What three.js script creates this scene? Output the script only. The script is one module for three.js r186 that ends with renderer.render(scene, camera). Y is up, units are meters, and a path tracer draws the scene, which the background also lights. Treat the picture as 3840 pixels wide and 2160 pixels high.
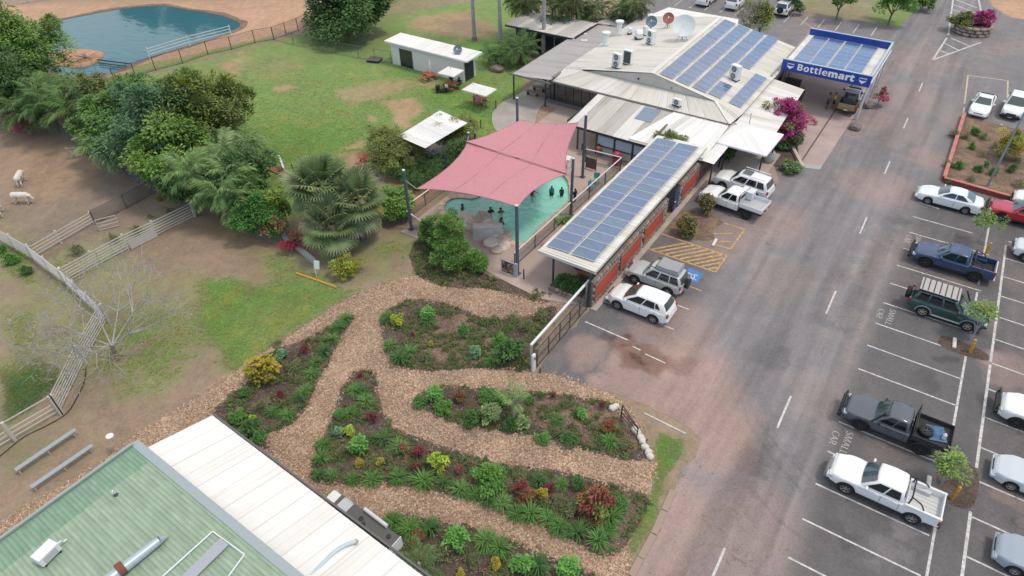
import * as THREE from 'three';
import { mergeGeometries, mergeVertices, toCreasedNormals } from 'three/addons/utils/BufferGeometryUtils.js';
import { RoundedBoxGeometry } from 'three/addons/geometries/RoundedBoxGeometry.js';
import { MarchingCubes } from 'three/addons/objects/MarchingCubes.js';
import { TextGeometry } from 'three/addons/geometries/TextGeometry.js';
import { FontLoader } from 'three/addons/loaders/FontLoader.js';

// ---------- camera, sky, sun, exposure ----------
const scene = new THREE.Scene();
const camera = new THREE.PerspectiveCamera(45.76, 16 / 9, 0.5, 900);
camera.position.set(0, 31.5, 0);
camera.rotation.order = 'YXZ';
camera.rotation.set(-0.70, THREE.MathUtils.degToRad(34.2), -0.02);
const renderer = new THREE.WebGLRenderer({ antialias: true });
renderer.toneMapping = THREE.LinearToneMapping;
renderer.toneMappingExposure = 1.2;
renderer.shadowMap.enabled = true;
renderer.shadowMap.type = THREE.PCFSoftShadowMap;

// seeded random and value noise
let seedState = 1234567;
function rnd() { seedState |= 0; seedState = seedState + 0x6D2B79F5 | 0; let t = Math.imul(seedState ^ seedState >>> 15, 1 | seedState); t = t + Math.imul(t ^ t >>> 7, 61 | t) ^ t; return ((t ^ t >>> 14) >>> 0) / 4294967296; }
const rr = (a, b) => a + (b - a) * rnd();
const pick = (a) => a[Math.floor(rnd() * a.length) % a.length];
function hsh(x, y) { let h = Math.imul(x, 374761393) + Math.imul(y, 668265263) | 0; h = Math.imul(h ^ h >>> 13, 1274126177); return ((h ^ h >>> 16) >>> 0) / 4294967296; }
function vn(x, y) { const xi = Math.floor(x), yi = Math.floor(y), fx = x - xi, fy = y - yi, u = fx * fx * (3 - 2 * fx), v = fy * fy * (3 - 2 * fy); const a = hsh(xi, yi), b = hsh(xi + 1, yi), c = hsh(xi, yi + 1), d = hsh(xi + 1, yi + 1); return a + (b - a) * u + (c - a) * v + (a - b - c + d) * u * v; }
function fbm(x, y, o = 4) { let s = 0, a = 0.5, n = 0; for (let i = 0; i < o; i++) { s += a * vn(x, y); n += a; a *= 0.5; x = x * 2.03 + 17.1; y = y * 2.03 + 5.7; } return s / n; }
const sst = (a, b, x) => { const t = Math.min(1, Math.max(0, (x - a) / (b - a))); return t * t * (3 - 2 * t); };
const lerp = (a, b, t) => a + (b - a) * t;

// bright broken-cloud sky: white cloud deck, thinner and bluer towards the horizon all round
{
  const w = 1024, h = 512, d = new Float32Array(w * h * 4);
  for (let j = 0; j < h; j++) {
    const el = (j + 0.5) / h * Math.PI - Math.PI / 2, up = Math.sin(el);
    for (let i = 0; i < w; i++) {
      const az = (i + 0.5) / w * Math.PI * 2, k = (j * w + i) * 4;
      const e = Math.max(up, 0.03), px = Math.cos(az) * Math.cos(el) / (e + 0.25), pz = Math.sin(az) * Math.cos(el) / (e + 0.25);
      let n = fbm(px * 1.7 + 40, pz * 1.7 + 40, 5);
      const cover = sst(0.34, 0.62, n + 0.30 * sst(0.25, 0.8, up) - 0.05);
      const blue = [lerp(0.42, 0.24, sst(0, 0.5, up)), lerp(0.66, 0.46, sst(0, 0.5, up)), lerp(0.92, 0.86, sst(0, 0.5, up))];
      const tone = 0.8 + 0.3 * (fbm(px * 3 + 9, pz * 3 + 3, 4) - 0.5);
      const cl = [1.0 * tone, 1.01 * tone, 1.04 * tone];
      if (up < 0) { d[k] = 0.30; d[k + 1] = 0.27; d[k + 2] = 0.24; } else for (let q = 0; q < 3; q++) d[k + q] = lerp(blue[q], cl[q], cover);
      d[k + 3] = 1;
    }
  }
  const sky = new THREE.DataTexture(d, w, h, THREE.RGBAFormat, THREE.FloatType);
  sky.mapping = THREE.EquirectangularReflectionMapping; sky.magFilter = THREE.LinearFilter; sky.minFilter = THREE.LinearFilter; sky.wrapS = THREE.RepeatWrapping; sky.needsUpdate = true;
  scene.background = sky; scene.environment = sky; scene.backgroundIntensity = 1.0; scene.environmentIntensity = 1.0;
}
const sun = new THREE.DirectionalLight(0xfff1e0, 1.5);
sun.position.set(-20 + 30, 75, -45 - 12); sun.target.position.set(-20, 0, -45);
sun.castShadow = true; sun.shadow.radius = 20; sun.shadow.mapSize.set(4096, 4096);
Object.assign(sun.shadow.camera, { left: -90, right: 90, top: 90, bottom: -90, near: 1, far: 260 });
scene.add(sun, sun.target);

// ---------- helpers ----------
const usedNames = new Map();
function numbered(n) { const k = usedNames.get(n) || 0; usedNames.set(n, k + 1); return k ? n + '_' + String(k).padStart(3, '0') : n; }
const shadows = (o) => { o.traverse((c) => { if (c.isMesh) { c.castShadow = true; c.receiveShadow = true; } }); return o; };
function tag(o, label, category, group, kind) { if (label) o.userData.label = label; if (category) o.userData.category = category; if (group) o.userData.group = group; if (kind) o.userData.kind = kind; return o; }
function thing(name, label, category, pos = [0, 0, 0], turn = 0, group) { const o = new THREE.Group(); o.name = numbered(name); o.position.set(pos[0], pos[1], pos[2]); o.rotation.y = turn; tag(o, label, category, group); scene.add(o); return o; }
function single(name, geo, mat, label, category, pos = [0, 0, 0], turn = 0, group) { const o = new THREE.Mesh(geo, mat); o.name = numbered(name); o.position.set(pos[0], pos[1], pos[2]); o.rotation.y = turn; tag(o, label, category, group); scene.add(o); return shadows(o); }
function part(name, geo, mat, parent, pos, rot) { const m = new THREE.Mesh(geo, mat); m.name = name; if (pos) m.position.set(pos[0], pos[1], pos[2]); if (rot) m.rotation.set(rot[0], rot[1], rot[2]); m.castShadow = m.receiveShadow = true; parent.add(m); return m; }
function setting(name, geo, mat) { const m = new THREE.Mesh(geo, mat); m.name = numbered(name); m.userData.kind = 'structure'; m.castShadow = m.receiveShadow = true; scene.add(m); return m; }
function copyOf(o, label, pos, turn = 0, scale = 1) { const c = o.clone(); c.name = numbered(o.name.replace(/_\d{3}$/, '')); c.userData = { ...o.userData }; if (label) c.userData.label = label; c.position.set(pos[0], pos[1], pos[2]); c.rotation.y = turn; c.scale.setScalar(scale); scene.add(c); return c; }
const std = (r, g, b, rough = 0.85, extra = {}) => new THREE.MeshStandardMaterial({ color: new THREE.Color().setRGB(r, g, b), roughness: rough, ...extra });
function nonIdx(g) { return g.index ? g.toNonIndexed() : g; }
function merge(list) { const l = list.map((g) => { g = nonIdx(g); for (const k of Object.keys(g.attributes)) if (!['position', 'normal', 'uv'].includes(k)) g.deleteAttribute(k); if (!g.attributes.uv) g.setAttribute('uv', new THREE.BufferAttribute(new Float32Array(g.attributes.position.count * 2), 2)); if (!g.attributes.normal) g.computeVertexNormals(); return g; }); return l.length === 1 ? l[0] : mergeGeometries(l); }
const bx = (w, h, d, x = 0, y = 0, z = 0, ry = 0) => { const g = new THREE.BoxGeometry(w, h, d); if (ry) g.rotateY(ry); return g.translate(x, y, z); };
const rbx = (w, h, d, r, x = 0, y = 0, z = 0, seg = 1) => new RoundedBoxGeometry(w, h, d, seg, r).translate(x, y, z);
const cyl = (r0, r1, h, n = 8, x = 0, y = 0, z = 0) => new THREE.CylinderGeometry(r1, r0, h, n).translate(x, y + h / 2, z);
// a straight bar of radius r between two points
function bar(a, b, r, n = 6, r2 = r) { const A = new THREE.Vector3(...a), B = new THREE.Vector3(...b), d = B.clone().sub(A), g = new THREE.CylinderGeometry(r2, r, d.length(), n); g.translate(0, d.length() / 2, 0); g.applyQuaternion(new THREE.Quaternion().setFromUnitVectors(new THREE.Vector3(0, 1, 0), d.normalize())); return g.translate(A.x, A.y, A.z); }
// square bar
function sbar(a, b, w, h = w) { const A = new THREE.Vector3(...a), B = new THREE.Vector3(...b), d = B.clone().sub(A), L = d.length(), g = new THREE.BoxGeometry(w, h, L); const m = new THREE.Matrix4().lookAt(B, A, new THREE.Vector3(0, 1, 0)); g.applyMatrix4(m); return g.translate((A.x + B.x) / 2, (A.y + B.y) / 2, (A.z + B.z) / 2); }
function tube(pts, r, n = 6, seg = 0, closed = false) { const c = new THREE.CatmullRomCurve3(pts.map((p) => new THREE.Vector3(...p)), closed); return new THREE.TubeGeometry(c, seg || pts.length * 4, r, n, closed); }
// flat polygon in the ground plane, points [x, z], uv in metres
function flat(pts, y = 0, hole) { const s = new THREE.Shape(pts.map(([x, z]) => new THREE.Vector2(x, -z))); if (hole) for (const h of hole) s.holes.push(new THREE.Path(h.map(([x, z]) => new THREE.Vector2(x, -z)))); const g = new THREE.ShapeGeometry(s); g.rotateX(-Math.PI / 2); g.translate(0, y, 0); const p = g.attributes.position, uv = g.attributes.uv; for (let i = 0; i < p.count; i++) uv.setXY(i, p.getX(i), p.getZ(i)); return g; }
// polygon slab of thickness t with its top at y
function slab(pts, y, t, hole) { const s = new THREE.Shape(pts.map(([x, z]) => new THREE.Vector2(x, -z))); if (hole) for (const h of hole) s.holes.push(new THREE.Path(h.map(([x, z]) => new THREE.Vector2(x, -z)))); const g = new THREE.ExtrudeGeometry(s, { depth: t, bevelEnabled: false }); g.rotateX(-Math.PI / 2); g.translate(0, y - t, 0); return g; }
// smooth closed curve through points, n samples
function smooth(pts, n = 60, wob = 0, sc = 0.8) { const c = new THREE.CatmullRomCurve3(pts.map(([x, z]) => new THREE.Vector3(x, 0, z)), true, 'centripetal'); return c.getPoints(n).slice(0, n).map((p) => { const a = vn(p.x * sc + 31, p.z * sc) - 0.5, b = vn(p.x * sc, p.z * sc + 77) - 0.5; return [p.x + a * wob * 2, p.z + b * wob * 2]; }); }
// break straight edges into short uneven ones
function rough(P, step, amp) { const o = []; P.forEach((a, i) => { const b = P[(i + 1) % P.length], L = Math.hypot(b[0] - a[0], b[1] - a[1]), n = Math.min(60, Math.max(1, Math.round(L / step))); for (let k = 0; k < n; k++) { const x = lerp(a[0], b[0], k / n), z = lerp(a[1], b[1], k / n), d = (fbm(x * 0.9, z * 0.9, 3) - 0.5) * 2 * amp + (hsh(Math.round(x * 31), Math.round(z * 31)) - 0.5) * amp * 0.5; o.push([x - (b[1] - a[1]) / L * d, z + (b[0] - a[0]) / L * d]); } }); return o; }
function inPoly(x, z, P) { let c = false; for (let i = 0, j = P.length - 1; i < P.length; j = i++) { if ((P[i][1] > z) !== (P[j][1] > z) && x < (P[j][0] - P[i][0]) * (z - P[i][1]) / (P[j][1] - P[i][1]) + P[i][0]) c = !c; } return c; }
function distPoly(x, z, P) { let m = 1e9; for (let i = 0, j = P.length - 1; i < P.length; j = i++) { const ax = P[j][0], az = P[j][1], bx_ = P[i][0] - ax, bz = P[i][1] - az; let t = ((x - ax) * bx_ + (z - az) * bz) / (bx_ * bx_ + bz * bz + 1e-9); t = t < 0 ? 0 : t > 1 ? 1 : t; const dx = x - ax - bx_ * t, dz = z - az - bz * t, d = dx * dx + dz * dz; if (d < m) m = d; } return Math.sqrt(m); }
function bbox(P) { let a = 1e9, b = 1e9, c = -1e9, d = -1e9; for (const [x, z] of P) { a = Math.min(a, x); b = Math.min(b, z); c = Math.max(c, x); d = Math.max(d, z); } return [a, b, c, d]; }
// data texture from a colour function of metres; returns sRGB colour map
function tex(w, h, fn, srgb = true, repeat = false) { const d = new Uint8Array(w * h * 4), o = [0, 0, 0]; for (let j = 0; j < h; j++) for (let i = 0; i < w; i++) { fn(i, j, o); const k = (j * w + i) * 4; for (let q = 0; q < 3; q++) { let c = o[q]; if (srgb) c = c <= 0.0031308 ? c * 12.92 : 1.055 * Math.pow(c, 1 / 2.4) - 0.055; d[k + q] = c < 0 ? 0 : c > 1 ? 255 : c * 255; } d[k + 3] = 255; } const t = new THREE.DataTexture(d, w, h, THREE.RGBAFormat); if (srgb) t.colorSpace = THREE.SRGBColorSpace; t.magFilter = THREE.LinearFilter; t.minFilter = THREE.LinearMipmapLinearFilter; t.generateMipmaps = true; if (repeat) t.wrapS = t.wrapT = THREE.RepeatWrapping; t.needsUpdate = true; return t; }
// wrap-around fbm for tiling textures: period p cells
function vnp(x, y, p) { const xi = Math.floor(x), yi = Math.floor(y), fx = x - xi, fy = y - yi, u = fx * fx * (3 - 2 * fx), v = fy * fy * (3 - 2 * fy), m = (a) => ((a % p) + p) % p; const a = hsh(m(xi), m(yi)), b = hsh(m(xi + 1), m(yi)), c = hsh(m(xi), m(yi + 1)), d = hsh(m(xi + 1), m(yi + 1)); return a + (b - a) * u + (c - a) * v + (a - b - c + d) * u * v; }
function fbmp(x, y, p, o = 4) { let s = 0, a = 0.5, n = 0; for (let i = 0; i < o; i++) { s += a * vnp(x, y, p); n += a; a *= 0.5; x *= 2; y *= 2; p *= 2; } return s / n; }
// tiling surface texture (size metres): base colour modulated by noise
function grainTex(size, px, col, amp, freq = 8, speck = 0) { const t = tex(px, px, (i, j, o) => { const x = i / px * freq, y = j / px * freq; let n = (fbmp(x, y, freq, 4) - 0.5) * 2 * amp; if (speck) n += (hsh(i, j * 7 + 3) - 0.5) * speck; for (let q = 0; q < 3; q++) o[q] = col[q] * (1 + n); }, true, true); t.repeat.set(1 / size, 1 / size); return t; }

// ---------- the ground, its grass and bare earth ----------
const CY = Math.cos(camera.rotation.y), SY = Math.sin(camera.rotation.y);
const GW = 2048, GH = 1320, GX0 = -76, GX1 = 76, GZ0 = -107, GZ1 = -9;   // mapped patch, in a frame turned with the valley
const toMap = (X, Z) => [X * CY - Z * SY, X * SY + Z * CY];
const green = [0.165, 0.26, 0.072], lush = [0.125, 0.245, 0.052], olive = [0.21, 0.23, 0.095], tan = [0.45, 0.285, 0.185], bare = [0.36, 0.245, 0.145], dryb = [0.275, 0.205, 0.14], greyb = [0.235, 0.185, 0.14], darkg = [0.05, 0.12, 0.03];
const patches = [
  // [polygon, colour, edge softness m, warp m, strength, tuft noise]
  [[[-81, -25.1], [-60.3, -26.5], [-46.7, -24.5], [-43.1, -18.2], [-47.3, -12.4], [-56.8, -13]], greyb, 1.5, 1.2, 1, 0],
  [[[-80.1, -24.6], [-70.2, -25.8], [-61.1, -24.3], [-60.3, -18.7], [-67.1, -18.2]], [0.36,0.235,0.14], 2.5, 1.5, 0.55, 0.2],
  [[[-61.3, -15.3], [-54.1, -14.7], [-51.8, -19.9], [-50.9, -26.1], [-48.7, -25.2], [-48.3, -16], [-49, -10.8], [-52.8, -11]], olive, 1.5, 1.5, 0.55, 1],
  [[[-78.5, -36.5], [-73, -55], [-72, -60.2], [-67.7, -70.9], [-57.3, -86], [-44.6, -70.3], [-35.9, -55.1], [-35.4, -49.3], [-35.2, -45.7], [-36.6, -36.5], [-41.7, -27.6], [-47.8, -29.5], [-58.8, -35.7], [-70.2, -37.4]], green, 0.5, 0.5, 1, 0.2],
  [[[-58.2, -39.2], [-47.9, -43.5], [-42, -40.5], [-42.5, -32.8], [-49.4, -31.7]], lush, 3, 2, 0.8, 0.2],
  [[[-54.4, -55.8], [-44.3, -57.4], [-36.9, -56.6], [-35.8, -49.9], [-40.4, -50.2], [-50.7, -53.5]], lush, 1.5, 1.5, 0.8, 0.1],
  [[[-55.1, -67.1], [-48.8, -74.1], [-43.9, -69.2], [-47.4, -64.2]], lush, 2, 1.5, 0.8, 0.1],
  [[[-78.1, -67.5], [-63.9, -84.3], [-65.1, -69.6], [-67.4, -61.3]], olive, 2, 2, 0.6, 0.3],
  [[[-76.9, -37.5], [-71.3, -54.1], [-65.9, -53], [-68.9, -40.5], [-70.8, -35.8]], olive, 3, 2, 0.7, 0.2],
  [[[-122, -45.6], [-102, -35.6], [-94, -35.9], [-89.9, -35.5], [-80.7, -38.4], [-78.4, -43.2], [-74.4, -56.2], [-73.6, -61], [-76.4, -70.5], [-83.9, -81.8], [-134.9, -52]], tan, 0.6, 0.7, 1, 0],
  [[[-91.5, -35.9], [-83.5, -36.7], [-79.6, -37.7], [-78.7, -42.3], [-77.4, -50.5], [-74.1, -55.9], [-73, -55], [-78.4, -37], [-82.4, -34.1]], greyb, 0.5, 0.6, 0.7, 0.2],
  [[[-81.6, -40.6], [-76.7, -52.4], [-75, -56.7], [-73.4, -55.4], [-78.7, -37.7]], green, 0.4, 0.5, 0.8, 0.6],
  // bare scuffs on the lawns
  [[[-72.7, -46.7], [-73.9, -49.5], [-74.1, -50.9], [-71.7, -49.4], [-68.5, -44.5], [-69.4, -43.3]], bare, 0.8, 0.9, 0.75, 0.3],
  [[[-62.5, -45.4], [-61.9, -46.9], [-59.9, -47], [-61.2, -45]], bare, 0.5, 0.4, 1, 0.1],
  [[[-67.8, -50.4], [-64.8, -50.8], [-63.4, -47], [-65.4, -46.4]], bare, 1.5, 1.5, 0.35, 0.4],
  [[[-55.7, -48.6], [-53.7, -52.3], [-49, -57.1], [-46.9, -55.8], [-49.7, -51.7], [-52.1, -46.8]], bare, 1.0, 1.2, 0.75, 0.4],
  [[[-49.8, -49.3], [-47.4, -51.6], [-45.3, -50.4], [-42.9, -45.6], [-45, -46.3], [-48, -48.2]], bare, 0.6, 0.7, 0.95, 0.15],
  [[[-49.3, -46.2], [-48.1, -46.4], [-46.7, -45.5], [-47.4, -45]], bare, 0.5, 0.5, 0.8, 0.2],
  [[[-46.2, -39.5], [-45.7, -41.7], [-44.5, -42.7], [-44.7, -40.2]], bare, 0.5, 0.5, 0.8, 0.2],
  [[[-64.3, -71.9], [-58.9, -77.4], [-54.1, -74.4], [-49.8, -71], [-52.5, -68.7], [-60.5, -67.4]], bare, 1.5, 1.5, 0.9, 0.25],
  [[[-59.5, -72], [-57.3, -76.1], [-52.8, -72.6], [-55.9, -69]], [0.2,0.15,0.11], 2, 1.5, 0.6, 0.3],
  [[[-70.1, -59.7], [-64.9, -65.3], [-60.3, -64.7], [-66.3, -59.5]], bare, 1.5, 1.5, 0.5, 0.4],
  [[[-45.2, -38.5], [-43.2, -40.2], [-40, -38.3], [-38.1, -38.7], [-35.3, -38.1], [-33.3, -37.8], [-31.2, -34.2], [-33.4, -32.8], [-37.3, -35.3], [-41.4, -36.7]], dryb, 0.6, 0.6, 1, 0.1],
  [[[-45.8, -38.6], [-43.5, -40.5], [-40.6, -38.4], [-43, -37.3]], [0.34,0.2,0.13], 0.8, 0.8, 0.8, 0.2],
  [[[-38.1, -38.7], [-34, -38.5], [-33.4, -34.9], [-36.2, -35.3]], [0.36,0.225,0.12], 0.8, 0.8, 0.9, 0.1],
  [[[-35.1, -56.1], [-34.3, -58], [-31.8, -58.7], [-30.1, -56.5], [-33.6, -53.8]], bare, 0.4, 0.4, 0.9, 0.1],
  // lower left
  [[[-49.3, -25.6], [-42, -25.4], [-35.3, -24.3], [-31.5, -24.5], [-30, -24.2], [-31.2, -15], [-31.5, -11.7], [-31.9, -7.9], [-32.6, -0.9], [-50, -9.7], [-47.8, -14.2]], dryb, 1.0, 0.8, 1, 0.1],
  [[[-52.2, -12.5], [-49, -19.1], [-41.6, -19.2], [-35.5, -15.2], [-34.2, -11.9], [-36.1, -9.1], [-42.6, -8.9]], olive, 2, 2, 0.75, 0.9],
  [[[-46.3, -25.7], [-37.9, -25], [-36.7, -22.8], [-43.3, -23.4], [-47.8, -23.8]], [0.25,0.175,0.1], 2, 1.5, 0.8, 0.2],
  [[[-41.1, -19.5], [-37.1, -21.2], [-34.2, -23.6], [-30.2, -24.2], [-31, -19.4], [-31, -16.1], [-31.4, -14.6], [-35, -15.5], [-38, -16.3]], lush, 1.1, 1.2, 0.95, 0.15],
  [[[-39.7, -23.8], [-36.8, -25], [-33.7, -24.2], [-30.4, -24.4], [-32.2, -22.8], [-36.4, -22.5]], green, 1.0, 1.0, 0.85, 0.35],
  [[[-36.4, -25.3], [-32.7, -25.3], [-32.7, -23.7], [-35.5, -23.6]], [0.11,0.17,0.05], 1.0, 1, 0.4, 0.4],
  [[[-35.5, -18.5], [-34.4, -21.1], [-32.4, -22.6], [-31.9, -18.8], [-32.3, -16.8]], olive, 2, 1.5, 0.5, 0.5],
  [[[-41.8, -12.1], [-39.7, -15.8], [-35.6, -14.7], [-34.3, -12.6], [-37, -10.4]], green, 1.8, 1.5, 0.75, 0.8],
  [[[-44.1, -6.7], [-43, -8.7], [-39.4, -8.5], [-39.1, -6.8], [-39.2, -5.6], [-39.5, -4.4]], darkg, 0.9, 0.8, 0.95, 0.1],
  [[[-50, -9.7], [-48.6, -11.1], [-44.2, -10.1], [-42.8, -7.5], [-43.8, -6.5]], [0.16,0.22,0.06], 1.5, 1.5, 0.8, 0.3],
  [[[-58.4, -13.8], [-55.2, -14], [-51.8, -12.7], [-54.2, -12.3]], [0.1,0.24,0.03], 0.8, 0.8, 0.8, 0.6],
  [[[-34.6, -29.5], [-33, -32.4], [-29.6, -30.2], [-28.5, -27.5], [-30.5, -25.1], [-32.4, -25]], olive, 1.0, 1, 0.7, 0.8],
  [[[-33.2, -29.7], [-31.7, -31.3], [-29.8, -30.1], [-31.6, -28.4]], green, 0.8, 0.8, 0.5, 0.8],
  [[[-38.9, -4.1], [-36.3, -6.4], [-34.7, -3.3], [-35, -2.2]], [0.12,0.17,0.06], 1.2, 1.0, 0.5, 0.8],
  // verge by the road, and beyond the far car park
  [[[-9.9, -25.9], [-7.6, -25.9], [-5.7, -25.5], [-5.1, -24.5], [-4.8, -21.7], [-4.6, -18.8], [-4.5, -16.2], [-4.9, -15.9], [-5.7, -19.2], [-6.5, -23], [-8.1, -24.3]], dryb, 0.3, 0.3, 1, 0.2],
  [[[-6.9, -24.9], [-5.5, -24.9], [-5.1, -23.9], [-5.3, -22.3], [-4.8, -19.7], [-4.8, -17.4], [-5.1, -17.1], [-5.5, -18.8], [-5.8, -21.9], [-6.7, -23.5]], [0.1,0.22,0.04], 0.35, 0.4, 0.95, 0.35],
  [[[-21.3, -102.2], [-19.2, -115], [-6.3, -122.6], [-6.1, -110.4], [-6.7, -99.4], [-10.7, -100.4], [-18.2, -100.4]], green, 0.5, 0.6, 1, 0.5],
  [[[-21.3, -102.2], [-18.2, -111.2], [-12.3, -108.6], [-10.7, -100.4], [-18, -99.6]], dryb, 1.2, 1.5, 0.8, 0.3],
  [[[-0.1, -121.9], [10.3, -128], [10.7, -111.5], [3.7, -111.6], [1.6, -114.9]], tan, 0.5, 0.5, 1, 0],
];
function groundMasks() {
  const mw = 512, mh = 330, out = [];
  for (const [P, col, soft, warp, str, tuft] of patches) {
    const Q = P.map(([X, Z]) => toMap(X, Z)), [a, b, c, d] = bbox(Q), pad = soft + warp + 1;
    const i0 = Math.max(0, Math.floor((a - pad - GX0) / (GX1 - GX0) * mw)), i1 = Math.min(mw - 1, Math.ceil((c + pad - GX0) / (GX1 - GX0) * mw));
    const j0 = Math.max(0, Math.floor((b - pad - GZ0) / (GZ1 - GZ0) * mh)), j1 = Math.min(mh - 1, Math.ceil((d + pad - GZ0) / (GZ1 - GZ0) * mh));
    if (i1 < i0 || j1 < j0) continue;
    const w = i1 - i0 + 1, h = j1 - j0 + 1, m = new Float32Array(w * h);
    for (let j = 0; j < h; j++) for (let i = 0; i < w; i++) { const x = GX0 + (i + i0 + 0.5) / mw * (GX1 - GX0), z = GZ0 + (j + j0 + 0.5) / mh * (GZ1 - GZ0); m[j * w + i] = distPoly(x, z, Q) * (inPoly(x, z, Q) ? 1 : -1); }
    out.push({ i0, j0, w, h, m, col, soft, warp, str, tuft });
  }
  return { mw, mh, out };
}
const GM = groundMasks();
function groundColour(x, z, o) {
  const n1 = fbm(x * 0.35, z * 0.35, 3), n2 = fbm(x * 1.7 + 50, z * 1.7, 3), n3 = vn(x * 7.3, z * 7.3), wx = (fbm(x * 0.5 + 9, z * 0.5, 3) - 0.5) * 2 + (n3 - 0.5) * 0.5, wz = (fbm(x * 0.5, z * 0.5 + 33, 3) - 0.5) * 2 + (vn(x * 6.1 + 4, z * 6.1) - 0.5) * 0.5;
  o[0] = 0.285; o[1] = 0.215; o[2] = 0.148;
  for (const p of GM.out) {
    const fi = (x + wx * p.warp - GX0) / (GX1 - GX0) * GM.mw - 0.5 - p.i0, fj = (z + wz * p.warp - GZ0) / (GZ1 - GZ0) * GM.mh - 0.5 - p.j0;
    const i = Math.floor(fi), j = Math.floor(fj);
    if (i < 0 || j < 0 || i >= p.w - 1 || j >= p.h - 1) continue;
    const u = fi - i, v = fj - j, k = j * p.w + i, sd = lerp(lerp(p.m[k], p.m[k + 1], u), lerp(p.m[k + p.w], p.m[k + p.w + 1], u), v);
    let m = sst(-p.soft, p.soft, sd); if (m <= 0) continue;
    m *= p.str; if (p.tuft) m *= 1 - p.tuft * (1 - sst(0.32, 0.62, n2 * 0.6 + n3 * 0.25 + n1 * 0.25));
    for (let q = 0; q < 3; q++) o[q] = lerp(o[q], p.col[q], m);
  }
  return [n1, n2, n3];
}
const groundTex = tex(GW, GH, (i, j, o) => {
  const x = GX0 + (i + 0.5) / GW * (GX1 - GX0), z = GZ0 + (j + 0.5) / GH * (GZ1 - GZ0);
  const [n1, n2, n3] = groundColour(x, z, o);
  const g = o[1] > o[0] ? 0.62 : 0.75, k = 1 + g * ((n1 - 0.5) * 0.30 + (n2 - 0.5) * 0.42 + (n3 - 0.5) * 0.22 + (hsh(i, j) - 0.5) * 0.30);
  // blades lie in mowing streaks
  const st = o[1] > o[0] ? (vn(x * 0.5 + z * 1.4, z * 9 - x * 4) - 0.5) * 0.14 : 0, dry = sst(0.5, 0.75, fbm(x * 0.9 + 5, z * 0.9 + 80, 3)) * (o[1] > o[0] ? 0.4 : 0);
  o[0] = lerp(o[0], o[1] * 1.05, dry); const eb = sst(0, 5, Math.min(x - GX0, GX1 - x, z - GZ0, GZ1 - z)); for (let q = 0; q < 3; q++) o[q] = lerp([0.285, 0.215, 0.148][q], o[q] * (k + st), eb);
});
const groundBump = tex(512, 512, (i, j, o) => { const n = fbmp(i / 512 * 16, j / 512 * 16, 16, 4) * 0.6 + hsh(i, j) * 0.4; o[0] = o[1] = o[2] = n; }, false, true);
groundBump.repeat.set(60, 60);
const pondEdge = smooth([[-105.9, -40.7], [-105.8, -44.4], [-104.7, -47.8], [-102.7, -52.5], [-98.9, -56.4], [-94.7, -57.3], [-89.3, -58.1], [-84.6, -58], [-82.1, -57.1], [-81.2, -55], [-81.5, -50], [-82.4, -45.9], [-82.7, -41.9], [-82.2, -38.5], [-83.5, -36.7], [-86.3, -35], [-93.6, -36.1], [-100.3, -38.2]], 90, 0.12, 1.2);
const poolEdge = smooth([[-31.3, -36.2], [-31.8, -37], [-31.9, -37.8], [-31.3, -38.5], [-30.2, -39], [-30, -39.8], [-30.2, -41.3], [-29.9, -43.8], [-28, -46.2], [-25.9, -46.4], [-24.8, -45.6], [-24, -44.4], [-23.3, -43.2], [-23.3, -39.2], [-23.3, -35.6], [-24, -35.6], [-26.1, -36.4], [-27.3, -36.6], [-28.5, -36.5], [-29.7, -36.2], [-30.7, -35.9]], 90);
{
  const S = 600, g = flat([[-30 - S, -60 - S], [-30 + S, -60 - S], [-30 + S, -60 + S], [-30 - S, -60 + S]], 0, [pondEdge, poolEdge]);
  const p = g.attributes.position, uv = g.attributes.uv;
  for (let i = 0; i < p.count; i++) { const [x, z] = toMap(p.getX(i), p.getZ(i)); uv.setXY(i, (x - GX0) / (GX1 - GX0), (z - GZ0) / (GZ1 - GZ0)); }
  // the pond and the swimming pool are cut out below as their own basins
  setting('ground', g, new THREE.MeshStandardMaterial({ map: groundTex, roughness: 0.96 }));
}

// asphalt of road and car park
const asphaltEdge = [[-4.4, -16.3], [-4.5, -17.2], [-4.5, -19.1], [-4.8, -22.2], [-4.9, -23.1], [-4.6, -24.2], [-4.8, -25.5], [-5.5, -26.1], [-6.7, -26.1], [-8.5, -26.2], [-10.3, -25.9], [-12.8, -25.7], [-15.2, -25], [-15.5, -27.9], [-15.2, -31.7], [-15.1, -38.9], [-15, -46.1]];
asphaltEdge.push([-15.2, -57], [-15.2, -80], [-40, -80]);
asphaltEdge.push(...[[-37.7, -89.6], [-44.4, -100.2], [-24.2, -112.1], [-21.2, -101.7], [-17.6, -100.1], [-11.7, -100.7], [-7.7, -100.2], [-7.3, -105.9], [-7.8, -121.7], [-0.7, -125.9], [1, -116.5], [3.2, -112.2], [8.2, -111.3], [19.1, -117.9]]);
asphaltEdge.push([45, -40], [30, -6], [-2, -6]);
const AX0 = -42, AX1 = 26, AZ0 = -112, AZ1 = -8, AW = 1152, AH = 1760;
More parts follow.
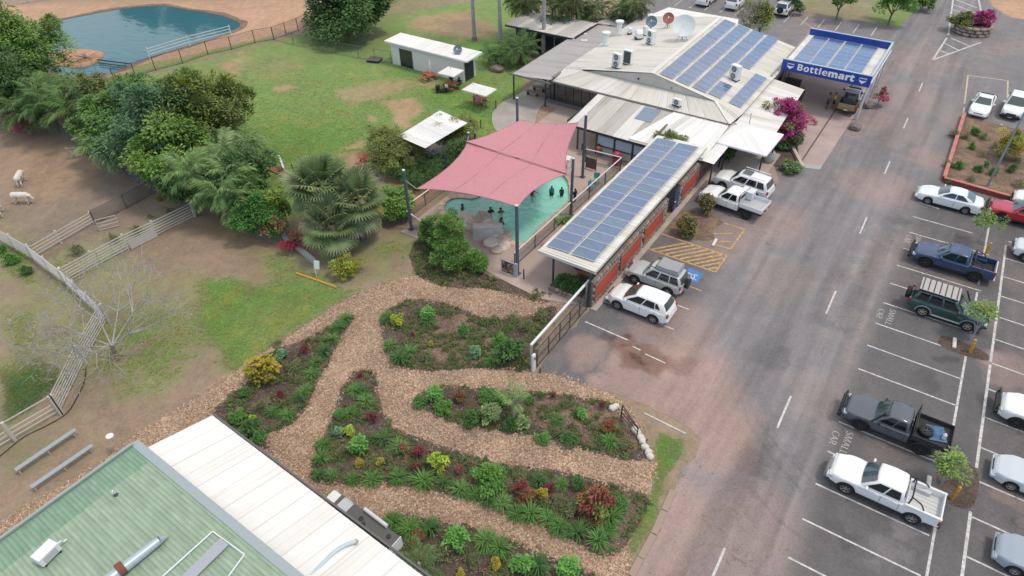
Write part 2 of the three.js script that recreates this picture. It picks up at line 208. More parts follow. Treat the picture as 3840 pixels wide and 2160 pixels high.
const oilSpots = [[5.4, -26.7, 0.9, -0.25], [6.1, -25.8, 1.1, 0.5], [5.4, -24, 1.2, 0.45], [3, -24, 1.0, -0.2], [-1.8, -26.1, 1.5, -0.2], [-3.6, -33.9, 1.6, -0.2], [-1.8, -39.4, 1.2, -0.15], [5.6, -39.8, 0.8, -0.3], [5.1, -37.1, 1.0, -0.2], [-10.9, -30.1, 0.7, -0.45], [-12.9, -30.1, 0.8, -0.4], [8.3, -37.6, 1.2, -0.25], [7.7, -29.2, 1.0, -0.2], [-0.8, -45.1, 1.5, -0.15], [0.2, -54, 1.2, -0.2], [8.1, -41.4, 1.0, 0.3]];
const tyreArcs = [[[-5.1, -33.8], [-3.9, -30.5], [-2.5, -28.6], [-0.8, -27.3], [1.2, -26.2]], [[-4.5, -30.9], [-2.9, -28.2], [-1, -26.5], [1.3, -25.1]], [[-2.9, -25.4], [-1.3, -24], [0.5, -22.9], [3, -22.3]], [[-5.3, -62.5], [-4.1, -58.4], [-1.8, -56.8], [1, -56.5]], [[0.6, -29.2], [0.6, -24.6], [0.6, -20.7], [0.4, -19.4]], [[-3.5, -38.3], [-2.9, -33.5], [-1.8, -28.3], [-1.1, -23.5]], [[-6.7, -26.2], [-5.3, -26.8], [-3.5, -26.5]]];
const dustSpots = [[-7.6, -28.9, 4.4, 0.95], [-4.5, -26.6, 3.4, 0.9], [-9.7, -33, 3.6, 0.6], [-10.2, -44.9, 3.5, 0.5], [-7.7, -49, 3, 0.5], [-1.2, -58.7, 3, 0.5], [-3.5, -58.8, 2.5, 0.45], [-1.1, -20.9, 4, 0.5], [-4, -20.3, 2.6, 0.8], [-3.8, -17.4, 2.4, 0.8], [0.7, -66.2, 2.2, 0.5], [-2.8, -78.8, 4, 0.4], [-3.5, -90.8, 5, 0.35], [2.3, -76.5, 3, 0.3], [-1.5, -71.2, 3, 0.3], [-4.9, -72.1, 3, 0.45], [7.5, -45.4, 1.5, 0.35], [9.3, -40.9, 2, 0.5], [-5.3, -42.2, 3, 0.3], [0, -32.3, 2.5, 0.25], [-10.6, -27.3, 2.2, 0.85], [-13.4, -28.4, 1.6, 0.7], [-9.3, -27.8, 2.4, 0.6], [-15.5, -44.1, 2, 0.5], [10.2, -31.4, 1.6, 0.5]];
const redStain = [[-10.7, -29.7, 1.6, 0.9], [-9.3, -29.6, 1.5, 0.8], [-11.9, -29.9, 1.2, 0.7], [-8.1, -30, 1.2, 0.5]];
const asphaltTex = tex(AW, AH, (i, j, o) => {
  const x = AX0 + (i + 0.5) / AW * (AX1 - AX0), z = AZ0 + (j + 0.5) / AH * (AZ1 - AZ0);
  const n1 = fbm(x * 0.26 + 3, z * 0.1, 4), n2 = fbm(x * 1.1, z * 1.1 + 9, 3), n3 = vn(x * 8, z * 8);
  const wx = (n2 - 0.5) * 1.6, wz = (fbm(x * 1.1 + 60, z * 1.1, 3) - 0.5) * 1.6;
  const bay = sst(0.6, 2.2, x + wx * 0.4) * sst(-64, -60, z), lot = sst(-8.6, -10.2, x + wx * 0.4) * sst(-53, -50, z), bk = 1 - 0.38 * bay - 0.3 * lot; let r = 0.195 * bk, g = 0.184 * bk, b = 0.188 * bk;
  // worn wheel tracks run along the aisle; dust gathers in drifts between them
  let dust = sst(0.5, 0.76, n1 * 0.75 + n2 * 0.25) * 0.4 * (1 - 0.5 * bay);
  for (const [sx, sz, R, a] of dustSpots) { const dx = x + wx - sx, dz = z + wz - sz, d2 = (dx * dx + dz * dz * 0.6) / (R * R); if (d2 < 1) dust = Math.max(dust, a * sst(1, 0.15, d2 + (n3 - 0.5) * 0.15)); }
  r = lerp(r, 0.33, dust); g = lerp(g, 0.235, dust); b = lerp(b, 0.2, dust);
  const ais = sst(-9, -7, x) * sst(1.8, 0.6, x), stk = fbm(x * 1.5 + 7 + n1, z * 0.09, 4) - 0.5; let k = 1 + (n2 - 0.5) * 0.2 + (n3 - 0.5) * 0.10 + (hsh(i, j) - 0.5) * 0.26 + stk * (0.22 + 0.5 * ais);
  for (const [sx, sz, R, a] of oilSpots) { const dx = x + wx * 1.4 - sx, dz = z + wz * 1.4 - sz, d2 = (dx * dx + dz * dz) / (R * R); if (d2 < 1) k *= 1 + a * sst(1, 0, d2 + (n2 - 0.5) * 0.8); }
  for (const [sx, sz, R, a] of redStain) { const dx = x + wx - sx, dz = z + wz - sz, d2 = (dx * dx + dz * dz) / (R * R); if (d2 < 1) { const m = a * sst(1, 0.2, d2 + (n2 - 0.5) * 0.6); r = lerp(r, 0.20, m); g = lerp(g, 0.115, m); b = lerp(b, 0.085, m); } }
  for (const A of tyreArcs) for (let s = 0; s < A.length - 1; s++) { const ax = A[s][0], az = A[s][1], ux = A[s + 1][0] - ax, uz = A[s + 1][1] - az; if (x < Math.min(ax, A[s + 1][0]) - 1.2 || x > Math.max(ax, A[s + 1][0]) + 1.2 || z < Math.min(az, A[s + 1][1]) - 1.2 || z > Math.max(az, A[s + 1][1]) + 1.2) continue; let t = ((x - ax) * ux + (z - az) * uz) / (ux * ux + uz * uz); t = t < 0 ? 0 : t > 1 ? 1 : t; const d = Math.hypot(x - ax - ux * t, z - az - uz * t) + (n2 - 0.5) * 0.25; if (t > 0 && t < 1 || s > 0 && s < A.length - 2) k *= 1 - 0.15 * sst(0.17, 0.05, d) * (0.3 + n1) * sst(0.3, 0.6, n2 * 0.6 + n1 * 0.5); }
  // hairline cracks
  if (n1 > 0.5 && Math.abs(fbm(x * 0.6 + 11, z * 0.6 + 4, 4) - 0.5) < 0.0035) k *= 0.72;
  o[0] = r * k; o[1] = g * k; o[2] = b * k;
});
function mapUV(g, x0, x1, z0, z1) { const p = g.attributes.position, uv = g.attributes.uv; for (let i = 0; i < p.count; i++) uv.setXY(i, (p.getX(i) - x0) / (x1 - x0), (p.getZ(i) - z0) / (z1 - z0)); return g; }
const fineBump = tex(512, 512, (i, j, o) => { o[0] = o[1] = o[2] = 0.5 * fbmp(i / 512 * 32, j / 512 * 32, 32, 3) + 0.5 * hsh(i, j); }, false, true);
const asphalt = setting('asphalt_road', mapUV(flat(rough(asphaltEdge, 0.35, 0.22), 0.012), AX0, AX1, AZ0, AZ1), new THREE.MeshStandardMaterial({ map: asphaltTex, roughness: 0.9 }));

// painted markings lie on the asphalt
const paintTex = grainTex(3, 512, [0.52, 0.51, 0.49], 0.45, 24, 0.35);
const paintW = new THREE.MeshStandardMaterial({ map: paintTex, roughness: 0.8 });
const paintY = new THREE.MeshStandardMaterial({ map: grainTex(3, 512, [0.48, 0.3, 0.11], 0.5, 24, 0.35), roughness: 0.8 });
const paintB = new THREE.MeshStandardMaterial({ map: grainTex(3, 256, [0.06, 0.22, 0.52], 0.25, 16, 0.2), roughness: 0.8 });
const MK = 0.017;
function stripe(a, b, w, mat, name, y = MK) { const dx = b[0] - a[0], dz = b[1] - a[1], L = Math.hypot(dx, dz), nx = -dz / L * w / 2, nz = dx / L * w / 2; return setting(name, flat([[a[0] + nx, a[1] + nz], [b[0] + nx, b[1] + nz], [b[0] - nx, b[1] - nz], [a[0] - nx, a[1] - nz]], y), mat); }

// parking bays: two rows either side of the median, the long aisle, the bays along the shed
for (let k = 0; k < 15; k++) { const z = -21.2 - k * 2.462; if (k === 14) { stripe([1.3, z], [5.6, z], 0.1, paintW, 'bay_line'); continue; } stripe([1.45, z], [6.95, z], 0.1, paintW, 'bay_line'); }
stripe([1.3, -58.2], [2.9, -58.0], 0.1, paintW, 'bay_line');
for (const [a, b] of [[-57.2, -49], [-48, -43.2], [-40.7, -33.5], [-28.6, -17]]) stripe([6.55 + (a + 57.2) * 0.019, a], [6.55 + (b + 57.2) * 0.019, b], 0.13, paintW, 'bay_line');
for (const [a, b] of [[-55.2, -41], [-40.7, -31.8], [-28.7, -16]]) stripe([7.9 + (a + 55.2) * 0.022, a], [7.9 + (b + 55.2) * 0.022, b], 0.15, paintW, 'bay_line');
for (let k = 0; k < 15; k++) { const z = -20.9 - k * 2.5; stripe([8.15 + (z + 48) * 0.02, z], [13.8, z + 0.1], 0.1, paintW, 'bay_line'); }
for (const [x, a, b] of [[-1.25, -20, -17.4], [-1.38, -31.5, -28.7], [-1.55, -42.9, -40.1], [-1.74, -53.7, -51], [-1.96, -64.1, -61.5], [-2.16, -74.1, -71.5], [-2.35, -83.9, -81.3]]) stripe([x - 0.02, a], [x + 0.02, b], 0.12, paintW, 'lane_dash');
for (const [x0, x1, z] of [[-14.9, -11.7, -30.6], [-11.2, -10.6, -30.2], [-10.2, -8.8, -30.0], [-15, -9.55, -33.15], [-15, -9.5, -35.55], [-10.9, -9.4, -47.9]]) stripe([x0, z - 0.03], [x1, z + 0.03], 0.1, paintW, 'bay_line');
stripe([-8.2, -25.6], [-5.6, -25.5], 0.1, paintW, 'bay_line');
stripe([-15, -37.95], [-9.5, -37.85], 0.1, paintY, 'bay_line');
// hatched no-parking bay, accessible bay outline and badge
{
  const x0 = -14.85, x1 = -9.45, z0 = -42.75, z1 = -40.4;
  for (const [a, b] of [[[x0, z0], [x1, z0]], [[x1, z0], [x1, z1]], [[x1, z1], [x0, z1]], [[x0, z1], [x0, z0]]]) stripe(a, b, 0.13, paintY, 'hatch_border');
  for (let k = 0; k < 9; k++) { const x = x0 + 0.35 + k * 0.56; stripe([x, z1 - 0.08], [Math.min(x + 1.9, x1 - 0.1), x + 1.9 > x1 ? z1 - 0.08 - (x1 - 0.1 - x) / 1.9 * 2.2 : z0 + 0.08], 0.18, paintY, 'hatch_stripe', MK + 0.004); }
  stripe([-11.1, -46.75], [-9.45, -46.8], 0.13, paintY, 'hatch_border'); stripe([-9.45, -46.8], [-9.5, -43.7], 0.13, paintY, 'hatch_border'); stripe([-9.5, -43.7], [-10.7, -43.6], 0.13, paintY, 'hatch_border');
  stripe([-13.6, -45.2], [-11.4, -46.5], 0.12, paintY, 'hatch_stripe', MK + 0.004); stripe([-12.2, -44.3], [-10, -45.8], 0.12, paintY, 'hatch_stripe', MK + 0.004); stripe([-11.2, -43.8], [-9.7, -44.7], 0.12, paintY, 'hatch_stripe', MK + 0.004);
  setting('accessible_badge', flat([[-11.25, -39.9], [-10.1, -39.7], [-10.12, -38.45], [-11.2, -38.6]], MK), paintB);
  const sym = []; // wheelchair symbol, head towards the shed
  const ring = new THREE.RingGeometry(0.22, 0.31, 24, 1, 0.6, 4.4); ring.rotateX(-Math.PI / 2); ring.rotateY(0.4); sym.push(ring.translate(-10.5, 0, -39.05));
  const hd = new THREE.CircleGeometry(0.09, 14); hd.rotateX(-Math.PI / 2); sym.push(hd.translate(-11.02, 0, -39.25));
  for (const [ax, az, bx2, bz] of [[-10.93, -39.24, -10.55, -39.2], [-10.55, -39.2, -10.5, -38.85], [-10.5, -38.86, -10.27, -38.76], [-10.78, -39.22, -10.78, -38.95]]) { const dx = bx2 - ax, dz = bz - az, L = Math.hypot(dx, dz), w = 0.045, nx = -dz / L * w, nz = dx / L * w; sym.push(flat([[ax + nx, az + nz], [bx2 + nx, bz + nz], [bx2 - nx, bz - nz], [ax - nx, az - nz]], 0)); }
  setting('accessible_symbol', merge(sym).translate(0, MK + 0.005, 0), paintW);
}
// yellowed box and painted island beyond
for (const [a, b] of [[[1.5, -88.6], [5.3, -89.2]], [[1.5, -88.6], [2.1, -80.5]], [[5.3, -89.2], [5.9, -81]]]) stripe(a, b, 0.14, new THREE.MeshStandardMaterial({ map: grainTex(3, 256, [0.5, 0.44, 0.3], 0.4, 24, 0.3), roughness: 0.85 }), 'bay_line');
stripe([2.2, -79.5], [2.35, -76.9], 0.12, paintW, 'bay_line'); stripe([5.7, -77.4], [5.9, -73.9], 0.14, paintW, 'bay_line'); stripe([9.3, -77.4], [9.5, -73.9], 0.14, paintW, 'bay_line');
for (const [a, b] of [[[-2.11, -99.7], [-2.46, -91.3]], [[-2.46, -91.3], [1.6, -100.2]], [[-2.08, -97.6], [-0.34, -96]], [[-1.7, -99.9], [0.64, -98.1]], [[-2.2, -94.9], [-1.23, -94.2]], [[-3.5, -116], [-2.1, -100.8]], [[-0.5, -117.5], [0.4, -112]], [[-3.1, -111.5], [-0.8, -110]], [[-3.3, -113.8], [-0.2, -111.5]], [[-3.5, -116.4], [-0.3, -113.8]]]) stripe(a, b, 0.2, paintW, 'island_line');
// bays behind the pub
for (let k = 0; k < 13; k++) { const x = -35.6 + k * 2.12, z = -93.9 - k * 0.15; stripe([x, z - 3.6], [x + 0.05, z], 0.12, paintW, 'bay_line'); }
stripe([-20.6, -98.6], [-14.6, -92.4], 0.14, new THREE.MeshStandardMaterial({ map: grainTex(3, 256, [0.42, 0.3, 0.24], 0.4, 24, 0.3), roughness: 0.85 }), 'bay_line');
// SMALL CAR lettering, read from the aisle
const fontBold = await new FontLoader().loadAsync('fonts/droid/droid_sans_bold.typeface.json');
const fontReg = await new FontLoader().loadAsync('fonts/droid/droid_sans_regular.typeface.json');
const fontSerif = await new FontLoader().loadAsync('fonts/droid/droid_serif_bold.typeface.json');
function roadText(str, x, z, size) { const g = new THREE.ShapeGeometry(fontReg.generateShapes(str, size), 4); g.computeBoundingBox(); g.translate(-g.boundingBox.max.x / 2, 0, 0); g.scale(1.15, 1, 1); g.rotateX(-Math.PI / 2); g.rotateY(-Math.PI / 2); g.translate(x, MK, z); return setting('bay_lettering', g, paintF); }
const paintF = new THREE.MeshStandardMaterial({ map: grainTex(1.5, 256, [0.4, 0.39, 0.38], 0.55, 20, 0.4), roughness: 0.85 });
for (const z of [-52.2, -42.05, -29.75]) { roadText('SMALL', 2.0, z, 0.38); roadText('CAR', 1.35, z, 0.38); }

// bark-chip paths and planted beds
const mulchTex = tex(1024, 1024, (i, j, o) => {
  const n = fbmp(i / 1024 * 8, j / 1024 * 8, 8, 3), c = hsh(i >> 1, j >> 1), f = vnp(i / 1024 * 96, j / 1024 * 96, 96), k = 0.62 + 0.5 * n + (f - 0.5) * 0.5;
  const pale = c > 0.83 ? 1.6 : c < 0.25 ? 0.6 : 1;
  o[0] = 0.37 * k * pale; o[1] = 0.25 * k * pale; o[2] = 0.17 * k * pale;
}, true, true); mulchTex.repeat.set(1 / 6, 1 / 6);
const mulchMat = new THREE.MeshStandardMaterial({ map: mulchTex, bumpMap: fineBump, bumpScale: 0.02, roughness: 0.95 });
const mulchEdge = smooth([[-28.6, -27.2], [-26.8, -29.1], [-23.7, -29.4], [-21.6, -30.4], [-19.4, -31.1], [-17, -31.4], [-16.9, -30.3], [-16.8, -27.2], [-15.5, -24.8], [-13.5, -25.4], [-11.4, -25.7], [-9.7, -25.5], [-7.9, -24.4], [-6.5, -23], [-5.6, -20.9], [-5.4, -18.6], [-5.1, -17], [-4.5, -15.1], [-7.9, -11.5], [-14, -7.6], [-19.4, -7.7], [-26.6, -8.5], [-30.9, -7.3], [-30.9, -4.2], [-31, -0.2], [-32, 0.5], [-32.9, -0.7], [-32.1, -4.9], [-32, -8], [-31.5, -11.6], [-31.3, -15.1], [-30.8, -19.6], [-30.1, -24.3]], 150, 0.12, 1.5);
const mulchPath = setting('bark_path', flat(mulchEdge, 0.008), mulchMat);
const soilTex = tex(1024, 1024, (i, j, o) => {
  const n = fbmp(i / 1024 * 8, j / 1024 * 8, 8, 4), c = hsh(i >> 1, (j >> 1) + 77), f = vnp(i / 1024 * 64, j / 1024 * 64, 64), k = 0.55 + 0.7 * n + (f - 0.5) * 0.5 + (c > 0.9 ? 0.9 : c < 0.2 ? -0.25 : 0);
  o[0] = 0.125 * k; o[1] = 0.092 * k; o[2] = 0.072 * k;
}, true, true); soilTex.repeat.set(1 / 5, 1 / 5);
const soilMat = new THREE.MeshStandardMaterial({ map: soilTex, bumpMap: fineBump, bumpScale: 0.03, roughness: 0.97 });
const paleSoil = new THREE.MeshStandardMaterial({ map: soilTex, color: new THREE.Color().setRGB(1.9, 1.75, 1.6), bumpMap: fineBump, bumpScale: 0.03, roughness: 0.97 });
const bedEdges = [
  [[-28.6, -22.6], [-29.1, -21.3], [-29.8, -19], [-30.5, -17.3], [-29.8, -14.4], [-29.8, -12], [-28.3, -11.4], [-25.7, -11.6], [-24.3, -11.8], [-25.7, -12.4], [-25, -14], [-26.2, -17], [-27.4, -19.9]],
  [[-26.8, -23.5], [-26.8, -25.2], [-25.5, -26.7], [-23.4, -27.1], [-20.6, -27.4], [-18.4, -29.1], [-17.5, -30.9], [-16.9, -30.3], [-16.6, -27.2], [-15.7, -25], [-18.6, -23.2], [-21.4, -21.2], [-23.2, -20.7], [-25, -21.7]],
  [[-20.3, -19.1], [-19.8, -20.6], [-17.6, -21.9], [-14.8, -23.3], [-11.7, -24.7], [-9.8, -25.1], [-7.8, -24.1], [-6.7, -22.9], [-7.9, -21.9], [-10.6, -21.3], [-13.7, -20.3], [-16.3, -19.3], [-18.6, -18.8]],
  [[-24.9, -18.8], [-23.8, -19.3], [-21.2, -17.4], [-19.6, -16.8], [-16.3, -17.5], [-13.9, -17.9], [-10.5, -19.4], [-7.1, -20.3], [-5.6, -20.5], [-5.4, -18.6], [-5.4, -17.2], [-6.2, -16.3], [-8.7, -16.3], [-12, -15.8], [-15.1, -14.8], [-17.4, -13.9], [-21.1, -11.7], [-22.2, -12.6], [-22.9, -14.4], [-24.2, -16.7]],
  [[-16.2, -12.4], [-14, -13.5], [-12.1, -14.2], [-9.9, -14.6], [-6.9, -15.2], [-5.4, -15.2], [-6.4, -12.5], [-12.4, -9.9], [-14.5, -10.9]],
  [[-29.8, -30.1], [-30.4, -32.1], [-27, -31.8], [-24.3, -31.2], [-22.7, -31.2], [-21, -31.5], [-17.7, -31.6], [-18.5, -30.7], [-22.1, -30.1], [-24.3, -28.8], [-27.2, -28.3]],
].map((P) => smooth(P, 80, 0.08, 2));
const bedMesh = bedEdges.map((P, k) => {
  // gently crowned soil: rings drawn in towards the middle
  const g = flat(P, 0.02); return setting('garden_bed', g, soilMat);
});
setting('garden_bed', flat(smooth([[-12.4, -24.1], [-9.8, -24.9], [-8, -24.1], [-7.3, -23.1], [-9.5, -22], [-11.8, -21.7], [-13.6, -21.4], [-14.8, -22]], 50, 0.2, 2), 0.026), paleSoil);
setting('garden_bed', flat(smooth([[-7, -20], [-5.7, -20.2], [-5.4, -18.2], [-5.5, -17.2], [-6.2, -16.5], [-6.3, -18]], 40, 0.12, 2), 0.026), paleSoil);
setting('garden_bed', flat(smooth([[-24.5, -25.4], [-21.7, -26.7], [-19, -26.1], [-18, -24.2], [-21.1, -22], [-23.5, -22.9]], 40, 0.25, 2), 0.026), paleSoil);

const bedBoxes = bedEdges.map((B) => [B, bbox(B)]);
// loose chips on the paths, one uncountable mass
{
  const cg = new THREE.BoxGeometry(0.11, 0.016, 0.045), N = 60000, im = new THREE.InstancedMesh(cg, std(1, 1, 1, 0.95), N), m = new THREE.Matrix4(), q = new THREE.Quaternion(), e = new THREE.Euler(), c = new THREE.Color(), [a, b, x1, z1] = bbox(mulchEdge);
  let k = 0, guard = 0;
  while (k < N && guard++ < N * 8) { const x = rr(a, x1), z = rr(b, z1); const jx = x + rr(-0.3, 0.3), jz = z + rr(-0.3, 0.3); if (!inPoly(jx, jz, mulchEdge) || bedBoxes.some(([B, q]) => jx > q[0] && jx < q[2] && jz > q[1] && jz < q[3] && inPoly(jx, jz, B))) continue; e.set(rr(-0.3, 0.3), rr(0, 6.3), rr(-0.3, 0.3)); const s = rr(0.5, 1.35); m.compose(new THREE.Vector3(x, 0.017, z), q.setFromEuler(e), new THREE.Vector3(s, 1, s * rr(0.6, 1.3))); im.setMatrixAt(k, m); const t = rr(0.5, 1.35) * (0.62 + 0.75 * fbm(x * 0.5 + 3, z * 0.5, 3)), w = rnd() < 0.28 ? rr(0.15, 0.5) : 0; c.setRGB(lerp(0.4 * t, 0.76, w), lerp(0.268 * t, 0.66, w), lerp(0.18 * t, 0.54, w)); im.setColorAt(k, c); k++; }
  im.count = k; im.name = 'bark_chips'; tag(im, 'loose bark and wood chips strewn over the garden paths', 'bark chips', null, 'stuff'); im.castShadow = im.receiveShadow = true; scene.add(im);
  const N2 = 26000, im2 = new THREE.InstancedMesh(cg, std(1, 1, 1, 0.95), N2); k = 0;
  for (const B of bedEdges) { const [a2, b2, x2, z2] = bbox(B), n = Math.min(N2 - k, Math.floor((x2 - a2) * (z2 - b2) * 45)); for (let t = 0; t < n; t++) { const x = rr(a2, x2), z = rr(b2, z2); if (!inPoly(x + rr(-0.35, 0.35), z + rr(-0.35, 0.35), B)) continue; e.set(rr(-0.4, 0.4), rr(0, 6.3), rr(-0.4, 0.4)); const s = rr(0.4, 1.3); m.compose(new THREE.Vector3(x, 0.034, z), q.setFromEuler(e), new THREE.Vector3(s, 1, s * rr(0.4, 1.2))); im2.setMatrixAt(k, m); const w = rnd(); c.setRGB(lerp(0.07, 0.34, w * w), lerp(0.05, 0.26, w * w), lerp(0.04, 0.2, w * w)); im2.setColorAt(k, c); k++; } }
  im2.count = k; im2.name = 'leaf_litter'; tag(im2, 'dark leaf litter and old bark lying on the garden bed soil', 'leaf litter', null, 'stuff'); im2.castShadow = im2.receiveShadow = true; scene.add(im2);
}

// concrete: pool deck, walkway, drive-through, curved path
const concTex = (c, a = 0.22) => grainTex(11, 1024, c, a, 9, 0.1);
const deckMat = new THREE.MeshStandardMaterial({ map: concTex([0.42, 0.335, 0.285], 0.13), roughness: 0.85 });
const pathMat = new THREE.MeshStandardMaterial({ map: concTex([0.36, 0.33, 0.3], 0.25), roughness: 0.88 });
const driveMat = new THREE.MeshStandardMaterial({ map: concTex([0.42, 0.325, 0.3], 0.16), roughness: 0.85 });
const kerbMat = new THREE.MeshStandardMaterial({ map: concTex([0.42, 0.36, 0.31], 0.25), roughness: 0.9 });
setting('pool_deck', slab([[-32.3, -31.9], [-28.6, -32.0], [-25.5, -31.7], [-21.2, -31.2], [-18.6, -31.0], [-15.75, -31.9], [-15.75, -58.5], [-33, -58.5], [-33, -47], [-33, -42], [-32.4, -38]], 0.06, 0.14, [poolEdge]), deckMat);
setting('shed_footpath', slab([[-15.2, -31.9], [-14.75, -31.9], [-14.75, -52], [-12.4, -54.2], [-10.6, -54.4], [-10.6, -60], [-15.2, -60]], 0.1, 0.2), kerbMat);
setting('entry_paving', slab([[-14.7, -52.05], [-9.6, -52.6], [-9.3, -55.2], [-10.6, -58], [-12.4, -58], [-14.7, -58]], 0.04, 0.08), new THREE.MeshStandardMaterial({ map: concTex([0.33, 0.25, 0.21], 0.25), roughness: 0.88 }));
setting('drive_through_slab', flat([[-10.3, -58.2], [-6.9, -59.2], [-6.6, -86], [-15.2, -86], [-15.2, -61], [-10.3, -60.5]], 0.03), driveMat);
setting('drive_joint', flat([[-8.75, -58.7], [-8.6, -58.7], [-8.6, -85], [-8.75, -85]], 0.034), new THREE.MeshStandardMaterial({ color: new THREE.Color().setRGB(0.14, 0.1, 0.09), roughness: 0.95 }));
setting('drive_threshold', flat([[-10.3, -58.2], [-6.9, -59.2], [-6.9, -60.0], [-10.3, -59.1]], 0.034), new THREE.MeshStandardMaterial({ map: concTex([0.40, 0.40, 0.42], 0.2), roughness: 0.85 }));
setting('garden_path', slab(smooth([[-35.5, -50.1], [-37.4, -52], [-38.4, -54], [-38.6, -56.5], [-37.7, -58.7], [-35.9, -60], [-34.5, -59.3], [-34.7, -57.8], [-34.2, -55.6], [-33.2, -53.5], [-32.2, -50.8], [-33.3, -49.6]], 50), 0.05, 0.1), pathMat);
setting('verandah_floor', slab([[-38.3, -57.6], [-33, -57.6], [-33, -76], [-38.3, -76]], 0.045, 0.1), pathMat);
// footpath kerb of the planter by the road, edging strip between verge and asphalt

// ---------- pond and swimming pool ----------
const rippleTex = tex(512, 512, (i, j, o) => { const n = fbmp(i / 512 * 10, j / 512 * 22, 11, 4); o[0] = o[1] = o[2] = n; }, false, true); rippleTex.repeat.set(1 / 14, 1 / 14);
{
  setting('pond_bed', flat(smooth(pondEdge.map(([x, z]) => [x, z]), 90), -0.55), std(0.13, 0.1, 0.07, 1));
  const ring = []; for (let i = 0; i < pondEdge.length; i++) { const a = pondEdge[i], b = pondEdge[(i + 1) % pondEdge.length]; const g = new THREE.BufferGeometry(); g.setAttribute('position', new THREE.Float32BufferAttribute([a[0], 0, a[1], b[0], 0, b[1], b[0], -0.55, b[1], a[0], 0, a[1], b[0], -0.55, b[1], a[0], -0.55, a[1]], 3)); g.computeVertexNormals(); ring.push(g); }
  setting('pond_bank', merge(ring), std(0.33, 0.22, 0.15, 1));
  setting('pond_water', flat(pondEdge, -0.05), new THREE.MeshPhysicalMaterial({ color: new THREE.Color().setRGB(0.045, 0.15, 0.185), roughness: 0.08, ior: 1.33, bumpMap: rippleTex, bumpScale: 0.02 }));  // blue of the reflected sky is mixed into the water's base colour
  setting('pond_mud', flat(smooth(pondEdge.map(([x, z], i) => { const n = pondEdge.length, a = pondEdge[(i + n - 1) % n], b = pondEdge[(i + 1) % n], l = Math.hypot(b[0] - a[0], b[1] - a[1]); let nx = (b[1] - a[1]) / l, nz = -(b[0] - a[0]) / l; if (inPoly(x + nx * 0.3, z + nz * 0.3, pondEdge)) { nx = -nx; nz = -nz; } const f = 0.3 + 0.9 * fbm(i * 0.37, 3, 3); return [x + nx * f, z + nz * f]; }), 140), 0.006, [pondEdge]), new THREE.MeshStandardMaterial({ map: grainTex(4, 256, [0.2, 0.14, 0.095], 0.4, 10, 0.2), roughness: 0.8 }));
  // spit of bare earth
  const spit = smooth([[-92.7, -36.7], [-93.7, -38.2], [-92.9, -39.5], [-90.6, -40.8], [-89.1, -40.9], [-87.8, -40], [-87.1, -38.6], [-87.4, -37.6], [-89.2, -37.1], [-91.1, -36.2]], 40, 0.2, 1.2);
  const s = new THREE.Shape(spit.map(([x, z]) => new THREE.Vector2(x, -z))), g = new THREE.ExtrudeGeometry(s, { depth: 0.45, bevelEnabled: true, bevelSize: 0.5, bevelThickness: 0.3, bevelSegments: 3 }); g.rotateX(-Math.PI / 2); g.translate(0, -0.5, 0);
  setting('earth_spit', g, new THREE.MeshStandardMaterial({ map: grainTex(6, 512, [0.42, 0.25, 0.15], 0.35, 10, 0.15), roughness: 1 }));
}
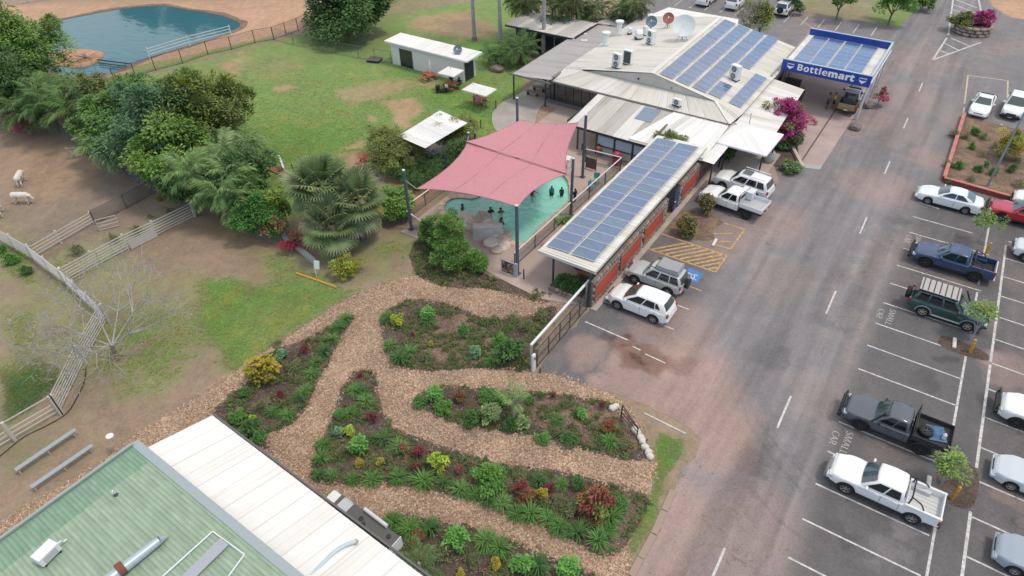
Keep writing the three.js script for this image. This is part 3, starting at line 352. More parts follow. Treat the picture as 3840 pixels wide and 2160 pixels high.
{
  const tile = new THREE.MeshStandardMaterial({ map: grainTex(4, 512, [0.58, 0.82, 0.74], 0.22, 10, 0.1), roughness: 0.6 });
  const stone = new THREE.MeshStandardMaterial({ map: grainTex(5, 512, [0.52, 0.41, 0.31], 0.3, 10, 0.12), roughness: 0.8 });
  // basin floor: a beach at the building end sloping to deep water at the waterfall end
  const fl = new THREE.PlaneGeometry(14, 16, 28, 32); fl.rotateX(-Math.PI / 2); fl.translate(-27.5, 0, -40.5);
  const p = fl.attributes.position, uv = fl.attributes.uv;
  for (let i = 0; i < p.count; i++) { const x = p.getX(i), z = p.getZ(i); p.setY(i, -0.22 - 1.35 * sst(-44.2, -39.5, z - (x + 27) * 0.12)); uv.setXY(i, x, z); }
  fl.computeVertexNormals(); setting('pool_floor', fl, tile);
  const ring = []; for (let i = 0; i < poolEdge.length; i++) { const a = poolEdge[i], b = poolEdge[(i + 1) % poolEdge.length], g = new THREE.BufferGeometry(); g.setAttribute('position', new THREE.Float32BufferAttribute([a[0], 0.05, a[1], b[0], 0.05, b[1], b[0], -1.6, b[1], a[0], 0.05, a[1], b[0], -1.6, b[1], a[0], -1.6, a[1]], 3)); g.computeVertexNormals(); ring.push(g); }
  setting('pool_wall', merge(ring), tile);
  // coping stones, laid one by one round the edge
  const cop = thing('pool_coping', 'pale stone coping ring around the edge of the swimming pool', 'pool coping');
  const c = new THREE.CatmullRomCurve3(poolEdge.map(([x, z]) => new THREE.Vector3(x, 0, z)), true), L = c.getLength(), n = Math.round(L / 0.62);
  const cmats = [stone, new THREE.MeshStandardMaterial({ map: stone.map, color: new THREE.Color().setRGB(0.86, 0.84, 0.8), roughness: 0.8 }), new THREE.MeshStandardMaterial({ map: stone.map, color: new THREE.Color().setRGB(1.15, 1.1, 1.05), roughness: 0.8 })];
  for (let i = 0; i < n; i++) { const A = c.getPointAt(i / n), B = c.getPointAt(((i + 0.965) / n) % 1), tx = B.x - A.x, tz = B.z - A.z, l = Math.hypot(tx, tz); let nx = tz / l, nz = -tx / l; if (inPoly(A.x + nx * 0.2, A.z + nz * 0.2, poolEdge)) { nx = -nx; nz = -nz; } const w = 0.42; const q = [[A.x - nx * 0.05, A.z - nz * 0.05], [B.x - nx * 0.05, B.z - nz * 0.05], [B.x + nx * w, B.z + nz * w], [A.x + nx * w, A.z + nz * w]]; part('coping_stone', slab(q, 0.1 + rnd() * 0.006, 0.08), cmats[i % 7 === 3 ? 1 : i % 5 === 2 ? 2 : 0], cop); }
  // the water: faceted by splashing
  const wg = new THREE.PlaneGeometry(13, 15, 150, 170); wg.rotateX(-Math.PI / 2); wg.translate(-27.4, -0.06, -40.5);
  const P2 = wg.attributes.position, keep = [], src = wg.index.array;
  for (let i = 0; i < P2.count; i++) { const x = P2.getX(i), z = P2.getZ(i); P2.setY(i, -0.06 + (fbm(x * 2.2, z * 2.2, 3) - 0.5) * 0.14 + (fbm(x * 6 + 9, z * 6, 2) - 0.5) * 0.035); }
  for (let i = 0; i < src.length; i += 3) { const mx = (P2.getX(src[i]) + P2.getX(src[i + 1]) + P2.getX(src[i + 2])) / 3, mz = (P2.getZ(src[i]) + P2.getZ(src[i + 1]) + P2.getZ(src[i + 2])) / 3; if (inPoly(mx, mz, poolEdge) || distPoly(mx, mz, poolEdge) < 0.1) keep.push(src[i], src[i + 1], src[i + 2]); }
  wg.setIndex(keep); wg.computeVertexNormals();
  setting('pool_water', wg, new THREE.MeshPhysicalMaterial({ color: new THREE.Color().setRGB(0.5, 0.93, 0.83), transmission: 0.55, thickness: 0, roughness: 0.04, ior: 1.33 }));
}

// ---------- buildings ----------
const metalTex = (c, a = 0.12, sp = 0.05) => grainTex(5, 512, c, a, 6, sp);
const streak = (c, amp) => { const t = tex(512, 512, (i, j, o) => { const n = vnp(i / 512 * 90, j / 512 * 2, 180) , m = fbmp(i / 512 * 8, j / 512 * 4, 8, 4), s = sst(0.55, 0.8, n) * sst(0.35, 0.7, m), k = 1 - amp * s - amp * 0.5 * (m - 0.5) + (hsh(i, j) - 0.5) * 0.06; o[0] = c[0] * k; o[1] = c[1] * k * (1 - 0.02 * s); o[2] = c[2] * k * (1 - 0.05 * s); }, true, true); t.repeat.set(1 / 4, 1 / 12); return t; };
const creamRoof = ['a', 'b', 'c'].map((_, i) => new THREE.MeshStandardMaterial({ map: streak([[0.67, 0.64, 0.57], [0.63, 0.6, 0.535], [0.7, 0.675, 0.61]][i], 0.3), roughness: 0.6 }));
const greyRoof = [0, 1, 2].map((i) => new THREE.MeshStandardMaterial({ map: streak([[0.42, 0.40, 0.385], [0.39, 0.37, 0.36], [0.45, 0.43, 0.41]][i], 0.25), roughness: 0.65 }));
const mixRoof = [0, 1, 2, 3].map((i) => new THREE.MeshStandardMaterial({ map: streak([[0.47, 0.44, 0.41], [0.53, 0.5, 0.46], [0.66, 0.64, 0.61], [0.44, 0.41, 0.375]][i], 0.28), roughness: 0.65 }));
const whiteRoof = [0, 1].map((i) => new THREE.MeshStandardMaterial({ map: streak([[0.80, 0.79, 0.76], [0.75, 0.735, 0.70]][i], 0.2), roughness: 0.55 }));
const darkSteel = std(0.045, 0.05, 0.06, 0.55), darkTrim = std(0.03, 0.032, 0.035, 0.7), whiteSteel = std(0.78, 0.78, 0.77, 0.5), slateSteel = std(0.095, 0.115, 0.15, 0.5);
const glassDark = new THREE.MeshPhysicalMaterial({ color: new THREE.Color().setRGB(0.02, 0.025, 0.03), roughness: 0.06, clearcoat: 1 });
const v3 = (a) => new THREE.Vector3(...a);
const mix3 = (a, b, t) => [lerp(a[0], b[0], t), lerp(a[1], b[1], t), lerp(a[2], b[2], t)];
// ribbed sheet between eave points A,B and top points D,C; ribs run eave to top
function sheetGeo(A, B, C, D, ribs = 3, rh = 0.02) {
  const a = v3(A), b = v3(B), c = v3(C), d = v3(D), nrm = b.clone().sub(a).cross(d.clone().sub(a)).normalize(); if (nrm.y < 0) nrm.negate();
  const prof = []; for (let i = 0; i < ribs; i++) { const t = (i + 0.06) / ribs, w = 0.16 / ribs; prof.push([t, 0], [t + w * 0.35, rh], [t + w, rh], [t + w * 1.35, 0]); } prof.unshift([0, 0]); prof.push([1, 0]);
  const pos = [], uv = [], P = (s, q, h) => { const lo = a.clone().lerp(b, s), hi = d.clone().lerp(c, s); return lo.lerp(hi, q).addScaledVector(nrm, h); };
  const len = a.distanceTo(d), wid = a.distanceTo(b), u0 = rnd() * 9, v0 = rnd() * 9;
  const quad = (p, q, r, s, uvs) => { for (const [v, t] of [[p, uvs[0]], [q, uvs[1]], [r, uvs[2]], [p, uvs[0]], [r, uvs[2]], [s, uvs[3]]]) { pos.push(v.x, v.y, v.z); uv.push(t[0] + u0, t[1] + v0); } };
  for (let i = 0; i < prof.length - 1; i++) { const [s0, h0] = prof[i], [s1, h1] = prof[i + 1]; quad(P(s0, 0, h0), P(s1, 0, h1), P(s1, 1, h1), P(s0, 1, h0), [[s0 * wid, 0], [s1 * wid, 0], [s1 * wid, len], [s0 * wid, len]]); }
  const T = -0.02; quad(P(0, 0, T), P(0, 1, T), P(1, 1, T), P(1, 0, T), [[0, 0], [0, 1], [1, 1], [1, 0]]); quad(P(0, 0, T), P(1, 0, T), P(1, 0, 0.004), P(0, 0, 0.004), [[0, 0], [1, 0], [1, 0.1], [0, 0.1]]);
  const g = new THREE.BufferGeometry(); g.setAttribute('position', new THREE.Float32BufferAttribute(pos, 3)); g.setAttribute('uv', new THREE.Float32BufferAttribute(uv, 2)); g.computeVertexNormals(); return g;
}
function roofPlane(parent, A, B, C, D, w, mats, name = 'roof_sheet', ribs = 3) { const n = Math.max(1, Math.round(v3(A).distanceTo(v3(B)) / w)); for (let i = 0; i < n; i++) { const s = i / n, t = (i + 0.988) / n, up = (i % 2) * 0.006; const lift = (p) => [p[0], p[1] + up, p[2]]; part(name, sheetGeo(lift(mix3(A, B, s)), lift(mix3(A, B, t)), lift(mix3(D, C, t)), lift(mix3(D, C, s)), ribs), mats[Math.floor(hsh(i * 13 + 5, n * 7 + Math.round(A[0] * 3)) * mats.length)], parent); } }
// framed solar modules laid on a plane: corner O, unit steps u (across) and v (along)
const cellTex = tex(256, 256, (i, j, o) => { const cx = (i / 256 * 10) % 1, cy = (j / 256 * 6) % 1, e = Math.min(cx, 1 - cx, cy, 1 - cy), line = e < 0.045 ? 1 : 0, bus = Math.abs(cx - 0.33) < 0.02 || Math.abs(cx - 0.66) < 0.02 ? 0.35 : 0, c = hsh(Math.floor(i / 25.6), Math.floor(j / 42.7)) * 0.25 + 0.88, k = Math.max(line, bus); o[0] = lerp(0.075 * c, 0.33, k * 0.5); o[1] = lerp(0.135 * c, 0.38, k * 0.5); o[2] = lerp(0.25 * c, 0.47, k * 0.5); });
const cellMats = [0, 1, 2].map((i) => new THREE.MeshPhysicalMaterial({ map: cellTex, color: new THREE.Color().setRGB(...[[1, 1, 1], [1.15, 1.12, 1.05], [0.85, 0.9, 1]][i]), roughness: 0.22, clearcoat: 1, clearcoatRoughness: 0.08 }));
const panelFrame = std(0.6, 0.62, 0.63, 0.4, { metalness: 0.3 });
function solarArray(label, O, u, v, nu, nv, w, l, gap = 0.03) {
  const t = thing('solar_array', label, 'solar panels'), U = v3(u).normalize(), W = v3(v).normalize(), N = U.clone().cross(W).normalize(); let flip = false; if (N.y < 0) { N.negate(); flip = true; }
  const M = new THREE.Matrix4().makeBasis(U, N, flip ? W.clone().negate().negate() : W), fg = new THREE.BoxGeometry(w, 0.04, l), cg = new THREE.PlaneGeometry(w - 0.06, l - 0.06); cg.rotateX(-Math.PI / 2);
  const q = new THREE.Quaternion(), bas = new THREE.Matrix4().makeBasis(U, N, U.clone().cross(N)); q.setFromRotationMatrix(bas);
  for (let i = 0; i < nu; i++) for (let j = 0; j < nv; j++) { const p = v3(O).addScaledVector(U, (i + 0.5) * (w + gap)).addScaledVector(W, (j + 0.5) * (l + gap)).addScaledVector(N, 0.11); const m = part('solar_panel', fg, panelFrame, t); m.position.copy(p); m.quaternion.copy(q); const c = part('cell_face', cg, cellMats[Math.floor(hsh(i * 31 + 7, j * 17 + nv) * 3)], m, [0, 0.0235, 0]); }
  const rails = []; for (let i = 0; i < nu; i++) for (const s of [0.22, 0.78]) { const a = v3(O).addScaledVector(U, (i + s) * (w + gap)).addScaledVector(N, 0.06), b = a.clone().addScaledVector(W, nv * (l + gap)); rails.push(sbar(a.toArray(), b.toArray(), 0.05, 0.05)); }
  part('mounting_rails', merge(rails), panelFrame, t); return t;
}

// --- the pub ---
const pub = thing('pub_building', 'low pub building with wide cream metal roof and raised gable', 'building');
{
  const xr = -23.7, hr = 5.25, kl = 0.165, kr = 0.2, zN = -59.2, zF = -77.4, L = (x) => hr - kl * (xr - x), Rr = (x) => hr - kr * (x - xr);
  // left slope and right slope
  roofPlane(pub, [-33.3, L(-33.3), zF], [-33.3, L(-33.3), zN], [xr, hr, zN], [xr, hr, zF], 0.76, creamRoof);
  roofPlane(pub, [-14.6, Rr(-14.6), zN], [-14.6, Rr(-14.6), zF], [xr, hr, zF], [xr, hr, zN], 0.76, creamRoof);
  // front skirt below the gable
  const hE = 3.15, zE = -57.0;
  roofPlane(pub, [-33.3, hE, zE], [-15.0, hE, zE - 0.2], [-17.3, 3.95, zN + 0.05], [-31.0, 3.95, zN + 0.05], 0.76, creamRoof);
  roofPlane(pub, [-33.35, hE, zE], [-31.0, 3.95, zN + 0.05], [-31.05, 4.02, zN - 0.02], [-33.3, 3.66, zN - 0.02], 1.2, creamRoof);
  roofPlane(pub, [-15.0, hE, zE - 0.2], [-14.6, Rr(-14.6), zN], [-17.2, 4.0, zN], [-17.3, 3.95, zN + 0.05], 1.2, creamRoof);
  // gable face
  const gf = new THREE.Shape([new THREE.Vector2(-31, 3.9), new THREE.Vector2(-17.3, 3.9), new THREE.Vector2(xr, hr - 0.04)]), gg = new THREE.ExtrudeGeometry(gf, { depth: 0.08, bevelEnabled: false }).translate(0, 0, zN - 0.1);
  const gable = part('gable', gg, new THREE.MeshStandardMaterial({ map: metalTex([0.55, 0.51, 0.44]), roughness: 0.7 }), pub);
  part('barge_board', merge([sbar([-31.2, L(-31.2) + 0.06, zN], [xr, hr + 0.06, zN], 0.16, 0.05), sbar([xr, hr + 0.06, zN], [-17.1, Rr(-17.1) + 0.06, zN], 0.16, 0.05)]), creamRoof[2], gable);
  part('gable_vent', cyl(0.09, 0.09, 0.12, 10, 0, 0, 0), darkTrim, gable, [-25, 4.45, zN + 0.05], [Math.PI / 2, 0, 0]); part('gable_vent', cyl(0.05, 0.05, 0.12, 10), darkTrim, gable, [-21.6, 4.3, zN + 0.05], [Math.PI / 2, 0, 0]);
  part('ridge_cap', sbar([xr, hr + 0.03, zN + 0.05], [xr, hr + 0.03, zF], 0.4, 0.06), creamRoof[2], pub);
  part('hip_cap', sbar([-15.0, hE + 0.04, zE - 0.2], [-17.25, 4.02, zN], 0.25, 0.05), creamRoof[2], pub);
  part('gutter', merge([bx(18.5, 0.14, 0.14, -24.2, hE - 0.08, zE + 0.03), bx(4.9, 0.14, 0.14, -35.7, hE - 0.14, -56.55)]), std(0.16, 0.155, 0.15, 0.6), pub);
  // grey strip of older roof along the left, and the old sheets at the back
  roofPlane(pub, [-38.0, 2.95, -73.8], [-38.0, 2.95, -56.5], [-33.35, 3.35, -56.7], [-33.35, 3.35, -73.8], 0.76, greyRoof);
  roofPlane(pub, [-37.0, 3.0, -79.5], [-33.3, 3.0, -80.2], [-33.3, 3.45, -73.8], [-37.4, 3.2, -73.8], 0.76, greyRoof);
  part('valley_gutter', sbar([-33.32, 3.5, -57.1], [-33.32, 3.6, -77], 0.3, 0.05), std(0.2, 0.19, 0.18, 0.8), pub);
  // white flat roof beyond
  roofPlane(pub, [-33.0, 3.2, -80.2], [-22.5, 3.2, -80.2], [-23.4, 3.3, -83.4], [-32.2, 3.3, -83.2], 0.76, whiteRoof); roofPlane(pub, [-33.3, 3.66, -77.5], [-14.6, 3.42, -77.5], [-22.5, 3.25, -80.2], [-33.2, 3.25, -80.2], 0.76, whiteRoof);
  // right-hand verandah, lower
  roofPlane(pub, [-11.2, 2.75, -58.6], [-11.6, 2.75, -68.9], [-14.7, 3.15, -68.9], [-14.7, 3.15, -57.6], 0.76, [whiteRoof[1], creamRoof[2], creamRoof[0]]);
  roofPlane(pub, [-14.6, 3.3, -77.4], [-14.6, 3.3, -68.9], [-15.0, 3.3, -68.9], [-15.0, 3.3, -77.4], 0.76, [mixRoof[1]]);
  // front lean-to roof: mixed old and new sheets
  roofPlane(pub, [-28.1, 2.45, -50.9], [-14.95, 2.45, -50.9], [-14.95, 3.05, -57.1], [-28.1, 3.05, -57.1], 0.78, mixRoof);
  roofPlane(pub, [-22.0, 2.51, -51.2], [-15.0, 2.53, -51.2], [-15.0, 3.13, -57.05], [-20.2, 3.13, -57.05], 0.78, [whiteRoof[0], whiteRoof[1], mixRoof[2]]);
  roofPlane(pub, [-15.0, 2.6, -50.75], [-13.95, 2.55, -50.75], [-13.95, 2.6, -54.6], [-15.0, 2.65, -54.6], 0.55, whiteRoof);
  const sk = part('skylight_sheet', sheetGeo([-23.0, 2.83, -54.4], [-21.4, 2.83, -54.4], [-21.4, 3.07, -56.7], [-23.0, 3.07, -56.7], 8, 0.025), std(0.22, 0.28, 0.36, 0.35), pub); sk.userData.label = 'blue tinted translucent roof sheet';
  part('fascia', merge([bx(13.2, 0.22, 0.05, -21.5, 2.33, -50.92), bx(0.05, 0.24, 6, -28.12, 2.65, -54)]), darkTrim, pub);
  // walls
  const wallM = std(0.16, 0.14, 0.12, 0.9), wallD = std(0.09, 0.085, 0.08, 0.9);
  part('wall', merge([bx(6.2, 0.5, 0.2, -31.4, 0.25, -58.3), bx(0.2, 3, 15, -28.2, 1.5, -65.9), bx(0.2, 3, 20, -15.3, 1.5, -68), bx(0.2, 2.9, 5.4, -19.9, 1.45, -55)]), wallM, pub); part('wall', bx(12.6, 2.4, 0.2, -21.6, 1.2, -57.0), wallD, pub);
  part('wall', bx(0.2, 2.9, 19, -34.5, 1.45, -68), wallD, pub); part('wall', bx(19, 2.9, 0.2, -24.5, 1.45, -79), wallD, pub);
  part('floor_slab', bx(18, 0.08, 18, -24, 0.1, -68), wallD, pub);
  for (let k = 0; k < 7; k++) { const x = -34.3 + k * 0.92; const w = part('window', bx(0.86, 2.3, 0.04, x + 0.46, 1.65, -58.25), glassDark, pub); part('window_frame', merge([bx(0.05, 2.4, 0.08, x, 1.65, -58.2), bx(0.92, 0.06, 0.08, x + 0.46, 0.5, -58.2), bx(0.92, 0.06, 0.08, x + 0.46, 2.8, -58.2)]), slateSteel, w); }
  const postM = darkSteel;
  for (const [x, z, h] of [[-38.0, -57.0, 2.9], [-34.3, -57.3, 3], [-38.0, -63, 2.9], [-38.0, -69, 2.9], [-27.0, -51.1, 2.35], [-25.1, -51.2, 2.35], [-23.3, -51.2, 2.35], [-21.5, -51.2, 2.35], [-14.1, -51.0, 2.5], [-14.2, -54.4, 2.55], [-11.4, -63, 2.7], [-11.6, -68.6, 2.7]]) part('verandah_post', bx(0.12, h, 0.12, x, h / 2, z), postM, pub);
  // window band of the bar below the lean-to: blinds in frames over a counter
  const blindM = std(0.42, 0.52, 0.64, 0.6);
  for (const [x0, x1] of [[-25.0, -23.4], [-23.2, -21.6], [-21.4, -19.9]]) { const b = part('window', bx(x1 - x0, 1.0, 0.04, (x0 + x1) / 2, 1.55, -51.25), blindM, pub); part('window_frame', merge([bx(x1 - x0 + 0.08, 0.07, 0.09, (x0 + x1) / 2, 2.09, -51.2), bx(x1 - x0 + 0.08, 0.07, 0.09, (x0 + x1) / 2, 1.02, -51.2)]), darkTrim, b); part('lower_panel', bx(x1 - x0, 0.78, 0.04, (x0 + x1) / 2, 0.55, -51.28), std(0.5, 0.49, 0.46, 0.8), pub); }
  // timber bench seats under the left verandah
}
// arrays on the right-hand slope
{
  const xr = -23.7, hr = 5.25, kr = 0.2, O = (x, z) => [x, hr - kr * (x - xr), z], u = [1, -kr, 0], v = [0, 0, -1];
  solarArray('first long row of solar panels beside the pub roof ridge', O(-23.15, -59.6), u, v, 1, 17, 1.36, 0.99);
  solarArray('second long row of solar panels from the pub roof ridge', O(-21.55, -59.7), u, v, 1, 17, 1.4, 0.99);
  solarArray('third long row of solar panels from the pub roof ridge', O(-19.9, -59.8), u, v, 1, 17, 1.4, 0.99);
  solarArray('short outer row of solar panels behind the rooftop twin-fan unit', O(-18.3, -67.9), u, v, 1, 9, 1.3, 1.02);
  solarArray('shortest block of solar panels, at the gable end of the pub roof', O(-18.35, -59.95), u, v, 1, 3, 1.3, 1.03);
  solarArray('lowest row of solar panels along the pub roof edge', O(-16.3, -59.95), u, v, 1, 7, 1.25, 1.06);
}
// things standing on the pub roof
const unitWhite = std(0.74, 0.75, 0.74, 0.5), fanDark = std(0.07, 0.075, 0.08, 0.6);
function acUnit(label, pos, turn, w, h, d, fans, dark) {
  const t = thing('air_conditioner', label, 'air conditioner', pos, turn, 'rooftop air conditioners');
  part('casing', rbx(w, h, d, 0.03, 0, h / 2 + 0.12, 0), unitWhite, t); part('base_frame', merge([bx(w, 0.12, 0.08, 0, 0.06, d * 0.35), bx(w, 0.12, 0.08, 0, 0.06, -d * 0.35)]), darkTrim, t);
  for (let k = 0; k < fans; k++) { const r = Math.min(w * 0.38, h / fans * 0.4), f = part('fan_grille', new THREE.CylinderGeometry(r, r, 0.03, 20).rotateX(Math.PI / 2), fanDark, t, [0, 0.12 + h * (k + 0.5) / fans, d / 2 + 0.012]); part('fan_guard', new THREE.TorusGeometry(r * 0.62, 0.012, 4, 18).translate(0, 0, 0.02), unitWhite, f); part('fan_hub', new THREE.CylinderGeometry(r * 0.2, r * 0.2, 0.03, 10).rotateX(Math.PI / 2).translate(0, 0, 0.02), unitWhite, f); }
  if (dark) part('coil_panel', bx(w * 0.8, h * 0.86, 0.02, 0, h / 2 + 0.12, d / 2 + 0.008), fanDark, t);
  return t;
}
acUnit('twin-fan air conditioner standing nearest the gable on the pub roof', [-27.8, 4.6, -60.0], -0.25, 1.0, 1.35, 0.42, 2);
acUnit('air conditioner turned edge-on with dark coil beside the gable', [-27.2, 4.66, -61.2], -0.1, 0.95, 1.35, 0.45, 0, true);
acUnit('twin-fan air conditioner in the middle of the pub roof', [-27.6, 4.62, -67.4], -0.45, 1.0, 1.35, 0.5, 2);
acUnit('twin-fan air conditioner standing among the solar rows', [-17.45, 4.02, -64.6], -0.35, 1.0, 1.35, 0.55, 2);
acUnit('small air conditioner on the front skirt of the pub roof', [-20.3, 3.42, -57.6], -0.2, 0.85, 0.6, 0.35, 1);
acUnit('small air conditioner beside the blue satellite dish', [-29.5, 4.3, -70.3], -0.5, 0.5, 0.9, 0.4, 0);
function roofVent(label, pos, h) { const t = thing('roof_vent', label, 'roof vent', pos, 0, 'kitchen roof vents'); part('shaft', cyl(0.3, 0.3, h, 14), unitWhite, t); part('collar', cyl(0.36, 0.36, 0.1, 14, 0, h * 0.18, 0), unitWhite, t); part('cowl', cyl(0.46, 0.3, 0.16, 14, 0, h + 0.1, 0), unitWhite, t); part('rain_cap', new THREE.ConeGeometry(0.48, 0.12, 14).translate(0, h + 0.32, 0), unitWhite, t); }
roofVent('white cowled kitchen vent at the edge of the grey roof strip', [-32.4, 3.75, -66.6], 1.25); roofVent('white cowled kitchen vent standing farther back on the pub roof', [-32.6, 3.75, -70.2], 1.35);
{ const t = thing('exhaust_blower', 'squat white exhaust blower on the back of the pub roof', 'exhaust fan', [-29.7, 4.3, -69.1], 0.6); part('drum', new THREE.CylinderGeometry(0.42, 0.42, 0.7, 18).rotateZ(Math.PI / 2).translate(0, 0.55, 0), unitWhite, t); part('outlet', bx(0.6, 0.5, 0.5, 0, 0.5, 0.4), unitWhite, t); part('base_frame', bx(0.9, 0.14, 0.7, 0, 0.07, 0), darkTrim, t); }
{ const t = thing('exhaust_blower', 'small white box fan beside the rear kitchen vent', 'exhaust fan', [-31.5, 3.95, -70.6], 0.4); part('drum', new THREE.CylinderGeometry(0.26, 0.26, 0.5, 14).rotateX(Math.PI / 2).translate(0, 0.45, 0), unitWhite, t); part('base_frame', bx(0.5, 0.2, 0.5, 0, 0.1, 0), darkTrim, t); }
function dish(label, pos, turn, tilt, r, mat, mast, wire) {
  const t = thing('satellite_dish', label, 'satellite dish', pos, turn, 'satellite dishes on the pub roof');
  const pts = []; for (let i = 0; i <= 8; i++) { const q = i / 8; pts.push(new THREE.Vector2(q * r, q * q * r * 0.32)); } const g = new THREE.LatheGeometry(pts, 24); const g2 = g.clone().translate(0, -0.02, 0);
  const d = part('reflector', merge([g, g2]), mat, t, [0, mast, 0], [tilt, 0, 0]); part('feed_arm', merge([bar([0, 0, 0], [0, r * 0.95, 0], 0.02), bar([r * 0.8, r * 0.2, 0], [0, r * 0.95, 0], 0.012), bar([-r * 0.5, r * 0.2, r * 0.6], [0, r * 0.95, 0], 0.012), new THREE.CylinderGeometry(0.07, 0.07, 0.16, 8).translate(0, r * 0.95, 0)]), unitWhite, d);
  part('mast', cyl(0.06, 0.05, mast, 8), std(0.4, 0.4, 0.4, 0.5), t); part('stand', merge([bar([0, mast * 0.55, 0], [r * 0.6, 0, r * 0.5], 0.025), bar([0, mast * 0.55, 0], [-r * 0.6, 0, r * 0.5], 0.025), bar([0, mast * 0.55, 0], [0, 0, -r * 0.7], 0.025)]), std(0.3, 0.3, 0.3, 0.6), t);
}
dish('large pale grey satellite dish on a tripod by the roof ridge', [-24.9, 5.05, -69.3], 0.35, 0.85, 1.15, std(0.62, 0.66, 0.66, 0.6), 1.3);
dish('small blue-grey satellite dish on the back of the pub roof', [-29.4, 4.3, -71.4], 0.35, 1.0, 0.62, std(0.12, 0.17, 0.24, 0.6), 1.15);
dish('rust red satellite dish between the grey dishes', [-28.2, 4.5, -73.2], 0.35, 1.0, 0.62, std(0.32, 0.12, 0.09, 0.8), 1.0);
{ const t = thing('roof_bracket', 'little white antenna bracket on the grey roof strip', 'bracket', [-35.9, 3.15, -68.3], 0.5); part('foot', bx(0.7, 0.05, 0.5, 0, 0.03, 0), unitWhite, t); part('upright', merge([bar([0, 0, 0], [0.1, 0.7, 0], 0.03), bar([0.3, 0, 0.2], [0.1, 0.7, 0], 0.02), bx(0.3, 0.2, 0.2, 0.1, 0.7, 0)]), unitWhite, t); }

// --- older wing at the back left ---
{
  const t = thing('annexe_building', 'small annexe with weathered pale roof behind the palm trunks', 'building');
  roofPlane(t, [-46.6, 3.1, -68.1], [-37.4, 3.1, -68.4], [-37.0, 3.35, -73.6], [-46.3, 3.35, -72.8], 0.8, [mixRoof[0], mixRoof[1], creamRoof[1]]);
  part('fascia', merge([bx(9.2, 0.25, 0.06, -42, 3.0, -68.2), bx(0.06, 0.3, 5.2, -37.15, 3.15, -71)]), darkTrim, t);
  part('wall', bx(8.2, 2.9, 4, -41.6, 1.45, -71.2), std(0.05, 0.07, 0.085, 0.7), t);
  for (let k = 0; k < 6; k++) { const w = part('window', bx(1.1, 2.1, 0.05, -45.0 + k * 1.35, 1.35, -69.15), glassDark, t); part('mullion', bx(0.08, 2.6, 0.1, -45.65 + k * 1.35, 1.35, -69.12), std(0.3, 0.33, 0.36, 0.6), w); }
}
// --- white cabin on the lawn ---
{
  const t = thing('white_cabin', 'long white flat-roofed cabin with dark glass door on the lawn', 'cabin'), wm = new THREE.MeshStandardMaterial({ map: metalTex([0.74, 0.72, 0.68], 0.08), roughness: 0.7 });
  part('wall', bx(10.4, 2.62, 2.2, -50.4, 1.31, -58.85), wm, t);
  roofPlane(t, [-56.2, 2.74, -57.35], [-44.3, 2.74, -57.4], [-44.2, 2.86, -60.2], [-56.0, 2.86, -60.1], 0.8, whiteRoof); part('fascia', merge([bx(11.9, 0.16, 0.05, -50.25, 2.66, -57.36), bx(0.05, 0.18, 2.8, -44.28, 2.7, -58.8)]), whiteSteel, t);
  const d = part('sliding_door', bx(1.8, 2.05, 0.05, -53.4, 1.06, -57.73), glassDark, t); part('door_frame', merge([bx(0.07, 2.1, 0.08, -54.3, 1.06, -57.72), bx(0.07, 2.1, 0.08, -53.4, 1.06, -57.7), bx(0.07, 2.1, 0.08, -52.5, 1.06, -57.72)]), slateSteel, d);
  part('roller_door', bx(0.05, 2.1, 1.6, -45.18, 1.06, -58.85), std(0.03, 0.04, 0.05, 0.5), t);
  part('corner_trim', merge([bx(0.08, 2.6, 0.08, -45.2, 1.3, -57.75), bx(0.08, 2.6, 0.08, -45.2, 1.3, -59.95)]), whiteSteel, t);
  dish('small grey-blue dish on the white cabin roof', [-46.4, 2.82, -58.6], 0.4, 0.95, 0.5, std(0.14, 0.18, 0.25, 0.6), 0.35);
}
// --- open pavilion with white roof beside the pool ---
{
  const t = thing('garden_pavilion', 'open pavilion with one plain white roof plane in the hedge', 'pavilion');
  roofPlane(t, [-39.4, 2.75, -46.4], [-39.4, 2.75, -40.3], [-35.3, 3.25, -39.2], [-35.0, 3.25, -44.9], 0.85, whiteRoof);
  for (const [x, z] of [[-38.9, -41], [-38.9, -45.4], [-33.8, -40], [-33.8, -44.3]]) part('post', bx(0.12, 2.8, 0.12, x, 1.4, z), darkSteel, t); part('floor_slab', bx(5.6, 0.1, 6, -36.2, 0.05, -42.6), pathMat, t);
}
// --- hip-roofed entry shelter ---
{
  const t = thing('entry_shelter', 'square entry shelter with white hipped roof and dark posts', 'shelter'), A = [-15.3, 2.75, -54.2], B = [-10.7, 2.75, -54.1], C = [-10.6, 2.75, -58.6], D = [-15.2, 2.8, -58.7], T = [-13.3, 3.6, -56.9];
  for (const [p, q] of [[A, B], [B, C], [C, D], [D, A]]) part('roof_plane', sheetGeo(p, q, T, T, 1, 0.004), whiteRoof[0], t);
  part('gutter', merge([sbar([A[0], 2.68, A[2]], [B[0], 2.68, B[2]], 0.12, 0.14), sbar([B[0], 2.68, B[2]], [C[0], 2.68, C[2]], 0.12, 0.14)]), whiteSteel, t);
  for (const [x, z] of [[-14.6, -54.8], [-11.1, -54.9], [-11.0, -58], [-14.6, -58]]) part('post', bx(0.12, 2.7, 0.12, x, 1.35, z), darkSteel, t);
  part('spire', cyl(0.03, 0.02, 1.0, 6, -13.3, 3.8, -56.9), darkSteel, t);
  part('post_footing', cyl(0.34, 0.26, 0.3, 10, -11.1, 0, -54.9), std(0.45, 0.42, 0.38, 0.9), t);
}
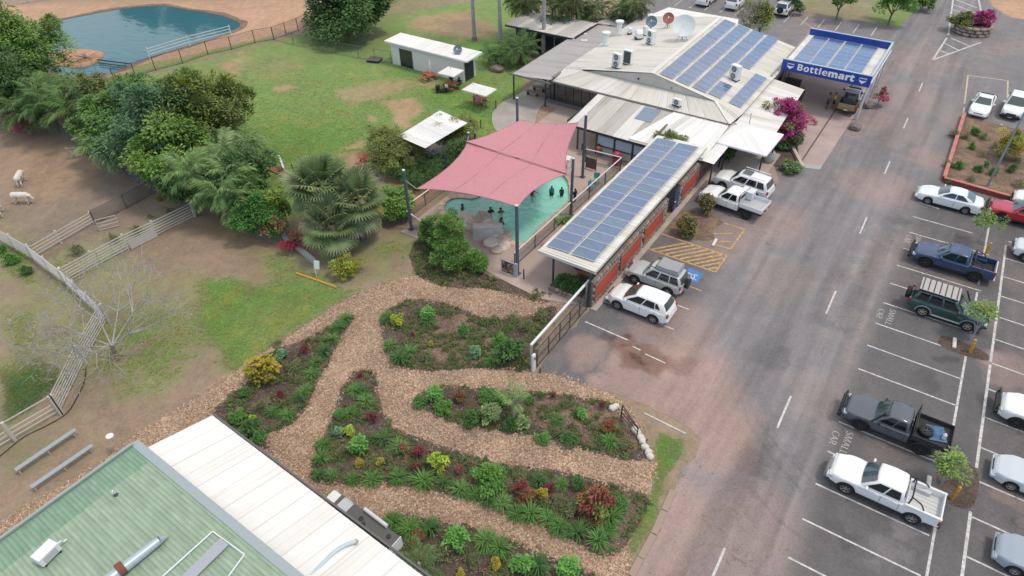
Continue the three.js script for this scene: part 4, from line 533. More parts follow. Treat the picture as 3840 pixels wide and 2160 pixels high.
// --- bottle shop canopy ---
{
  const t = thing('bottle_shop_canopy', 'flat drive-through canopy with blue lettered fascia', 'canopy'), x0 = -14.6, x1 = -6.2, z0 = -70.5, z1 = -80.5;
  const blue = std(0.012, 0.055, 0.33, 0.45), lav = std(0.45, 0.5, 0.6, 0.5);
  roofPlane(t, [x0, 4.05, z1 + 0.1], [x0, 4.05, z0 - 0.1], [x1 + 0.1, 4.0, z0 - 0.1], [x1 + 0.1, 4.0, z1 + 0.1], 0.76, [whiteRoof[1], mixRoof[2], creamRoof[2]]);
  part('ceiling', bx(8.2, 0.06, 9.8, -10.4, 3.7, -75.5), std(0.55, 0.55, 0.54, 0.8), t);
  const sign = part('front_fascia', bx(x1 - x0, 1.1, 0.14, (x0 + x1) / 2, 4.15, z0), blue, t); sign.userData.label = 'blue sign board reading Bottlemart';
  part('rear_fascia', bx(x1 - x0, 1.1, 0.14, (x0 + x1) / 2, 4.15, z1), blue, t); part('side_fascia', bx(0.12, 1.1, 9.86, x1 - 0.06, 4.15, (z0 + z1) / 2), lav, t);
  part('coping', merge([bx(x1 - x0 + 0.06, 0.05, 0.2, (x0 + x1) / 2, 4.725, z0), bx(x1 - x0 + 0.06, 0.05, 0.2, (x0 + x1) / 2, 4.725, z1), bx(0.2, 0.05, 9.7, x1 - 0.06, 4.725, (z0 + z1) / 2)]), std(0.42, 0.52, 0.62, 0.4), t);
  const white = std(0.82, 0.83, 0.84, 0.5), letters = (s, size, x, y, sx, font, ex) => { const g = new TextGeometry(s, { font, size, depth: 0.03, curveSegments: 5, bevelEnabled: ex > 0, bevelSize: ex, bevelThickness: 0.005, bevelSegments: 1 }); g.computeBoundingBox(); g.scale(sx / (g.boundingBox.max.x - g.boundingBox.min.x), 1, 1); g.computeBoundingBox(); return part('lettering', g.translate(x - g.boundingBox.min.x, y, z0 + 0.075), white, sign, [-(x0 + x1) / 2 + (x0 + x1) / 2, 0, 0]); };
  sign.position.set(0, 0, 0);
  letters('Bottle', 0.62, -13.05, 3.9, 2.86, fontBold, 0.0); letters('mart', 0.62, -10.1, 3.9, 2.42, fontBold, 0.022);
  for (const lx of [-13.75, -6.93]) { const s = new THREE.Shape(); s.moveTo(-0.34, 0.12); s.quadraticCurveTo(-0.2, -0.02, 0, 0.0); s.quadraticCurveTo(0.2, -0.02, 0.34, 0.12); s.quadraticCurveTo(0.3, -0.1, 0.16, -0.16); s.lineTo(0, -0.3); s.lineTo(-0.16, -0.16); s.quadraticCurveTo(-0.3, -0.1, -0.34, 0.12); const e = new THREE.ExtrudeGeometry(s, { depth: 0.03, bevelEnabled: false }).translate(lx, 4.13, z0 + 0.075); part('logo', e, white, sign); for (let k = 0; k < 6; k++) part('logo_mark', bx(0.085, 0.08 + (k % 3) * 0.015, 0.03, lx - 0.3 + k * 0.12, 4.37, z0 + 0.09), white, sign); }
  for (const z of [-71.0, -74.2, -77.3, -80.2]) part('post', bx(0.16, 3.7, 0.16, -6.35, 1.85, z), std(0.6, 0.62, 0.68, 0.5), t); for (const z of [-71.0, -80.2]) part('post', bx(0.14, 3.7, 0.14, -14.4, 1.85, z), darkSteel, t);
  part('shop_front', bx(0.2, 3.6, 15, -14.95, 1.8, -76), std(0.3, 0.29, 0.27, 0.8), t); for (let k = 0; k < 4; k++) part('fridge_door', bx(0.06, 2.1, 1.4, -14.82, 1.2, -71.6 - k * 1.7), glassDark, t);
  part('shelf_bay', merge([bx(1.6, 1.6, 0.5, -13.7, 0.85, -73.6), bx(1.3, 0.1, 0.9, -13.6, 1.4, -72)]), std(0.06, 0.055, 0.05, 0.8), t);
  const lab = ['canopy solar strip nearest the shop roof', 'second canopy solar strip from the shop roof', 'third canopy solar strip from the shop roof', 'canopy solar strip nearest the road'];
  [-14.0, -12.35, -10.65, -8.98].forEach((x, i) => solarArray(lab[i], [x, 4.06, -71.9], [1, -0.006, 0], [0, 0, -1], 1, 8, 1.56, 0.99));
}
// --- long barbecue shed with solar roof and red-panelled wall ---
const stoneTex = grainTex(2, 256, [0.3, 0.25, 0.22], 0.4, 10, 0.2);
const stoneMats = [[1, 1, 1], [0.75, 0.75, 0.78], [1.25, 1.15, 1.05], [0.95, 0.8, 0.72]].map((c) => new THREE.MeshStandardMaterial({ map: stoneTex, color: new THREE.Color().setRGB(...c), roughness: 0.95 }));
const stoneGeos = [0, 1, 2, 3].map((k) => { const g = new THREE.IcosahedronGeometry(0.5, 1), p = g.attributes.position, s = k * 17; for (let i = 0; i < p.count; i++) { const x = p.getX(i), y = p.getY(i), z = p.getZ(i), q = 0.5 / Math.max(Math.abs(x), Math.abs(y), Math.abs(z)), f = lerp(1, q * 1.0, 0.75) * (0.9 + 0.2 * hsh(Math.round(x * 50) + s, Math.round(y * 50 + z * 91))); p.setXYZ(i, x * f, y * f, z * f); } g.computeVertexNormals(); return g; });
// stack of individual field stones filling a wall face: origin, along (unit [dx,dz]), length, height, thickness
function stoneWall(parent, o, dir, len, h, th, sw = 0.42, sh = 0.26, skip) { const rows = Math.round(h / sh), ry = Math.atan2(-dir[1], dir[0]); for (let r = 0; r < rows; r++) { let s = (r % 2) * -sw * 0.4; while (s < len - 0.05) { const w = sw * rr(0.65, 1.3), a = Math.max(0, s), b = Math.min(len, s + w); if (b - a > 0.08) { const mx = (a + b) / 2, my = (r + 0.5) * h / rows; if (!skip || !skip(mx, my)) { const m = part('stone', pick(stoneGeos), pick(stoneMats), parent, [o[0] + dir[0] * mx, o[1] + my, o[2] + dir[1] * mx], [0, ry, 0]); m.scale.set((b - a) * 0.98, h / rows * 0.97, th * rr(0.92, 1.06)); } } s += w; } } }
{
  const t = thing('barbecue_shed', 'long narrow shed with solar roof and red panels along the car park', 'shed'), yN = 3.05;
  const rm = [whiteRoof[1], creamRoof[2], creamRoof[0]];
  roofPlane(t, [-19.75, 2.95, -52.3], [-19.75, 2.95, -32.35], [-15.15, 3.2, -32.1], [-15.15, 3.2, -52.1], 0.76, rm);
  part('eave_beam', merge([bx(0.1, 0.2, 19.9, -15.2, 3.06, -42.1), bx(4.6, 0.2, 0.1, -17.45, 2.96, -32.3), bx(0.1, 0.2, 19.9, -19.7, 2.82, -42.3)]), std(0.62, 0.6, 0.56, 0.6), t);
  for (const [x, z] of [[-18.85, -33], [-15.45, -32.05], [-18.9, -38], [-18.9, -43.5], [-18.9, -50], [-15.45, -44], [-15.45, -51.5]]) part('post', bx(0.11, 2.95, 0.11, x, 1.47, z), darkSteel, t);
  const cw = part('wall', merge([bx(0.2, 2.25, 12.3, -15.33, 1.12, -38.25), bx(0.2, 2.25, 4.4, -15.33, 1.12, -49)]), std(0.2, 0.17, 0.15, 0.95), t);
  const holes = [[-32.35, -35.6], [-36.2, -39.4], [-40.15, -43.4], [-47.4, -50.6]];
  const inRed = (z, y) => holes.some(([a, b]) => z < a + 0.05 && z > b - 0.05 && y > 0.6 && y < 1.9);
  stoneWall(t, [-15.25, 0.02, -32.1], [0, -1], 12.3, 2.25, 0.3, 0.5, 0.28, (s, y) => inRed(-32.1 - s, y)); stoneWall(t, [-15.25, 0.02, -46.8], [0, -1], 4.4, 2.25, 0.3, 0.5, 0.28, (s, y) => inRed(-46.8 - s, y));
  const redM = new THREE.MeshStandardMaterial({ map: grainTex(3, 256, [0.48, 0.075, 0.04], 0.12, 8, 0.06), roughness: 0.7 });
  for (const [a, b] of holes) { const p = part('red_panel', bx(0.08, 1.2, a - b, -15.14, 1.24, (a + b) / 2), redM, t); part('panel_frame', merge([bx(0.12, 0.06, a - b + 0.1, -15.13, 1.87, (a + b) / 2), bx(0.12, 0.06, a - b + 0.1, -15.13, 0.61, (a + b) / 2), bx(0.12, 1.3, 0.06, -15.13, 1.24, a + 0.03), bx(0.12, 1.3, 0.06, -15.13, 1.24, b - 0.03)]), std(0.25, 0.2, 0.17, 0.9), p); }
  const dr = part('door', bx(0.06, 2.1, 0.8, -15.2, 1.1, -46.3), std(0.05, 0.07, 0.17, 0.6), t); part('door_handle', bx(0.1, 0.04, 0.12, -15.14, 1.05, -46.0), whiteSteel, dr);
  part('partition', bx(3.4, 2.3, 0.12, -17.2, 1.15, -46.6), std(0.2, 0.19, 0.18, 0.9), t); part('partition', bx(0.12, 2.3, 5, -18.85, 1.15, -49.2), std(0.22, 0.2, 0.18, 0.9), t);
  solarArray('left column of solar panels on the barbecue shed roof', [-19.45, 2.99, -33.0], [1, 0.054, 0], [0, 0, -1], 1, 17, 1.8, 1.06); solarArray('right column of solar panels on the barbecue shed roof', [-17.5, 3.1, -32.95], [1, 0.054, 0], [0, 0, -1], 1, 17, 1.8, 1.06);
  const pl = thing('planter_box', 'stone-edged planter under the near end of the barbecue shed', 'planter'); stoneWall(pl, [-18.7, 0, -32.1], [1, 0], 3.1, 0.5, 0.25, 0.35, 0.25); part('soil', bx(3.1, 0.36, 1.3, -17.15, 0.2, -32.8), soilMat, pl);
}
// the near hall stands a little askew to the rest
function swing(t, a = -0.046, px = -27, pz = -9) { t.rotation.y = a; const c = Math.cos(a), s = Math.sin(a); t.position.set(px - (px * c + pz * s), 0, pz - (-px * s + pz * c)); }
// --- near buildings at the lower left: green roof and white flat roof ---
{
  const t = thing('green_roofed_hall', 'hall with pale green standing-seam roof at the lower left', 'building'), y0 = 3.5;
  const gm = [[0.3, 0.395, 0.285], [0.315, 0.41, 0.3], [0.285, 0.38, 0.275], [0.325, 0.415, 0.31]].map((c) => new THREE.MeshStandardMaterial({ map: grainTex(4, 512, c, 0.16, 8, 0.05), roughness: 0.55 }));
  const darker = [[0.21, 0.335, 0.235], [0.225, 0.345, 0.25]].map((c) => new THREE.MeshStandardMaterial({ map: grainTex(4, 512, c, 0.18, 8, 0.05), roughness: 0.55 }));
  // pans run along the ridge direction; each is two lapped lengths, the shorter one a deeper green
  for (let k = 0; k < 56; k++) { const za = -6.9 + k * 0.2, zb = za + 0.197, lap = -26.3 + (hsh(k, 9) - 0.5) * 0.1, H = (x) => y0 + (x + 28) * 0.05; part('roof_pan', sheetGeo([-28, H(-28), za], [-28, H(-28), zb], [lap, H(lap), zb], [lap, H(lap), za], 1, 0.035), darker[Math.floor(hsh(k, 3) * 2)], t); part('roof_pan', sheetGeo([lap, H(lap) + 0.004, za], [lap, H(lap) + 0.004, zb], [-11, H(-11) + 0.004, zb], [-11, H(-11) + 0.004, za], 1, 0.035), gm[Math.floor(hsh(k, 5) * 4)], t); }
  part('wall', bx(16, 3.4, 11, -19.9, 1.7, -1.0), std(0.45, 0.45, 0.42, 0.9), t); part('gutter', bx(0.14, 0.12, 13, -27.95, 3.62, -0.4), std(0.3, 0.36, 0.34, 0.5), t);
  swing(t); part('flashing', sbar([-28.05, 3.53, -7.02], [-11, 4.38, -7.02], 0.42, 0.05), std(0.36, 0.42, 0.43, 0.45, { metalness: 0.3 }), t);
}
{
  const t = thing('white_roofed_verandah', 'white sheet-roofed verandah joined to the green hall', 'building');
  const wr = [[0.76, 0.75, 0.715], [0.735, 0.72, 0.68], [0.775, 0.77, 0.735]].map((c) => new THREE.MeshStandardMaterial({ map: streak(c, 0.1), roughness: 0.6 }));
  roofPlane(t, [-26.9, 2.9, -10.6], [-9, 2.9, -10.5], [-9, 3.5, -7.2], [-27.3, 3.45, -7.2], 1.0, wr, 'roof_sheet', 2);
  swing(t); part('gutter', bx(18, 0.12, 0.1, -17.9, 2.86, -10.68), std(0.12, 0.12, 0.12, 0.6), t); for (let k = 0; k < 5; k++) part('post', bx(0.1, 2.8, 0.1, -26.5 + k * 3.6, 1.4, -10.3), darkSteel, t);
}

// things lying on the near roofs
{
  const galv = std(0.42, 0.5, 0.56, 0.4, { metalness: 0.3 });
  const H = (x) => 3.53 + (x + 28) * 0.05;
  { const t = thing('roof_duct', 'fat pale blue duct lying on the green roof', 'duct'); const a = [-21.89, 3.8, -4.36], b = [-22.09, 3.8, -2.48], c = [-22.19, 3.8, -0.6]; a[1] = H(a[0]) + 0.24; b[1] = H(b[0]) + 0.3; c[1] = H(c[0]) + 0.32; part('pipe', bar(c, a, 0.3, 16, 0.2), galv, t); part('end_cone', bar(a, [a[0] + (a[0] - b[0]) * 0.2, a[1] - 0.16, a[2] + (a[2] - b[2]) * 0.2], 0.2, 14, 0.05), galv, t); const m = mix3(a, b, 0.82), n = mix3(a, b, 0.98); part('rusty_collar', bar(n, m, 0.305, 16), std(0.2, 0.075, 0.045, 0.95), t); }
  { const p = [-25.52, 4, -1.34], t = thing('air_conditioner', 'white box air conditioner standing on the green roof', 'air conditioner', [p[0], H(p[0]), p[2]], 0.16); part('casing', rbx(0.55, 0.5, 0.95, 0.03, 0, 0.4, 0, 2), unitWhite, t); part('grille', bx(0.02, 0.34, 0.6, 0.28, 0.4, 0), std(0.5, 0.5, 0.5, 0.7), t); part('base_frame', merge([bx(0.5, 0.15, 0.06, 0, 0.07, 0.35), bx(0.5, 0.15, 0.06, 0, 0.07, -0.35)]), darkTrim, t); part('conduit', tube([[0.1, 0.4, -0.48], [0.1, 0.4, -0.62], [0.05, 0.2, -0.68], [0.0, 0.1, -0.85]], 0.045, 6), unitWhite, t); }
  { const p = [-26.01, 3.7, -4.75], t = thing('roof_vent_pipe', 'small bent white vent pipe on the green roof', 'vent pipe', [p[0], H(p[0]), p[2]], 0); part('pipe', tube([[0, 0, 0], [0, 0.3, 0], [0.05, 0.42, 0.03], [0.14, 0.42, 0.1]], 0.035, 6), unitWhite, t); part('flashing', cyl(0.12, 0.05, 0.12, 8), fanDark, t); }
  { const t = thing('roof_guard_rail', 'white bent pipe frame standing on the green roof', 'rail'), a = [-20.23, 4.2, -3.45], b = [-20.32, 4, -5.94], c = [-18.26, 4, -5.99], d = [-17.92, 4.2, -4.95]; part('pipe', tube([a, mix3(a, b, 0.6), mix3(a, b, 0.94), b, mix3(b, c, 0.08), mix3(b, c, 0.5), mix3(b, c, 0.92), c, mix3(c, d, 0.1), d], 0.035, 6, 60), whiteSteel, t); for (const p of [a, b, c, d, mix3(a, b, 0.5)]) part('leg', bar([p[0], H(p[0]), p[2]], p, 0.025), whiteSteel, t); }
  { const t = thing('roof_walkway', 'grey plank walkway with brown edge lying on the green roof', 'walkway'), a = [-19.43, 3.75, -5.9], b = [-19.4, 3.75, -3.83]; part('plank', sbar([a[0], H(a[0]) + 0.1, a[2]], [b[0], H(b[0]) + 0.1, b[2]], 0.55, 0.05), std(0.36, 0.38, 0.42, 0.6), t); const o = 0.33; part('edge_beam', sbar([a[0] + o * 0.6, H(a[0]) + 0.06, a[2] + 0.0 + o * 0.3], [b[0] + o * 0.6, H(b[0]) + 0.06, b[2] + o * 0.3], 0.09, 0.1), std(0.12, 0.06, 0.045, 0.9), t); }
  { const t = thing('white_roof_pipe', 'pale blue pipe bent along the white flat roof', 'pipe'), P = (x, y, h) => 0, a = [-15.53, 3.35, -7.02], b = [-15.49, 3.25, -8.38], c = [-15.35, 3.2, -8.91], d = [-15.09, 3.15, -9.32]; part('pipe', tube([a, mix3(a, b, 0.5), b, c, d], 0.09, 8, 40), std(0.45, 0.56, 0.62, 0.4), t); part('end_cap', bx(0.16, 0.14, 0.2, d[0], d[1], d[2]), std(0.4, 0.36, 0.3, 0.8), t); }
}

// ---------- vehicles ----------
const paint = (r, g, b, rough = 0.35) => new THREE.MeshPhysicalMaterial({ color: new THREE.Color().setRGB(r, g, b), roughness: rough, clearcoat: 1, clearcoatRoughness: 0.06 });
const carGlass = new THREE.MeshPhysicalMaterial({ color: new THREE.Color().setRGB(0.012, 0.016, 0.018), roughness: 0.05, clearcoat: 1, clearcoatRoughness: 0.02 });
const screenGlass = new THREE.MeshPhysicalMaterial({ color: new THREE.Color().setRGB(0.05, 0.075, 0.078), roughness: 0.05, clearcoat: 1, clearcoatRoughness: 0.02 });
const tyreMat = std(0.018, 0.018, 0.018, 0.9), rimSilver = std(0.45, 0.46, 0.47, 0.35, { metalness: 0.7 }), rimDark = std(0.05, 0.05, 0.055, 0.5), blackPlastic = std(0.022, 0.023, 0.025, 0.6), lampGlass = new THREE.MeshPhysicalMaterial({ color: new THREE.Color().setRGB(0.55, 0.58, 0.6), roughness: 0.12, clearcoat: 1 }), lampRed = new THREE.MeshPhysicalMaterial({ color: new THREE.Color().setRGB(0.35, 0.012, 0.02), roughness: 0.2, clearcoat: 1 }), lampAmber = std(0.6, 0.22, 0.03, 0.3), plateMat = std(0.72, 0.72, 0.66, 0.5), beddark = std(0.03, 0.032, 0.035, 0.8), alloyDeck = std(0.5, 0.51, 0.52, 0.5, { metalness: 0.4 });
function interp(P, x) { if (x <= P[0][0]) return P[0][1]; for (let i = 0; i < P.length - 1; i++) if (x <= P[i + 1][0]) { let t = (x - P[i][0]) / (P[i + 1][0] - P[i][0]); t = t * t * (3 - 2 * t) * 0.5 + t * 0.5; return lerp(P[i][1], P[i + 1][1], t); } return P[P.length - 1][1]; }
// loft of half-rings mirrored in z; rings: [x, [[z, y], ...]]
function loft(rings) {
  const pos = [], full = rings.map(([x, h]) => { const a = h.map(([z, y]) => [x, y, z]); for (let i = h.length - 2; i > 0; i--) a.push([x, h[i][1], -h[i][0]]); return a; });
  const n = full[0].length, tri = (a, b, c) => pos.push(...a, ...b, ...c);
  for (let i = 0; i < full.length - 1; i++) for (let j = 0; j < n; j++) { const k = (j + 1) % n, A = full[i][j], B = full[i][k], C = full[i + 1][k], D = full[i + 1][j]; tri(A, B, C); tri(A, C, D); }
  for (const [e, f] of [[full[0], 1], [full[full.length - 1], 0]]) { const m = [e[0][0], e.reduce((s, p) => s + p[1], 0) / n, 0]; for (let j = 0; j < n; j++) { const k = (j + 1) % n; f ? tri(m, e[k], e[j]) : tri(m, e[j], e[k]); } }
  const g = new THREE.BufferGeometry(); g.setAttribute('position', new THREE.Float32BufferAttribute(pos, 3)); g.setAttribute('uv', new THREE.Float32BufferAttribute(new Float32Array(pos.length / 3 * 2), 2)); g.computeVertexNormals(); return toCreasedNormals(mergeVertices(g.deleteAttribute('normal') || g, 1e-4), 0.62);
}
function bodyGeo(s) {
  // s: L, W, sill, wheels [xr, xf], wr arch radius, top [[x,y]...], bed x range cut handled by top
  const rings = [], x0 = -s.L / 2, x1 = s.L / 2, N = 72, end = s.bodyEnd ?? x0;
  for (let i = 0; i <= N; i++) {
    const x = end + (x1 - end) * i / N, u = Math.abs(x / (s.L / 2)); let b = s.sill; for (const wx of s.wheels) { const d = Math.abs(x - wx); if (d < s.arch) b = Math.max(b, s.wy + Math.sqrt(s.arch * s.arch - d * d)); }
    b = Math.max(b, s.sill + sst(0.9, 1.0, u) * 0.16);
    const t = interp(s.top, x), frontTaper = x > 0 ? sst(0.72, 1.02, u) * (s.noseTaper ?? 0.2) : sst(0.85, 1.02, u) * (s.tailTaper ?? 0.1), w = s.W / 2 * (1 - frontTaper), h = Math.max(0.05, t - b);
    rings.push([x, [[0, b], [0.84 * w, b], [0.975 * w, b + h * 0.06], [w, b + h * 0.3], [w * 0.985, b + h * 0.62], [w * 0.955, t - Math.min(0.09, h * 0.16)], [w * 0.88, t - 0.025], [w * 0.5, t + 0.012], [0, t + 0.025]]]);
  }
  return loft(rings);
}
// greenhouse: quad-sided cabin with rounded roof. c: xf0,xf1 (screen base/top), xr0,xr1, wb,wr half widths, yb, yr
function cabinRing(c, t) { const xf = lerp(c.xf0, c.xf1, t), xr = lerp(c.xr0, c.xr1, t), w = lerp(c.wb, c.wr, t), y = lerp(c.yb, c.yr, t); return { xf, xr, w, y }; }
function cabinGeo(c) {
  const lv = [[0, 0], [0.5, 0.015], [0.9, 0], [0.975, -0.035], [1.0, -0.11]], pos = [], rings = lv.map(([t, o]) => { const r = cabinRing(c, Math.min(t, 1)), k = 0.10 + 0.0 * t, w = r.w + (o > 0 ? o : 0), sh = o < 0 ? -o : 0; const xf = r.xf - sh * 1.4, xr = r.xr + sh * 1.0, ww = w - sh, y = t >= 1 ? c.yr : r.y, mx = (xf + xr) / 2, hl = (xf - xr) / 2; return [[xf, 0], [xf - 0.03, ww * 0.55], [xf - 0.1, ww * 0.93], [xf - 0.22, ww], [(xf + xr) / 2, ww + 0.005], [xr + 0.18, ww], [xr + 0.06, ww * 0.94], [xr + 0.01, ww * 0.55], [xr, 0]].map(([x, z]) => [x, y - (t > 0.8 ? 0.075 * ((x - mx) / hl) ** 2 : 0), z]); }).map((h) => { const f = h.slice(); for (let i = h.length - 2; i > 0; i--) f.push([h[i][0], h[i][1], -h[i][2]]); return f; });
  const n = rings[0].length, tri = (a, b, d) => pos.push(...a, ...b, ...d);
  for (let i = 0; i < rings.length - 1; i++) for (let j = 0; j < n; j++) { const k = (j + 1) % n; tri(rings[i][j], rings[i + 1][k], rings[i][k]); tri(rings[i][j], rings[i + 1][j], rings[i + 1][k]); }
  const top = rings[rings.length - 1], m = [(c.xf1 + c.xr1) / 2, c.yr + 0.03, 0]; for (let j = 0; j < n; j++) tri(top[(j + 1) % n], top[j], m);
  const g = new THREE.BufferGeometry(); g.setAttribute('position', new THREE.Float32BufferAttribute(pos, 3)); g.setAttribute('uv', new THREE.Float32BufferAttribute(new Float32Array(pos.length / 3 * 2), 2)); return toCreasedNormals(mergeVertices(g, 1e-4), 0.7);
}
function panel4(a, b, c, d, off = 0.012) { const A = v3(a), B = v3(b), C = v3(c), D = v3(d), n = B.clone().sub(A).cross(D.clone().sub(A)).normalize().multiplyScalar(off), m = A.clone().add(B).add(C).add(D).multiplyScalar(0.25), g = new THREE.BufferGeometry(), P = []; const q = [A, B, C, D].map((p) => p.clone().add(n)); P.push(...q[0].toArray(), ...q[1].toArray(), ...q[2].toArray(), ...q[0].toArray(), ...q[2].toArray(), ...q[3].toArray()); g.setAttribute('position', new THREE.Float32BufferAttribute(P, 3)); g.setAttribute('uv', new THREE.Float32BufferAttribute([0, 0, 1, 0, 1, 1, 0, 0, 1, 1, 0, 1], 2)); g.computeVertexNormals(); return g; }
const wheelCache = {};
function wheel(parent, x, z, r, w, rim, spare) {
  const key = r + '_' + w; if (!wheelCache[key]) { const pr = [[r * 0.62, -w / 2], [r * 0.93, -w / 2], [r, -w * 0.34], [r, w * 0.34], [r * 0.93, w / 2], [r * 0.62, w / 2]].map(([a, b]) => new THREE.Vector2(a, b)); const ty = new THREE.LatheGeometry(pr, 24).rotateX(Math.PI / 2); const rm = [new THREE.CylinderGeometry(r * 0.63, r * 0.63, w * 0.75, 20, 1, true).rotateX(Math.PI / 2), new THREE.CircleGeometry(r * 0.63, 20).translate(0, 0, -w * 0.1)]; const sp = []; for (let k = 0; k < 6; k++) { const b = new THREE.BoxGeometry(r * 0.14, r * 0.56, 0.035).translate(0, r * 0.33, w * 0.36).rotateZ(k * Math.PI / 3); sp.push(b); } sp.push(new THREE.CylinderGeometry(r * 0.17, r * 0.17, 0.05, 12).rotateX(Math.PI / 2).translate(0, 0, w * 0.36), new THREE.TorusGeometry(r * 0.6, 0.018, 6, 22).translate(0, 0, w * 0.42)); wheelCache[key] = { ty, rm: merge(rm), sp: merge(sp) }; }
  const c = wheelCache[key], t = part('wheel', c.ty, tyreMat, parent, [x, r, z]); t.name = spare || 'wheel'; if (z < 0) t.rotation.y = Math.PI; part('rim', c.sp, rim, t); part('brake_disc', c.rm, rimDark, t); return t;
}
function vehicle(o) {
  const t = thing(o.name, o.label, o.category, [o.at[0], o.y ?? 0.02, o.at[1]], o.turn ?? Math.PI, o.group), s = o.s, c = s.cabin, P = o.paint;
  part('body', s._body || (s._body = bodyGeo(s)), P, t);
  const cab = part('cabin', s._cab || (s._cab = cabinGeo(c)), o.roofPaint || P, t);
  // glazing
  const F = (u, v, sd) => { const r = cabinRing(c, v); return [lerp(r.xr + 0.14, r.xf - 0.18, u), r.y, sd * (r.w + 0.016)]; };
  const scr = (v, q) => { const r = cabinRing(c, v); return [r.xf - 0.02 - 0.06 * q * q, r.y, q * r.w * 0.9]; }, bk = (v, q) => { const r = cabinRing(c, v); return [r.xr + 0.015 + 0.03 * q * q, r.y, q * r.w * 0.86]; };
  const strip = (fn, q0, q1, v0, v1, flip) => { const l = []; const n = 4; for (let i = 0; i < n; i++) { const a = lerp(q0, q1, i / n), b = lerp(q0, q1, (i + 1) / n); l.push(flip ? panel4(fn(v0, b), fn(v0, a), fn(v1, a), fn(v1, b), 0.022) : panel4(fn(v0, a), fn(v0, b), fn(v1, b), fn(v1, a), 0.022)); } return merge(l); };
  part('windscreen', strip(scr, -1, 1, 0.1, 0.93, true), screenGlass, t); part('rear_window', strip(bk, -1, 1, s.rearV ?? 0.18, 0.88), screenGlass, t);
  const splits = s.windows || [[0.03, 0.46], [0.5, 0.97]];
  for (const sd of [1, -1]) for (const [a, b, lo, hi] of splits) { const v0 = lo ?? 0.16, v1 = hi ?? 0.86; const cut = b > 0.9 ? 0.06 : 0, q = [F(a + 0.01, v0, sd), F(b, v0, sd), F(b - cut, v1, sd), F(a + 0.02 + (s.rearCut && a < 0.1 ? s.rearCut : 0), v1, sd)]; part('window', sd > 0 ? panel4(...q, 0.01) : panel4(q[1], q[0], q[3], q[2], 0.01), carGlass, t); }
  for (const x of s.wheels) for (const sd of [1, -1]) wheel(t, x, sd * (s.W / 2 - s.tw / 2 - 0.01), s.wr, s.tw, o.rim || rimSilver);
  const xf = s.L / 2, xr = s.bodyEnd ?? -s.L / 2, wy = s.W / 2;
  for (const sd of [1, -1]) {
    part('headlight', rbx(0.3, (s.lampH ?? 0.16) * 0.8, 0.34, 0.04, xf - 0.2, (s.lampY ?? 0.72) - 0.11, sd * (wy * (1 - (s.noseTaper ?? 0.2)) - 0.13)), lampGlass, t);
    part('door_mirror', rbx(0.12, 0.17, 0.24, 0.04, c.xf0 - 0.42, c.yb + 0.13, sd * (c.wb + 0.15)), o.mirror || P, t);
    part('door_handle', merge(splits.slice(0, 3).map(([a]) => bx(0.2, 0.035, 0.03, lerp(c.xr0 + 0.14, c.xf0 - 0.18, a) + 0.18, c.yb - 0.1, sd * (wy * 0.985)))), o.handles || o.mirror || P, t);
    const sm = []; for (const [a] of splits.slice(-2)) { const X = lerp(c.xr0 + 0.14, c.xf0 - 0.18, a) - 0.02; sm.push(bx(0.014, c.yb - s.sill - 0.22, 0.01, X, (c.yb + s.sill) / 2 + 0.02, sd * (wy * 0.998))); } part('door_seam', merge(sm), blackPlastic, t);
  }
  part('grille', rbx(0.06, s.grilleH ?? 0.2, wy * 0.9, 0.02, xf - 0.035, s.grilleY ?? 0.66, 0), o.grille || blackPlastic, t); part('number_plate', bx(0.03, 0.12, 0.37, xf + 0.005, 0.42, 0), plateMat, t);
  part('front_bumper', rbx(0.28, 0.24, s.W * 0.86, 0.08, xf - 0.1, s.sill + 0.2, 0), o.bumper || P, t);
  part('sill_step', merge([1, -1].map((sd) => bx(s.wheels[1] - s.wheels[0] - s.arch * 2, 0.07, 0.14, (s.wheels[0] + s.wheels[1]) / 2, s.sill + 0.01, sd * (wy - 0.04)))), o.step || blackPlastic, t);
  if (!s.bed) { for (const sd of [1, -1]) part('tail_light', rbx(0.12, s.tailH ?? 0.26, 0.22, 0.03, xr + 0.05, s.tailY ?? 0.86, sd * (wy * 0.86)), lampRed, t); part('rear_bumper', rbx(0.24, 0.24, s.W * 0.9, 0.07, xr + 0.09, s.sill + 0.22, 0), o.bumper || P, t); part('rear_plate', bx(0.03, 0.12, 0.37, xr - 0.01, 0.72, 0), plateMat, t); }
  if (o.flares) for (const x of s.wheels) for (const sd of [1, -1]) { const a = new THREE.TorusGeometry(s.arch + 0.02, 0.055, 6, 16, Math.PI); part('wheel_flare', a, o.flares, t, [x, s.wy, sd * (wy - 0.015)]); }
  if (s.bed) bed(t, s, o);
  return t;
}
